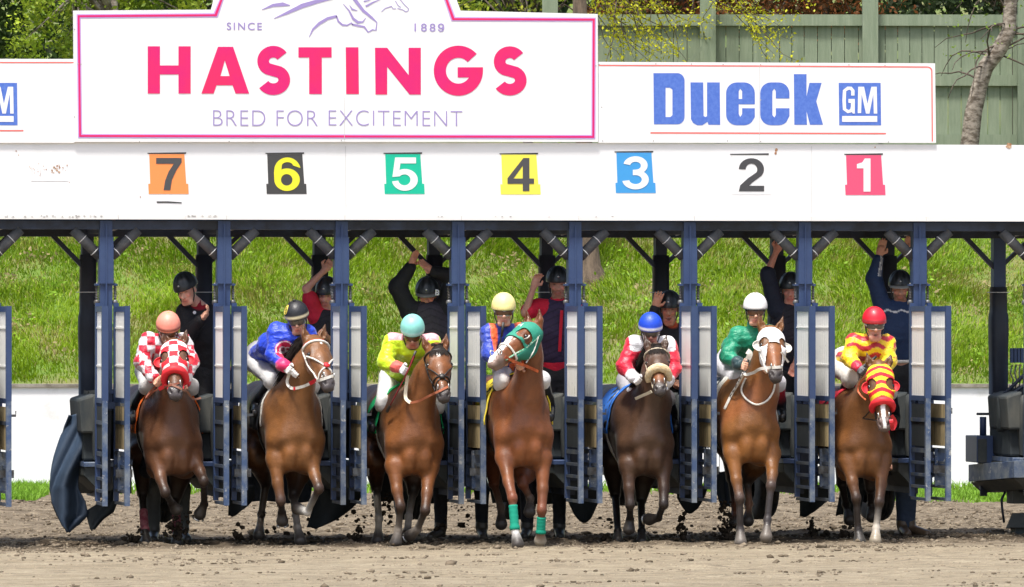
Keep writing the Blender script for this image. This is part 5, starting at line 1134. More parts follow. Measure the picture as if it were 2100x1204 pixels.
HORSES = [
 dk(yc=-.30, chest=(360, 930), w=.245, col=(0.129, 0.053, 0.023), poll=(357, 706, -.02), muz=(360, 815, -.50), neck=(352, 850, .30), earL=(336, 675), earR=(383, 675), nw=.80,
    FL=((318, 945, .12), (339, 1010, -.10), (352, 1032, .14), (361, 1045, .17)), FR=((400, 942, .12), (418, 987, -.12), (419, 1034, .16), (410, 1054, .20)),
    HL=((292, 930, 1.0), (292, 1012, 1.05), (297, 1092, .72), (300, 1112, .66)), HR=((372, 960, 1.0), (360, 1024, 1.0), (363, 1094, .55), (363, 1113, .48)), muzcol=(.05, .04, .04),
    label='bay horse in a red and white checked hood, farthest left'),
 dk(yc=-.55, chest=(612, 922), w=.250, col=(0.176, 0.069, 0.018), poll=(645, 700, -.10), muz=(675, 797, -.56), neck=(600, 815, .24), earL=(621, 664), earR=(667, 664), face=nrm(CAMB+SIDE*.42), nw=.78,
    FL=((562, 950, .12), (576, 1027, .02), (578, 1050, .26), (579, 1068, .28)), FR=((637, 947, .1), (654, 1002, -.12), (630, 1050, .10), (610, 1043, .20), dk(sock=(.62, .60, .55))),
    HL=((529, 940, 1.1), (545, 992, 1.25), (536, 1055, 1.2), (531, 1098, 1.02), dk(sock=(.12, .09, .065))), HR=((612, 965, .9), (602, 1018, .75), (610, 1082, .42), (616, 1109, .34), dk(sock=(.34, .30, .26))),
    mark=star(.105, .012, .016, .010), muzcol=(.055, .045, .045), legcol=(.035, .022, .018), label='bay horse with a small white star wearing a white and red bridle'),
 dk(yc=-.60, chest=(857, 930), w=.250, col=(0.168, 0.057, 0.013), poll=(896, 716, -.10), muz=(911, 821, -.52), neck=(850, 830, .24), earL=(864, 689), earR=(916, 683), face=nrm(CAMB+SIDE*.12), nw=.78,
    FL=((806, 965, .10), (821, 1039, -.05), (817, 1088, .02), (812, 1113, .02), dk(sock=(.26, .22, .18))), FR=((880, 970, .1), (872, 1047, -.10), (856, 1086, .05), (842, 1098, .14), dk(sock=(.22, .19, .16))),
    HL=((769, 945, 1.1), (772, 1002, 1.2), (777, 1064, .85), (775, 1109, .70), dk(sock=(.40, .35, .28))), HR=((850, 965, .9), (847, 1010, .8), (838, 1060, .6), (835, 1100, .40), dk(sock=(.30, .26, .22))),
    mark=lambda ha, hs, hn, V: ((np.abs(hs-.0)/.024+np.abs(ha-.125-.0)/.042+(fbm(V*30, 2)-.5)*.8 < 1) & (hn > 0)).astype(float), label='bay horse with a white diamond on its forehead under the lime green jockey'),
 dk(yc=-1.05, chest=(1082, 912), w=.252, col=(0.198, 0.062, 0.016), poll=(1092, 672, .0), muz=(1006, 748, -.33), neck=(1082, 800, .22), earL=(1079, 633), earR=(1106, 633), face=nrm(CAMB*.35+SIDE*-.55+vv((0, 0, .75))), noflip=1, nw=.70,
    FL=((1033, 948, .10), (1051, 1022, -.20), (1056, 1086, -.25), (1062, 1117, -.30), dk(sock=(.78, .76, .72))), FR=((1115, 950, .1), (1111, 1047, -.05), (1109, 1092, -.02), (1108, 1108, .02), dk(sock=(.16, .06, .03), hoof=(.30, .26, .20))),
    HL=((1008, 915, 1.2), (1013, 992, 1.35), (1027, 1040, 1.15), (1028, 1075, 1.0), dk(sock=(.16, .11, .08))), HR=((1075, 965, .9), (1072, 992, .75), (1087, 1022, .8), (1086, 1050, .65), dk(sock=(.10, .07, .05))), legcol=(.22, .066, .030),
    mark=lambda ha, hs, hn, V: ((hn > .022) & (np.abs(hs) < .040) & (ha > .08)).astype(float)*(fbm(V*30, 2) > .30), muzcol=(.22, .15, .12), label='chestnut horse with raised turned head, green hood and green leg wraps'),
 dk(yc=-.50, chest=(1332, 930), w=.242, col=(0.066, 0.031, 0.015), poll=(1346, 716, -.08), muz=(1354, 807, -.50), neck=(1340, 820, .24), earL=(1322, 687, .06), earR=(1367, 687, .06), nw=.80, legcol=(.022, .016, .013),
    FL=((1287, 962, .10), (1292, 1035, .02), (1292, 1064, .24), (1290, 1085, .24)), FR=((1362, 962, .1), (1361, 1034, -.08), (1350, 1062, .14), (1332, 1065, .24)),
    HL=((1254, 940, 1.1), (1262, 1014, 1.15), (1267, 1090, .75), (1267, 1110, .66)), HR=((1322, 965, .9), (1315, 1026, .9), (1316, 1090, .50), (1316, 1112, .42)),
    mark=star(.115, .0, .018, .008, .5), tan=lambda ha, hs, hn: np.exp(-((ha-.43)/.05)**2)*(hn > -.03)*.9, label='dark brown horse with a sheepskin noseband and blue saddle cloth'),
 dk(yc=-.70, chest=(1548, 905), w=.252, col=(0.202, 0.077, 0.016), poll=(1580, 680, -.05), muz=(1592, 779, -.50), neck=(1560, 800, .26), earL=(1556, 643), earR=(1606, 649), nw=.80, face=nrm(CAMB+SIDE*.15), legcol=(.055, .043, .040),
    FL=((1502, 940, .10), (1517, 1022, -.05), (1518, 1086, -.02), (1519, 1112, -.08), dk(hoof=(.15, .13, .11))), FR=((1587, 940, .1), (1581, 997, -.18), (1574, 1066, -.22), (1571, 1102, -.30), dk(hoof=(.13, .11, .09))),
    HL=((1502, 920, 1.1), (1500, 980, 1.25), (1507, 1036, 1.1), (1506, 1072, .95)), HR=((1548, 950, 1.0), (1533, 988, 1.1), (1536, 1034, 1.0), (1534, 1068, .85), dk(sock=(.20, .16, .12))),
    tan=lambda ha, hs, hn: np.clip((ha-.2)/.1, 0, 1)*np.clip((.50-ha)/.08, 0, 1)*.5, tancol=(.27, .085, .03), label='bay horse in a plain white blinker hood with a white neck ring'),
 dk(yc=-.62, chest=(1780, 935), w=.245, col=(0.150, 0.057, 0.014), poll=(1803, 752, -.22), muz=(1814, 881, -.50), neck=(1765, 850, .24), earL=(1777, 723), earR=(1828, 726), nw=.82,
    FL=((1739, 950, .10), (1756, 1022, -.04), (1760, 1086, -.02), (1763, 1111, -.06), dk(hoof=(.05, .045, .04))), FR=((1812, 950, .1), (1803, 1030, -.12), (1797, 1084, -.15), (1795, 1110, -.20), dk(sock=(.52, .46, .38), hoof=(.30, .25, .18))),
    HL=((1735, 930, 1.1), (1726, 990, 1.25), (1735, 1035, 1.15), (1742, 1066, 1.0)), HR=((1790, 955, .9), (1785, 1000, .9), (1786, 1035, 1.05), (1788, 1060, .95)),
    mark=lambda ha, hs, hn, V: ((np.abs(hs+.002*np.sin(ha*30)) < .017+.004*np.sin(ha*20)) & (ha > .2) & (ha < .60) & (hn > -.01)).astype(float), muzcol=(.12, .08, .07), label='bay horse with lowered head in a red and yellow striped hood'),
]
HH = [make_horse(h) for h in HORSES]
H1, H2, H3, H4, H5, H6, H7 = HH
Wt, Rd, Yl, Gn = vv((.82, .80, .78)), vv((.74, .015, .03)), vv((.90, .70, .02)), vv((.02, .22, .145))
def chk(ha, hs, hn):
    i = np.floor((hs+.034)/.068)+np.floor((ha+.03)/.064); return np.where((i.astype(int) % 2 == 0)[:, None], Wt, Rd)
hood(H1, chk, redm, bottom=.37, label='red and white checked hood'); noseroll(H1, 'noseband_roll', redm, .365, .038, 110); tack(H1, dk(bridle=redm, hood=1, nose=0)); tail(H1)
wr = mat('maroon_wrap', (.22, .035, .055), .85, col2=(.34, .12, .13), vs=20); bandage(H1, H1.hl_, wr, .45, .98, .040); bandage(H1, H1.hr, wr, .40, .98, .040); shoe(H1, H1.fr)
tack(H2, dk(bridle=wleather, brow=wleather, fig8=1, r=.0085, nose=0)); strap(H2, 'browband_piping', [(.070, a_) for a_ in range(-95, 96, 19)], redm, .004, .008); mane(H2, -1, 700, .24, forelock=False); tail(H2); shoe(H2, H2.fl)
mb = MB(); 
tack(H3, dk(bridle=bleather, fig8=1, r=.006, padmat=bleather)); mane(H3, 1, 300, .13); tail(H3); shoe(H3, H3.fr); shoe(H3, H3.fl)
gmx = lambda ha, hs, hn: np.where(((np.abs(ha-.11) < .022) & (np.abs(hs-.0) < .03) & (fbm(np.stack([ha, hs, hn], -1)*95, 2) > .5) & (hn > 0))[:, None], Wt*.9, Gn*np.where(hn < -.07, .8, 1.15)[:, None])
hood(H4, gmx, wleather, bottom=.275, label='green mesh hood', cupr=.030); tack(H4, dk(bridle=greenm, hood=1, nose_mat=wleather, r=.009)); tail(H4); gw = mat('green_wrap', (.0, .27, .17), .85, bump=.4, bs=30); bandage(H4, H4.fl, gw, .22, 1.02, .040); bandage(H4, H4.fr, gw, .30, 1.05, .041)
fleece = mat('sheepskin', (.62, .46, .25), .95, col2=(.72, .60, .40), vs=40, bump=1, bs=90); noseroll(H5, 'sheepskin_noseband', fleece, .345, .040, 105); tack(H5, dk(bridle=mat('tan_strap', (.50, .42, .30), .6), r=.0065, nose=0)); mane(H5, -1, 420, .14); tail(H5); shoe(H5, H5.fr)
hood(H6, lambda a_, b_, c_: np.zeros((len(a_), 3))+Wt*1.02, wleather, bottom=.225, label='plain white hood', eye=.046, cheek=.17, cupr=.060); tack(H6, dk(bridle=wleather, hood=1, nose=0, r=.008)); tail(H6)
def stp(ha, hs, hn): return np.where((np.floor((ha+.05-np.abs(hs)*.25)/.036).astype(int) % 2 == 0)[:, None], Rd, Yl)
hood(H7, stp, redm, bottom=.37, label='red and yellow striped hood'); noseroll(H7, 'noseband_roll', redm, .362, .036, 110); tack(H7, dk(bridle=bleather, hood=1, nose=0)); tail(H7)
# white cheek drape of horse six's hood, neck ring
for q in (-1, 1): strap(H6, 'hood_strap', [(.20+.035*t, q*(78+5*t)) for t in range(8)], wleather, .014, .008)
pts = [W((x_, y_, H6.d['yc']+d_-.0)) for x_, y_, d_ in ((1528, 775, .30), (1520, 800, .16), (1530, 818, .04), (1551, 830, -.02), (1572, 822, .02), (1585, 803, .08), (1588, 780, .22))]
pts = [Vector(push(H6, p, .012)) for p in smooth_path(pts, 5)]; MB().tube(pts, .0095, 8).build('neck_ring', wleather, H6.o, smooth=True)
# saddle cloths, girth straps, saddles
for H, c_, nm in ((H1, (.90, .17, .02), 'orange'), (H2, (.02, .022, .028), 'black'), (H3, (.0, .32, .10), 'green'), (H4, (.85, .68, .05), 'yellow'), (H5, (.03, .17, .62), 'blue'), (H6, (.72, .71, .68), 'white'), (H7, (.62, .02, .05), 'red')):
    m_ = mat(nm+'_saddle_cloth', c_, .8, bump=.3, bs=18); o = trunk_wrap(H, 'saddle_cloth', .42, 1.0, -104, 104, m_, .010, flare=.03); o['label'] = nm+' saddle cloth'
    trunk_wrap(H, 'saddle', .52, .92, -62, 62, bleather, .030, nb=8, na=16)
    trunk_wrap(H, 'girth', .60, .69, -175, 175, wleather if H in (H5, H3) else bleather, .008, nb=3, na=40)
for H, m_ in ((H2, wleather), (H6, wleather)):      # edge piping seen along the front of the cloth
    trunk_wrap(H, 'cloth_piping', .395, .425, -100, 100, m_, .012, nb=2, na=30)
# ================================================================== people
skinm = vcmat('skin', rough=.5, bump=.15, bs=60, var=.10, vs=60, sss=.08, spec=.4)
silkm = vcmat('racing_silk', rough=.42, bump=.9, bs=9, var=.05, vs=14, dist=.022, distort=1.2, sheen=.2)
wovenm = vcmat('jacket_cloth', rough=.8, bump=.8, bs=10, var=.12, vs=14, dist=.02, distort=.8)
breechm = vcmat('white_breeches', rough=.7, bump=.7, bs=12, var=.06, vs=10, dist=.014, distort=1.0)
bootm = mat('black_boot_leather', (.012, .012, .014), .32, bump=.5, bs=20); rubb = mat('rubber_boot', (.05, .055, .05), .6, col2=(.12, .11, .09), vs=8)
lensm = mat('goggle_lens', (.10, .04, .016), .2, spec=.6, coat=.25); lensc = mat('clear_goggle_lens', (.09, .07, .05), .18, spec=.7, coat=.3); gfr = mat('goggle_frame', (.03, .03, .03), .4); gfw = mat('pale_goggle_frame', (.62, .60, .55), .4)
SK = (.68, .37, .25)
def pt(p, Yb): return W((p[0], p[1], Yb+(p[2] if len(p) > 2 else 0)))
def person(name_, label, Yb, J, o_):
    """J: joints as (px, py, depth beyond Yb). One continuous body; clothes, boots and helmet are its parts"""
    S = Sdf(); sk = vv(o_.get('skin', SK))*(1.12 if o_.get('vent') else 1.05); g = {k: pt(v, Yb) for k, v in J.items() if k not in ('face',)}
    hc = g['head']; F = nrm(vv(o_['look'])); up = vv(o_.get('hup', (0, 0, 1))); sd_ = nrm(np.cross(up, F)); sd_ = sd_ if sd_.dot(SIDE) > 0 else -sd_; up = nrm(np.cross(F, sd_)); up = up if up[2] > 0 else -up
    h = lambda s, f, u: hc+sd_*s+F*f+up*u
    # head
    S.ell(h(0, -.015, .035), (.076, .095, .092), (sd_, F, up), sk, .02)
    S.ell(h(0, .020, -.035), (.062, .070, .085), (sd_, F, up), sk, .02)
    S.cap(h(-.030, .055, -.095), h(.030, .055, -.095), .030, .030, sk, None, .02)          # jaw and chin
    S.cap(h(0, .080, .010), h(0, .108, -.028), .010, .015, sk*1.1, sk*1.08, .010); S.cap(h(-.013, .098, -.034), h(.013, .098, -.034), .009, .009, sk*.95, None, .008)
    for q in (-1, 1):
        S.cap(h(q*.014, .088, .030), h(q*.050, .074, .028), .010, .009, sk*.85, None, .010); S.ell(h(q*.040, .066, -.022), (.022, .018, .018), (sd_, F, up), sk*vv((1.12, .85, .85)), .014)
        S.ell(h(q*.078, -.012, -.008), (.011, .022, .032), (sd_, F, up), sk*1.05, .008)
        S.ell(h(q*.032, .086, .010), (.016, .010, .009), (sd_, F, up), k=.006, cut=True)
    mo = o_.get('mouth', 0)
    S.cap(h(-.020, .088, -.064), h(.020, .088, -.064), .009, .009, sk*vv((.95, .62, .62)), None, .006); S.cap(h(-.018, .084, -.078-mo), h(.018, .084, -.078-mo), .010, .010, sk*vv((.92, .60, .60)), None, .006)
    if mo: S.ell(h(0, .095, -.070-mo*.5), (.020, .020, .010+mo*.45), (sd_, F, up), k=.004, cut=True)
    if mo: S.cap(h(-.02, .06, -.105-mo), h(.02, .06, -.105-mo), .026, .026, sk, None, .02)
    ch, pe = g['chest'], g['pelvis']; sl, sr = g['shL'], g['shR']; nb = sl*.5+sr*.5
    S.cap(h(0, -.02, -.08), nb+vv((0, 0, .02)), .052, .062, sk, None, .03)
    ax = nrm(sr-sl); fat = o_.get('fat', 1)
    S.cap(nb-vv((0, 0, .05)), ch, .085, .10, sk, None, .05, (ax, 1.35)); S.cap(ch, pe, .10, .10, sk, None, .05, (ax, 1.25)); S.cap(sl, sr, .045, .045, sk, None, .05)
    up_ = {}
    for sde in 'LR':
        sh, el, wr = g['sh'+sde], g.get('el'+sde), g.get('wr'+sde)
        if el is None: continue
        hn = g['hn'+sde]; bare = o_.get('bare', {}).get(sde, 2); S.cap(sh, el, .045, .036, sk, None, .02); S.cap(el, wr, .038, .025, sk, None, .015)
        # hand: palm and five fingers
        gl = o_.get('glove', {}).get(sde); hcn = vv(gl) if gl is not None else sk*1.05
        d_ = nrm(hn-wr); hp = o_.get('hand', {}).get(sde, 'grip'); nm = vv(o_.get('palm', {}).get(sde, CAMB)); nm = nrm(nm-d_*nm.dot(d_)); sp = np.cross(d_, nm); th = o_.get('thumb', {}).get(sde, 1)
        pc = wr+d_*.055; S.cap(wr, wr+d_*.03, .025, .028, hcn, None, .01, (sp, 1.2)); S.cap(wr+d_*.035, wr+d_*.075, .027, .027, hcn, None, .010, (sp, 1.45))
        for i, (off, ln) in enumerate(((-.030, .064), (-.010, .076), (.010, .072), (.029, .058))):
            b0 = wr+d_*.085+sp*off*th
            if hp == 'open': pts = [b0, b0+(d_+sp*off*th*4)*ln*.45+nm*.004, b0+(d_+sp*off*th*5)*ln*.8+nm*.008, b0+(d_+sp*off*th*5)*ln*1.08+nm*.014]
            elif hp == 'flat': pts = [b0, b0+(d_+sp*off*th*.5)*ln*.45, b0+(d_+sp*off*th*.6)*ln*.8+nm*.004, b0+(d_+sp*off*th*.6)*ln*1.1+nm*.008]
            elif hp == 'relax': pts = [b0, b0+d_*ln*.5+nm*.010, b0+d_*ln*.75+nm*.030, b0+d_*ln*.85+nm*.050]
            else: pts = [b0, b0+d_*ln*.38+nm*.020, b0+d_*ln*.28+nm*.046, b0-d_*ln*.05+nm*.046]
            S.chain(pts, [.0112, .0105, .0095, .0080], hcn, .004)
        tb = wr+d_*.035+sp*.032*-th
        S.chain([tb, tb+(d_*.6-sp*th*.9)*.030+nm*.012, tb+(d_*1.1-sp*th*(.9 if hp == 'open' else .5))*.045+nm*.020], [.015, .012, .0095], hcn, .006)
        if gl is None: up_[sde] = bare
    lg = {}
    for sde in 'LR':
        hp_ = pe+ax*(.085 if sde == 'R' else -.085)*(1 if True else 0)-vv((0, 0, .03)); kn, an, to = g.get('kn'+sde), g.get('an'+sde), g.get('to'+sde)
        if kn is None: continue
        lg[sde] = (hp_, kn, an, to); S.cap(hp_, kn, .075, .048, sk, None, .03); S.cap(kn, an, .046, .032, sk, None, .02); S.cap(an-vv((0, 0, .03)), to*.8+an*.2-vv((0, 0, .035)), .028, .018, sk, None, .01)
    V, Q = S.surface(.0072); c_ = S.colors(V, .005)
    q = V-hc; s_, f_, u_ = q@sd_, q@F, q@up; onh = (np.abs(s_) < .09) & (f_ > .045) & (np.abs(u_) < .14)
    def tint(w_, colr):
        nonlocal c_; w_ = (w_*onh)[:, None]; c_ = c_*(1-w_)+vv(colr)*w_
    tint(np.exp(-(((np.abs(s_)-.033)/.016)**2+((u_-.034)/.0055)**2))*.85, (.06, .035, .02))                # brows
    tint(np.exp(-(((np.abs(s_)-.033)/.012)**2+((u_-.010)/.0065)**2))*.9, (.05, .035, .03))                 # eyes
    tint(np.exp(-((s_/.020)**2+((u_+.070+mo*.5)/(.004+mo*.6))**2))*.95, (.10, .015, .015) if mo else (.24, .07, .06))
    if mo: tint(np.exp(-((s_/.016)**2+((u_+.066)/.0035)**2))*.9, (.75, .70, .62))
    if 'beard' in o_: tint(np.clip((-.035-u_)/.02, 0, 1)*np.clip((.125+u_)/.02, 0, 1)*o_['beard']*(1-np.exp(-((s_/.022)**2+((u_+.070)/.010)**2))), (.14, .07, .035))
    o = npmesh('person', V, Q, skinm, None, c_, origin=tuple(pe)); tag(o, label, 'person', o_.get('group'))
    R = dict(o=o, hc=hc, h=h, sd=sd_, F=F, up=up, g=g, ax=ax)
    # ---- upper garment
    def garment(nm_, S2, fn, m_, vox=.0095, fold=.007, keep=None, fs=1.0):
        V, Q = S2.surface(vox); nr = vnormals(V, Q); c0 = S2.colors(V, .0025)
        n_ = (fbm(V*vv((7, 7, 16))*fs+3, 3, .55)-.5)*2; ridg = 1-np.abs(fbm(V*vv((9, 9, 9))*fs+40, 2)-.5)*4
        V = V+nr*((n_*.7+ridg*.35)*fold)[:, None]
        if fn is not None: c0 = fn(V, c0)
        if keep is not None: V, Q, c0 = sub(V, Q, keep(V), c0)
        return npmesh(nm_, V, Q, m_, o, c0)
    T = Sdf(); tc = vv(o_['top']); sc = vv(o_.get('sleeve', tc)); b = o_.get('bulk', .012)
    th_ = .098*fat+b
    T.cap(nb-vv((0, 0, .055)), ch, th_*.92, th_*1.02, tc, None, .06, (ax, 1.42)); T.cap(ch, pe+(ch-pe)*o_.get('hem', .12), th_*1.0, th_*.93, tc, None, .06, (ax, 1.32))
    T.cap(sl+vv((0, 0, -.005)), sr+vv((0, 0, -.005)), .058+b, .058+b, tc, None, .05)
    T.cap(nb+vv((0, 0, .0)), nb+(hc-nb)*.42, .060+b*.3, .054+b*.2, vv(o_.get('collar', tc)), None, .02)
    slv = o_.get('slv', {})
    cuff = o_.get('cuff')
    for sde in 'LR':
        if 'el'+sde not in g: continue
        sh, el, wr = g['sh'+sde], g['el'+sde], g['wr'+sde]; L_ = slv.get(sde, 2.0)   # 2 = to the wrist, 1 = to the elbow
        if L_ <= 1: e_ = sh+(el-sh)*L_; T.cap(sh, e_, .062+b, .060+b, sc, None, .03)
        else:
            T.cap(sh, el, .060+b, .050+b, sc, None, .03); e_ = el+(wr-el)*(L_-1)*.97; T.cap(el, e_, .050+b, .034+b*.7, sc, None, .03)
            if cuff is not None: T.cap(el+(wr-el)*.80, e_, .048+b*.7, .045+b*.6, cuff, None, .004)
    R['top'] = garment(o_.get('topname', 'jacket'), T, o_.get('topfn') and (lambda V, c: o_['topfn'](V, c, R)), o_.get('topmat', wovenm), o_.get('topvox', .0095), fold=o_.get('fold', .008), fs=o_.get('fs', 1.0))
    if 'vest' in o_:
        Vt = Sdf(); vc_ = vv(o_['vest']); tv = th_+.014; Vt.cap(nb-vv((0, 0, .045)), ch, tv*.88, tv*1.0, vc_, None, .05, (ax, 1.40)); Vt.cap(ch, pe+(ch-pe)*.42, tv, tv*.96, vc_, None, .05, (ax, 1.33)); Vt.cap(sl*.78+sr*.22, sr*.78+sl*.22, .070, .070, vc_, None, .04)
        garment('padded_vest', Vt, lambda V, c: c*(1-.45*(np.abs(((V[:, 2]*16+np.abs((V-nb)@ax)*7) % 1)-.5) > .40))[:, None], wovenm, fold=.005)
        if o_.get('zip'):
            fr = nrm(np.cross(ax, nb-pe)); fr = fr if fr.dot(CAMB) > 0 else -fr; d3 = nrm(pe-nb)
            ribbon('vest_opening', [Vector(nb+d3*t+fr*(tv*1.0+.028)+ax*.01) for t in np.linspace(.02, .40, 8)], .028, .012, mat('red_shirt_front', (.60, .01, .03), .8), o)
    # ---- trousers
    if lg:
        Pn = Sdf(); pc_ = vv(o_['legs']); Pn.cap(pe+vv((0, 0, .05)), pe-vv((0, 0, .04)), .105*fat, .115*fat, pc_, None, .05, (ax, 1.3)); le = o_.get('legend', .55)
        for sde, (hp_, kn, an, to) in lg.items():
            Pn.cap(hp_, kn, .098, .068, pc_, None, .05); Pn.cap(kn, kn+(an-kn)*le, .067, .060 if le < .9 else .056, pc_, None, .03)
        garment(o_.get('legname', 'trousers'), Pn, None, o_.get('legmat', wovenm), fold=.007)
        for sde, (hp_, kn, an, to) in lg.items():
            Bt = Sdf(); bc = vv(o_.get('bootcol', (.012, .012, .014))); fw_ = nrm(to-an); top = kn+(an-kn)*o_.get('boottop', .35)
            Bt.cap(top, kn*.25+an*.75, .060, .050, vv(o_.get('boottopcol', bc)), bc, .01); Bt.cap(kn*.3+an*.7, an, .052, .046, bc, None, .02); Bt.cap(an+vv((0, 0, -.03)), to+vv((0, 0, -.02)), .042, .036, bc, None, .02, (nrm(np.cross(fw_, vv((0, 0, 1)))), 1.1)); Bt.cap(an-fw_*.02+vv((0, 0, -.055)), to+vv((0, 0, -.045)), .026, .022, bc*.6, None, .01, (nrm(np.cross(fw_, vv((0, 0, 1)))), 1.6))
            garment('boot', Bt, None, o_.get('bootmat', vcmat('boot_surface', rough=.4, bump=.4, bs=20, var=.3, vs=12) if 'bootsurf' not in globals() else None) or wovenm, fold=.003)
    # ---- helmet
    if 'helmet' in o_:
        hcx = vv(o_['helmet']); c0 = h(0, -.012, .052); nu, nv = 28, 12; V = []; F_ = []; cc = []
        band = o_.get('hband'); ribs = o_.get('vent', 0)
        for i in range(nv+1):
            ph = math.pi*.5*i/nv*1.16-.16
            for j in range(nu):
                a_ = 2*math.pi*j/nu; r_ = math.cos(max(ph, -.3)) if ph > 0 else 1+.02*ph; bul = 1
                if ribs: bul = 1-.07*(abs(math.sin(a_*4)) > .90)*(ph > .15)*(ph < 1.2)
                sx, sy = math.cos(a_), math.sin(a_); ext = 1.0+.05*max(0, sy)*(ph < .1)
                V.append(c0+sd_*sx*.104*r_*bul+F*sy*.124*r_*bul*ext+up*(.118*math.sin(ph)*bul if ph > 0 else .16*ph))
                cc.append(vv(band) if band is not None and ph < .13 and ph > -.12 else (vv(o_['hrim']) if 'hrim' in o_ and ph <= -.02 else hcx*(1-.8*(bul < 1))))
        for i in range(nv):
            for j in range(nu): F_.append([i*nu+j, i*nu+(j+1) % nu, (i+1)*nu+(j+1) % nu, (i+1)*nu+j])
        hm = npmesh('helmet', np.array(V), F_, o_['hmat'], o, np.array(cc)); md = hm.modifiers.new('s', 'SOLIDIFY'); md.thickness = .008; md.offset = -1; md2 = hm.modifiers.new('u', 'SUBSURF'); md2.levels = 1; md2.render_levels = 1
        if 'hlabel' in o_: hm['label'] = o_['hlabel']
        if o_.get('peak'):
            V = []; F_ = []
            for i in range(13):
                a_ = math.radians(25+130*i/12); e_ = math.sin((a_-math.radians(25))/math.radians(130)*math.pi)**.6
                for r_, z_ in ((1.0, .0), (1.0+.42*e_, -.022)): V.append(c0+sd_*math.cos(a_)*.103*r_+F*math.sin(a_)*.122*r_+up*(-.008+z_))
            for i in range(12): F_.append([2*i, 2*i+1, 2*i+3, 2*i+2])
            pk = npmesh('helmet_peak', np.array(V), F_, o_['peak'], hm); md = pk.modifiers.new('s', 'SOLIDIFY'); md.thickness = .006
        if o_.get('badge'): MB().lathe(h(0, .112, .085), [(0, 0), (.010, 0), (.010, .004), (0, .005)], tuple(F), 10).build('helmet_badge', bitm, hm, smooth=True)
        if o_.get('button', 1): MB().lathe(h(0, -.012, .168), [(0, .026), (.010, .022), (.014, .012), (.012, .0), (0, 0)] if o_.get('pom') else [(0, .009), (.010, .006), (.014, 0)], tuple(up), 12).build('helmet_button', o_.get('bmat', bleather), hm, smooth=True)
        # chin strap
        for q_ in (-1, 1): MB().tube(smooth_path([h(q_*.082, .012, .030), h(q_*.078, .030, -.045), h(q_*.045, .062, -.112), h(0, .068, -.128)], 4), .006, 6).build('chin_strap', bleather, hm, smooth=True)
    if 'goggles' in o_:
        lm, fm = o_['goggles']; zo = o_.get('gz', .004)
        def gpt(a_, u, r=1.0): return h(math.sin(a_)*.082*r, .014+math.cos(a_)*.092*r, zo+u)
        V = []; F_ = []; nu, nv = 16, 6
        for i in range(nu+1):
            a_ = math.radians(-62+124*i/nu); hh = .026*(1-.30*(abs(a_)/1.08)**4)*(1-.25*math.exp(-(a_/.16)**2))
            for j in range(nv+1): V.append(gpt(a_, hh*(2*j/nv-1)+(-.004*math.exp(-(a_/.2)**2)), 1.0+.03*math.sin(math.pi*j/nv)))
        for i in range(nu):
            for j in range(nv): z = i*(nv+1)+j; F_.append([z, z+1, z+nv+2, z+nv+1])
        gl_ = npmesh('goggles', np.array(V), F_, lm, o); md = gl_.modifiers.new('s', 'SOLIDIFY'); md.thickness = .006
        for j_ in (0, nv): MB().tube([Vector(V[i*(nv+1)+j_])+Vector(F)*.003 for i in range(nu+1)], .0042, 6).build('goggle_rim', fm, gl_, smooth=True)
        for q_ in (-1, 1): MB().tube(smooth_path([gpt(q_*math.radians(62), 0), h(q_*.088, -.01, .018), h(q_*.085, -.06, .03)], 3), .009, 6).build('goggle_strap', fm, gl_, smooth=True)
    return R
helm = vcmat('helmet_shell', rough=.42, bump=.05, bs=30, var=.10, vs=8, coat=.12); helms = vcmat('helmet_cover_cloth', rough=.45, bump=.4, bs=25, var=.06, vs=20)
bootsurf = vcmat('boot_leather', rough=.35, bump=.5, bs=16, var=.35, vs=10)
DN = vv((0, 0, -1))
def look(s=0, d=0): return nrm(CAMB+SIDE*s+DN*d)
SLK = dict(topmat=silkm, topname='racing_silks', legmat=breechm, legname='breeches', legs=(.70, .69, .68), legend=.16, boottop=.10, bootmat=bootsurf, group='jockeys riding out of the gate', bulk=.017, fold=.018, fs=1.35, legmat_=0, hmat=helms)
def jk(**k): d_ = dict(SLK); d_.update(k); return d_
def bodyframe(V, R):
    nb = (R['g']['shL']+R['g']['shR'])/2; q = V-nb; return q@R['ax'], q@nrm(R['g']['pelvis']-nb), q
def distseg(V, a, b):
    ab = b-a; t = np.clip(((V-a)@ab)/ab.dot(ab), 0, 1); return np.linalg.norm(V-a-t[:, None]*ab, axis=1), t
def on_sleeve(V, R, lim=.085):
    g = R['g']; w_ = np.zeros(len(V), bool)
    for s_ in 'LR':
        if 'el'+s_ not in g: continue
        a_ = g['sh'+s_]+(g['el'+s_]-g['sh'+s_])*.12; d1, _ = distseg(V, a_, g['el'+s_]); d2, _ = distseg(V, g['el'+s_], g['wr'+s_]); w_ |= (np.minimum(d1, d2) < lim)
    return w_
def f_check(V, c, R):
    s_, u_, q = bodyframe(V, R); i = np.floor(s_/.072+.5)+np.floor(V[:, 2]/.078)
    sl_ = on_sleeve(V, R, .075); i = np.where(sl_, np.floor(V[:, 0]/.062)+np.floor(V[:, 2]/.070), i); w_ = (i.astype(int) % 2 == 0)[:, None]; return np.where(w_, vv((.74, .72, .74)), vv((.66, .012, .045)))
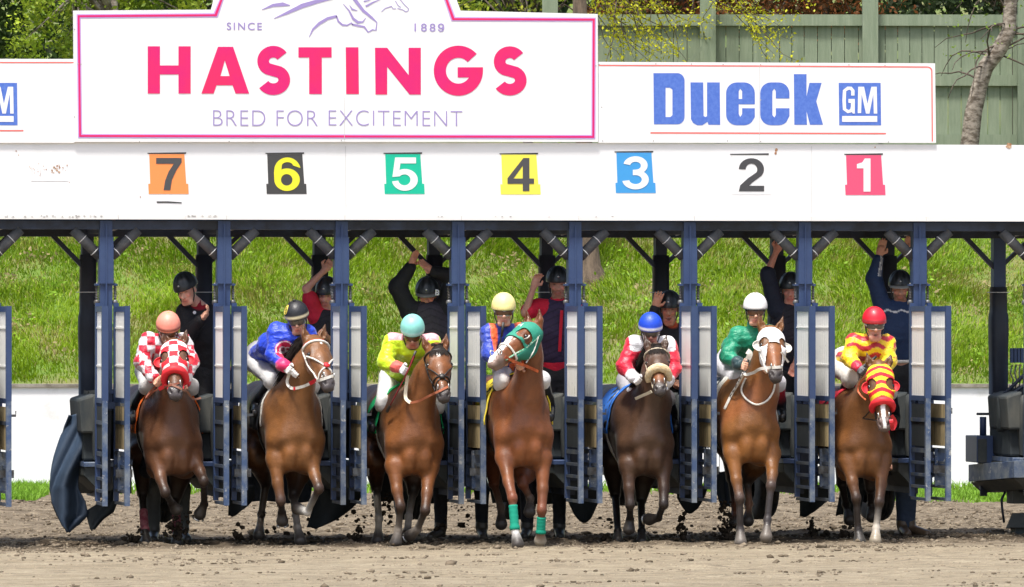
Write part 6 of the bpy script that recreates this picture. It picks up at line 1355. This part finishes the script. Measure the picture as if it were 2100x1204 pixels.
def f_stripe(V, c, R):
    s_, u_, q = bodyframe(V, R); w_ = ((np.floor((V[:, 2]+.02*np.sin(V[:, 0]*30))/.046).astype(int)) % 2 == 0)[:, None]; o = np.where(w_, vv((.52, .015, .03)), vv((.93, .62, .01)))
    sl_ = on_sleeve(V, R, .082); o = np.where(sl_[:, None], vv((.95, .66, .01)), o); cuf = np.zeros(len(V), bool)
    for k_ in 'LR': d_, _ = distseg(V, R['g']['wr'+k_]*.8+R['g']['el'+k_]*.2, R['g']['wr'+k_]); cuf |= d_ < .055
    top = (V[:, 2] > R['g']['shL'][2]+.015) & sl_; o = np.where((top & ((np.floor(V[:, 0]/.05).astype(int)) % 2 == 0))[:, None], vv((.60, .015, .03)), o)
    return np.where(cuf[:, None], vv((.70, .02, .06)), o)
def f_braces(V, c, R):
    s_, u_, q = bodyframe(V, R); w_ = (np.abs(np.abs(s_)-.115) < .030) & (~on_sleeve(V, R, .05)); return np.where(w_[:, None], vv((.86, .13, .03)), c)
def f_yoke(V, c, R):
    s_, u_, q = bodyframe(V, R); w_ = (q[:, 2] > -.035+.03*np.cos(s_*20)) & (np.abs(s_) < .215) ; return np.where(w_[:, None], vv((.76, .76, .78)), c)
def f_pinksh(V, c, R):
    s_, u_, q = bodyframe(V, R); w_ = (q[:, 2] > .012) & (np.abs(s_) < .235) & (np.abs(s_) > .06) & (fbm(V*14, 2) > .28); return np.where(w_[:, None], vv((.86, .42, .46)), c)
JK = []
yc = [h['yc'] for h in HORSES]
def f_disc(V, c, R):
    o0 = W((585, 716, yc[1]+.3)); q = V-o0; x_, z_ = q@SIDE, q[:, 2]; r_ = np.hypot(x_, z_*1.12); w_ = (r_ < .088) & (q@CAMB > -.2); c = np.where(w_[:, None], vv((.52, .010, .07)), c)
    ring = w_ & (np.abs(r_-.078) < .006) & (z_ > -.03); d1 = np.abs(np.hypot(x_+.018, z_+.004)-.024); d2 = np.abs(np.hypot(x_-.026, z_+.008)-.024); sq = w_ & ((np.minimum(d1, d2) < .0055) | ((np.abs(z_+.026-.010*np.sin(x_*60)) < .005) & (np.abs(x_) < .055)))
    return np.where((ring | sq)[:, None], vv((.75, .70, .74)), c)
# ---- jockeys
JK.append(person('person', 'jockey crouching in red and white checked silks and a salmon pink cap', yc[0], dict(head=(345, 678, .12), shL=(305, 700, .22), shR=(375, 702, .22), chest=(330, 735, .42), pelvis=(318, 755, .80), elL=(291, 742, .16), wrL=(316, 776, .02), hnL=(325, 786, -.04), elR=(392, 742, .16), wrR=(378, 782, .02), hnR=(368, 792, -.04), knL=(303, 790, .42), anL=(276, 842, .62), toL=(270, 856, .42), knR=(392, 792, .42), anR=(402, 842, .62), toR=(400, 856, .42)),
   jk(look=look(.05, .45), top=(.66, .012, .045), topfn=f_check, cuff=(.50, .03, .05), helmet=(.86, .30, .22), hband=(.22, .05, .03), hrim=(.86, .33, .2), goggles=(lensm, gfr), helm=1, bmat=smat('salmon_button', (.8, .3, .1)))))
JK.append(person('person', 'jockey in bright blue silks with a crimson chest disc and black cap', yc[1], dict(head=(610, 656, .15), shL=(568, 680, .26), shR=(630, 684, .22), chest=(568, 708, .48), pelvis=(537, 732, .86), elL=(560, 728, .20), wrL=(584, 752, .04), hnL=(596, 762, -.02), elR=(640, 730, .18), wrR=(612, 758, .02), hnR=(602, 768, -.03), knL=(560, 782, .42), anL=(527, 826, .66), toL=(522, 842, .46), knR=(640, 790, .42), anR=(640, 832, .66), toR=(640, 850, .46)),
   jk(look=look(-.05, .30), hup=(-.15, 0, 1), top=(.012, .055, .62), topfn=f_disc, topvox=.0062, cuff=(.72, .02, .12), glove=dict(L=(.55, .53, .5), R=(.7, .68, .66)), helmet=(.018, .018, .022), hband=(.76, .66, .42), goggles=(lensc, gfr), pom=1)))
JK.append(person('person', 'jockey in fluorescent lime silks with pink shoulders and a pale turquoise cap', yc[2], dict(head=(846, 684, .12), shL=(806, 700, .24), shR=(886, 702, .24), chest=(838, 738, .46), pelvis=(818, 768, .80), elL=(789, 744, .18), wrL=(818, 754, .05), hnL=(832, 762, -.02), elR=(892, 748, .16), wrR=(872, 782, .16), hnR=(862, 786, .14), knL=(786, 828, .42), anL=(762, 858, .64), toL=(764, 872, .44), knR=(897, 832, .42), anR=(906, 862, .64), toR=(902, 878, .44)),
   jk(look=look(.0, .55), top=(.62, .86, .015), topfn=f_pinksh, cuff=(.72, .10, .10), glove=dict(L=(.62, .60, .62), R=(.62, .60, .62)), helmet=(.25, .62, .55), hband=(.48, .74, .68), goggles=(lensm, gfr), skin=(.50, .25, .18), bmat=smat('teal_button', (.25, .6, .54)))))
JK.append(person('person', 'jockey in royal blue silks with orange braces and a pale yellow cap', yc[3], dict(head=(1033, 640, .20), shL=(1004, 682, .30), shR=(1066, 680, .30), chest=(1036, 712, .48), pelvis=(1050, 748, .84), elL=(1002, 726, .18), wrL=(1024, 744, .0), hnL=(1036, 742, -.06), elR=(1078, 726, .18), wrR=(1070, 748, .04), hnR=(1064, 752, -.02), knL=(1028, 782, .34), anL=(1012, 834, .60), toL=(1010, 850, .40), knR=(1112, 778, .34), anR=(1128, 832, .60), toR=(1128, 850, .40)),
   jk(look=look(.04, .12), top=(.010, .040, .36), topfn=f_braces, cuff=(.7, .1, .03), helmet=(.86, .74, .30), hband=(.80, .66, .26), goggles=(lensm, gfw), skin=(.62, .34, .24), bmat=smat('yellow_button', (.8, .7, .3)))))
JK.append(person('person', 'jockey in red silks with white shoulders and a blue cap', yc[4], dict(head=(1334, 680, .14), shL=(1300, 706, .24), shR=(1370, 708, .24), chest=(1326, 742, .46), pelvis=(1304, 776, .82), elL=(1280, 752, .18), wrL=(1300, 774, .04), hnL=(1310, 784, -.03), elR=(1382, 756, .18), wrR=(1366, 784, .02), hnR=(1356, 790, -.04), knL=(1296, 812, .40), anL=(1256, 852, .66), toL=(1246, 866, .48), knR=(1368, 816, .42), anR=(1382, 858, .64), toR=(1386, 872, .44)),
   jk(look=look(.02, .30), top=(.70, .012, .045), topfn=f_yoke, cuff=(.70, .70, .72), glove=dict(L=(.62, .60, .60), R=(.7, .7, .7)), helmet=(.015, .07, .60), hband=(.80, .80, .80), hrim=(.015, .06, .5), goggles=(lensc, gfr), skin=(.52, .24, .17), bmat=smat('blue_button', (.02, .07, .5)), legs=(.42, .42, .45))))
JK.append(person('person', 'jockey in plain emerald green silks and a white cap', yc[5], dict(head=(1549, 640, .14), shL=(1514, 688, .26), shR=(1576, 684, .22), chest=(1520, 712, .46), pelvis=(1502, 742, .84), elL=(1492, 730, .20), wrL=(1518, 748, .04), hnL=(1530, 752, -.03), elR=(1592, 728, .18), wrR=(1578, 752, .02), hnR=(1568, 758, -.03), knL=(1508, 776, .42), anL=(1476, 832, .64), toL=(1472, 846, .44), knR=(1596, 784, .42), anR=(1602, 838, .64), toR=(1604, 852, .44)),
   jk(look=look(.02, .10), top=(.0, .25, .13), cuff=(.02, .05, .06), helmet=(.82, .80, .78), hband=(.78, .76, .74), hrim=(.03, .03, .03), goggles=(lensm, gfr), boottopcol=(.42, .01, .03), legs=(.66, .64, .68))))
JK.append(person('person', 'shouting jockey in red and yellow hooped silks and a red cap', yc[6], dict(head=(1793, 668, .14), shL=(1752, 702, .26), shR=(1818, 704, .22), chest=(1776, 722, .44), pelvis=(1736, 744, .84), elL=(1742, 736, .20), wrL=(1760, 754, .04), hnL=(1772, 764, -.03), elR=(1822, 742, .16), wrR=(1804, 762, .0), hnR=(1794, 768, -.05), knL=(1744, 776, .40), anL=(1722, 828, .64), toL=(1720, 842, .44), knR=(1824, 800, .42), anR=(1836, 852, .64), toR=(1836, 866, .44)),
   jk(look=look(.10, .12), top=(.52, .015, .03), topfn=f_stripe, glove=dict(L=(.12, .12, .13), R=(.12, .12, .13)), helmet=(.70, .012, .03), hband=(.36, .03, .04), hrim=(.66, .02, .03), goggles=(lensc, gfw), mouth=.014, skin=(.60, .30, .21), hmat=helm, legs=(.66, .64, .60))))
# ---- gate assistants standing on the platforms
BLK = (.010, .010, .012); AS = dict(hmat=helm, helmet=(.020, .023, .024), vent=1, badge=1, button=0, legs=(.012, .013, .015), legend=.96, boottop=.86, bootmat=bootsurf, group='assistants standing in the gate', bulk=.014, fold=.009)
def asst(**k): d_ = dict(AS); d_.update(k); return d_
P_ = 944
JK.append(person('person', 'assistant in a black jacket leaning from the gate beside the checked jockey', .55, dict(head=(383, 596, -.12), shL=(380, 640, -.02), shR=(452, 640, .02), chest=(424, 690, .02), pelvis=(436, 760, .06), elL=(388, 684, -.16), wrL=(412, 656, -.30), hnL=(426, 640, -.34), elR=(470, 690, .0), wrR=(462, 740, -.02), hnR=(458, 760, -.02), knL=(420, 838, -.08), anL=(432, 925, .0), toL=(426, 938, -.16), knR=(444, 848, .05), anR=(446, 925, .1), toR=(444, 938, -.06)),
   asst(look=look(-.45, .42), hup=(-.25, 0, 1), top=BLK, collar=(.35, .01, .02), hand=dict(L='relax'), palm=dict(L=-SIDE), thumb=dict(L=-1), bulk=.022)))
JK.append(person('person', 'assistant in a red shirt and black vest with one bare arm raised', .55, dict(head=(671, 606, 0), shL=(648, 646, .0), shR=(694, 650, .0), chest=(672, 690, .02), pelvis=(680, 768, .06), elL=(628, 592, -.04), wrL=(664, 556, -.06), hnL=(675, 542, -.06), elR=(690, 706, -.08), wrR=(668, 690, -.2), hnR=(660, 682, -.24), knL=(668, 850, -.05), anL=(668, 925, .0), toL=(664, 938, -.16), knR=(690, 850, .0), anR=(690, 925, .05), toR=(690, 938, -.12)),
   asst(look=look(-.25, .22), top=(.52, .010, .03), slv=dict(L=.62, R=.8), vest=(.016, .014, .018), beard=.25, topname='shirt', skin=(.52, .25, .17), hand=dict(L='grip'))))
JK.append(person('person', 'stout assistant in a black jacket holding both hands above his head', .55, dict(head=(876, 606, 0), shL=(842, 640, .0), shR=(912, 632, .0), chest=(888, 690, .0), pelvis=(892, 770, .06), elL=(815, 588, .0), wrL=(842, 548, -.04), hnL=(856, 508, -.06), elR=(930, 568, .02), wrR=(888, 557, -.04), hnR=(866, 540, -.06), knL=(876, 850, -.05), anL=(878, 925, .0), toL=(874, 938, -.16), knR=(904, 850, .0), anR=(906, 925, .05), toR=(906, 938, -.12)),
   asst(look=look(-.05, .28), top=BLK, vest=(.040, .034, .044), fat=1.18, peak=smat('grey_peak', (.16, .16, .14)), skin=(.58, .26, .18), hand=dict(L='flat', R='flat'), palm=dict(L=nrm(CAMB+SIDE), R=nrm(CAMB*.6+SIDE)), thumb=dict(L=-1, R=1), bulk=.03)))
JK.append(person('person', 'assistant in a red shirt and dark purple quilted vest lifting a bare forearm', .55, dict(head=(1144, 584, 0), shL=(1104, 630, .0), shR=(1182, 628, .0), chest=(1136, 680, .0), pelvis=(1136, 762, .05), elL=(1077, 641, -.10), wrL=(1094, 590, -.16), hnL=(1102, 568, -.18), elR=(1206, 668, .08), wrR=(1200, 700, .0), hnR=(1198, 715, .0), knL=(1126, 850, -.05), anL=(1128, 925, .0), toL=(1124, 938, -.16), knR=(1156, 850, .0), anR=(1158, 925, .05), toR=(1158, 938, -.12)),
   asst(look=look(.02, .10), top=(.60, .010, .035), slv=dict(L=.72, R=.8), vest=(.038, .024, .062), zip=1, beard=.55, topname='shirt', skin=(.50, .26, .18), hand=dict(L='relax'), palm=dict(L=nrm(CAMB+SIDE*.5)), thumb=dict(L=-1), bulk=.018, hem=.0)))
JK.append(person('person', 'shouting assistant in black with an open palm raised beside his helmet', .55, dict(head=(1373, 634, -.10), shL=(1350, 676, -.02), shR=(1402, 680, .0), chest=(1378, 726, .0), pelvis=(1372, 800, .10), elL=(1336, 672, -.12), wrL=(1343, 632, -.20), hnL=(1349, 612, -.22), elR=(1410, 740, .0), wrR=(1394, 778, -.05), hnR=(1390, 790, -.08), knL=(1362, 868, -.10), anL=(1368, 925, .05), toL=(1364, 938, -.12), knR=(1388, 868, -.05), anR=(1390, 925, .1), toR=(1390, 938, -.06)),
   asst(look=look(-.12, .18), top=BLK, mouth=.020, skin=(.46, .22, .13), hand=dict(L='open'), palm=dict(L=CAMB), thumb=dict(L=-1), collar=(.6, .10, .03))))
JK.append(person('person', 'assistant in a dark navy pullover stretching a bare forearm up to the beam', .58, dict(head=(1622, 596, 0), shL=(1592, 636, .0), shR=(1650, 640, .0), chest=(1614, 690, .0), pelvis=(1620, 768, .05), elL=(1574, 560, -.02), wrL=(1592, 516, -.04), hnL=(1600, 498, -.05), elR=(1642, 700, -.05), wrR=(1632, 744, -.14), hnR=(1624, 766, -.16), knL=(1606, 850, -.05), anL=(1608, 925, .0), toL=(1604, 938, -.16), knR=(1634, 850, .0), anR=(1636, 925, .05), toR=(1636, 938, -.12)),
   asst(look=look(-.15, .12), top=(.010, .013, .028), slv=dict(L=.98, R=1.55), vest=(.020, .016, .024), skin=(.55, .24, .17), hand=dict(L='grip', R='relax'))))
def f_navy(V, c, R):
    w_ = np.zeros(len(V), bool); g = R['g']; a, b = g['shL'], g['elL']; d_, t = distseg(V, a, g['wrL']); s_, u_, q = bodyframe(V, R)
    for p0, p1 in ((a, b), (b, g['wrL'])):
        ax_ = nrm(p1-p0); r_ = V-p0; r_ = r_-(r_@ax_)[:, None]*ax_; dd_, _ = distseg(V, p0, p1); n_ = np.linalg.norm(r_, axis=1); cosv = (r_@SIDE)/np.maximum(n_, 1e-6); w_ |= (dd_ < .075) & ((np.abs(cosv-.45) < .10) | (np.abs(cosv-.72) < .05)) & (r_@CAMB > 0)
    w_ |= (np.abs(q[:, 2]+.010+.02*np.abs(np.sin(s_*24))) < .008) & (np.abs(s_) < .17) & (q@CAMB > 0); return np.where(w_[:, None], vv((.62, .64, .66)), c)
JK.append(person('person', 'assistant in a navy zip jacket with white piping, both hands on the beam', .58, dict(head=(1846, 592, 0), shL=(1812, 634, .0), shR=(1874, 632, .0), chest=(1842, 680, .0), pelvis=(1846, 758, .05), elL=(1792, 570, .0), wrL=(1803, 525, -.03), hnL=(1810, 498, -.04), elR=(1884, 570, .02), wrR=(1872, 520, .02), hnR=(1866, 500, .02), knL=(1838, 850, -.05), anL=(1840, 925, .0), toL=(1836, 938, -.16), knR=(1864, 850, .0), anR=(1866, 925, .05), toR=(1866, 938, -.12)),
   asst(look=look(-.03, .16), top=(.014, .036, .10), topfn=f_navy, slv=dict(L=1.88, R=1.9), peak=smat('pale_grey_peak', (.30, .30, .27)), beard=.7, skin=(.56, .30, .21), hand=dict(L='flat', R='flat'), thumb=dict(L=-1), hem=.42, bulk=.022)))
rb = JK[-1]; g = rb['g']; pe = g['pelvis']; MB().tube([Vector(pe+rb['ax']*math.cos(t)*.150+CAMB*math.sin(t)*.118+vv((0, 0, .075))) for t in [math.pi*2*i/24 for i in range(25)]], .016, 8, False).build('belt', wleather, rb['o'], smooth=True)
# ---- three helpers on the ground behind the stalls, bent low behind the horses
GR = dict(legs=(.018, .020, .026), legend=1.0, boottop=.95, bootmat=bootsurf, group='helpers on the ground behind the stalls', top=(.02, .022, .03), hmat=helm, helmet=(.012, .012, .014), vent=1, bootcol=(.07, .056, .042))
def grd(label, x, stance, Yb, foot_dir, legs=(.018, .020, .026), py=1105, bc=(.07, .056, .042), fd=10):
    d_ = dict(GR); z0_, z1_ = P(x, 1100, Yb).z, P(x, 1120, Yb).z; py = 1100+20*z0_/(z0_-z1_)+1; d_.update(look=look(0, .5), legs=legs, bootcol=bc); a, b_ = x-stance/2, x+stance/2
    return person('person', label, Yb, dict(head=(x+4, 905, -.30), shL=(x-34, 925, -.22), shR=(x+40, 925, -.22), chest=(x+3, 925, .02), pelvis=(x, 925, .32), elL=(x-44, 965, -.30), wrL=(x-30, 965, -.48), hnL=(x-26, 958, -.54), elR=(x+50, 965, -.30), wrR=(x+36, 965, -.48), hnR=(x+32, 958, -.54),
       knL=(a, 1004, .05), anL=(a, py-22, .05), toL=(a+foot_dir[0]*fd, py-8, -.12), knR=(b_, 1004, .05), anR=(b_, py-22, .05), toR=(b_+foot_dir[1]*fd, py-8, -.12)), d_)
JK.append(grd('crouching ground helper in grey trousers seen behind the farthest left horse', 345, 60, .80, (0, 1), (.10, .105, .10), 1112, (.07, .068, .062)))
JK.append(grd('crouching ground helper in dark trousers and muddy boots beside the lime jockey horse', 946, 84, .85, (-2.2, .4), py=1110))
JK.append(grd('crouching ground helper in black shoes seen behind the chestnut horse', 1114, 66, .85, (-.6, .2), py=1108, bc=(.05, .048, .045)))
JK.append(grd('crouching ground helper in blue jeans and tan work boots behind the right stall', 1858, 14, .85, (1.0, 3.6), (.035, .055, .095), 1103, (.13, .085, .05)))
# ---- fittings on individual people
def disc_on(R, px, py, Yb, r, mat_, name, nrm_=CAMB, par=None):
    c_ = W((px, py, Yb)); return MB().lathe(c_, [(0, 0), (r, 0), (r, .004), (0, .005)], tuple(nrm_), 24).build(name, mat_, par or R['o'], smooth=False)
# ================================================================== reins, whips, writing on people, flying dirt
def rein(H, name, pts, mat_, w_=.016, infl=.012, n=6):
    """pts: (px, py, depth beyond yc) or world vectors"""
    P3 = [Vector(p) if len(p) == 3 and abs(p[1]) < 60 and not isinstance(p, tuple) else Vector(W((p[0], p[1], H.d['yc']+p[2]))) for p in pts]
    path = [Vector(push(H, p, infl)) for p in smooth_path(P3, n)]
    return ribbon(name, path, w_, .006, mat_, H.o)
hands = [R['g'] for R in JK[:7]]
cream = mat('cream_rein_grip', (.74, .66, .50), .6); redr = mat('red_rein_patch', (.62, .02, .03), .5)
g = hands[0]
rein(H1, 'rein', [H1.bit[-1], (320, 800, -.22), (300, 818, -.04), (306, 806, .04), g['hnL']], mat('brown_rein', (.30, .09, .05), .6)); rein(H1, 'rein_grip', [(342, 790, -.34), (326, 798, -.26)], redr, .034)
rein(H1, 'rein', [H1.bit[1], (380, 800, -.28), (396, 818, -.10), (412, 816, -.02)], mat('tan_rein', (.32, .15, .10), .6), .018)
g = hands[1]
rein(H2, 'rein', [H2.bit[-1], (645, 783, -.34), (620, 793, -.16), (598, 796, -.04), (589, 784, .06), (594, 766, .06)], wleather, .026); rein(H2, 'rein_patch', [(650, 779, -.40), (635, 787, -.28)], redr, .034); rein(H2, 'rein_patch', [(605, 797, -.10), (602, 797, -.08)], redr, .030)
g = hands[2]
rein(H3, 'rein', [H3.bit[-1], (880, 812, -.32), (860, 822, -.16), (842, 826, -.06)], mat('orange_brown_rein', (.50, .16, .08), .6), .020); rein(H3, 'rein_grip', [(842, 826, -.06), (832, 816, .0), (833, 792, .02), (836, 770, -.0)], cream, .030)
rein(H4, 'rein', [(1036, 732, -.30), (1060, 744, -.26), (1082, 752, -.16), (1104, 762, .0)], orm, .026)
rein(H4, 'rein', [(1104, 690, -.02), (1094, 720, -.10), (1079, 744, -.18)], wleather, .011)
rein(H5, 'rein', [(1336, 803, -.42), (1328, 807, -.34), (1316, 812, -.22), (1303, 818, -.08)], cream, .026)
rein(H6, 'rein', [H6.bit[-1], (1562, 756, -.40), (1546, 764, -.26), (1530, 768, -.10), (1524, 762, -.02)], wleather, .026); rein(H6, 'rein', [(1526, 764, -.02), (1512, 790, .12), (1498, 812, .26), (1484, 838, .42)], wleather, .022)
rein(H6, 'rein_end', [(1531, 742, -.04), (1538, 726, -.06), (1532, 720, -.04)], wleather, .05)
rein(H7, 'rein', [(1775, 772, -.02), (1762, 784, .06), (1758, 800, .06), (1766, 812, -.04), (1776, 820, -.14)], orm, .014); rein(H7, 'rein', [(1790, 836, -.36), (1776, 852, -.22), (1770, 858, -.14), (1782, 860, -.22), (1796, 862, -.34)], bleather, .012)
rein(H7, 'lip_strap', [(1828, 852, -.44), (1836, 866, -.42), (1830, 880, -.42), (1826, 860, -.44)], redr, .035)
rein(H6, 'hood_tie', [(1602, 722, -.28), (1610, 734, -.26), (1617, 743, -.24)], wleather, .018)
# whips: held things, not parts
stick = mat('whip_shaft', (.02, .018, .018), .4); sred = mat('red_whip_shaft', (.28, .02, .03), .4)
def whip(pts, label, flap=None, m_=stick, yb=0):
    p = [Vector(W((a, b, yb+c_))) for a, b, c_ in pts]; t = thing('riding_whip', p[0], label, 'riding whip')
    n_ = len(p); MB().tube(smooth_path(p, 4), [.009-.004*i/(4*(n_-1)) for i in range(4*(n_-1)+1)], 8).build('shaft', m_, t, smooth=True)
    a = p[0]; d_ = (p[1]-p[0]).normalized(); MB().tube([a-d_*.01, a+d_*.12], .0125, 10).build('grip', bleather, t, smooth=True)
    if flap: MB().tube([p[-1], p[-1]+(p[-1]-p[-2]).normalized()*.07], .014, 6).build('flap', bleather, t)
whip([(852, 722, -.10), (836, 762, -.07), (800, 832, .14)], 'thin dark red riding whip slanting down from the lime jockey\'s gloved hand', 1, sred, yc[2])
whip([(1032, 663, .02), (1030, 680, .02), (1026, 700, .02), (1021, 724, .02)], 'black plaited whip hanging before the chest of the yellow capped jockey', 1, stick, yc[3])
whip([(1534, 740, -.06), (1520, 772, .0), (1500, 808, .18), (1486, 826, .3)], 'black and white banded whip beside the emerald jockey\'s leg', None, mat('banded_whip', (.7, .7, .68), .5, chips=((.02, .02, .02), 30, .5)), yc[5])
whip([(1796, 732, -.06), (1784, 742, -.05), (1772, 756, -.03)], 'short whip handle with a chrome end poking up from the shouting jockey\'s hand', None, stick, yc[6])
def text3d(name, s, px, py, Y, hpx, mat_, par, off=.02, tilt=0, right=SIDE):
    cu = bpy.data.curves.new(name, 'FONT'); cu.body = s; cu.offset = off; cu.extrude = .02; tmp = bpy.data.objects.new('tmp', cu); me = bpy.data.meshes.new_from_object(tmp)
    co = np.array([v.co[:] for v in me.vertices]); lo, hi = co.min(0), co.max(0); sc_ = hpx/225/(hi[1]-lo[1]); c_ = W((px, py, Y)); ct, st = math.cos(tilt), math.sin(tilt); u = right*ct+vv((0, 0, 1))*st; v = -right*st+vv((0, 0, 1))*ct
    V = c_+((co[:, 0:1]-(lo[0]+hi[0])/2)*u+(co[:, 1:2]-(lo[1]+hi[1])/2)*v+(co[:, 2:3])*CAMB*.3)*sc_
    F = [list(p.vertices) for p in me.polygons]; bpy.data.objects.remove(tmp); bpy.data.curves.remove(cu); bpy.data.meshes.remove(me); return npmesh(name, V, F, mat_, par, smooth=False)
wpaint = smat('white_print', (.75, .75, .75)); ypaint = smat('yellow_print', (.86, .68, .10))
text3d('collar_letter', 'B', 897, 600, .55-.13, 12, wpaint, JK[9]['o'], .03, -.1)
# pale ring round the figure on the black cap
R = JK[1]; h = R['h']
def capt(az, el, r=1.0):
    a_, e_ = math.radians(az), math.radians(el); return Vector(h(math.sin(a_)*math.cos(e_)*.109*r, -.012+math.cos(a_)*math.cos(e_)*.129*r, .052+math.sin(e_)*.123*r))
MB().tube([capt(-62+15*math.cos(t), 34+21*math.sin(t), 1.01) for t in [2*math.pi*i/16 for i in range(17)]], .0042, 5, False).build('cap_ring', ypaint, R['o'], smooth=True)
MB().tube([capt(-62+x_, 34+y_, 1.01) for x_, y_ in ((-6, 11), (3, 13), (6, 7), (-1, 1), (6, -5), (3, -12), (-6, -11))], .0045, 5).build('cap_numeral', ypaint, R['o'], smooth=True)
p = W((399, 641, .40)); MB().lathe(p, [(0, 0), (.015, 0), (.015, .004), (0, .006)], tuple(CAMB), 14).build('jacket_badge', wpaint, JK[7]['o'])
# clods thrown up by the hooves
pos, sz = [], []
rr = random.Random(21)
for cx, y0, y1, n_, sx, Y in ((365, 1056, 1104, 60, 9, .2), (383, 1050, 1100, 14, 8, .2), (270, 1096, 1112, 26, 10, .2), (285, 1080, 1105, 12, 6, .2), (345, 1060, 1110, 20, 12, .1), (540, 1030, 1100, 22, 22, .6), (600, 1030, 1100, 18, 26, .7), (490, 1075, 1102, 16, 9, .4), (735, 1055, 1102, 34, 8, .4), (722, 1085, 1106, 12, 6, .4), (793, 1010, 1075, 34, 9, .7), (770, 1020, 1060, 12, 8, .7), (705, 1030, 1080, 10, 14, .7),
    (955, 1035, 1080, 18, 14, .8), (905, 1050, 1085, 10, 10, .8), (1245, 1075, 1110, 18, 8, .3), (1246, 1060, 1085, 10, 10, .4), (1400, 1050, 1108, 44, 8, .3), (1487, 1026, 1108, 80, 8, .2), (1480, 1060, 1100, 22, 14, .2), (1500, 1060, 1108, 30, 7, .1), (1663, 1060, 1104, 40, 6, .5), (1668, 1085, 1105, 14, 10, .5), (1733, 1080, 1108, 40, 9, .2), (1745, 1075, 1108, 24, 10, .1), (1705, 1080, 1100, 8, 8, .4), (815, 1095, 1112, 18, 12, -.4), (830, 1090, 1108, 12, 10, -.3)):
    for _ in range(n_):
        f = rr.random(); y = y0+(y1-y0)*f; p = P(cx+rr.gauss(0, sx*.75), y, Y+rr.uniform(-.1, .1)); p.z = max(p.z, .01); pos.append(list(p)); sz.append(rr.choice((.006, .008, .010, .014, .020, .028))*rr.uniform(.7, 1.2)*(.8+.5*f))
o = clods('flying_dirt', np.array(pos), np.array(sz), mat('wet_soil', (.035, .026, .018), .95, col2=(.07, .052, .036), vs=20, spec=.1), .9); tag(o, kind='stuff')
# soft churned heaps along the hoof line
pos = []; sz = []
for _ in range(1500):
    x = rr.uniform(-5.2, 5.2); y = rr.gauss(.35, .45); 
    if fbm(np.array([[x*1.6, y*2, 3.]]), 2)[0] < .47: continue
    pos.append([x, y, .005]); sz.append(rr.uniform(.010, .030))
o = clods('churned_soil', np.array(pos), np.array(sz), mat('churned_soil', (.06, .045, .030), .95, col2=(.12, .09, .062), vs=8, spec=.1), .55); tag(o, kind='stuff')
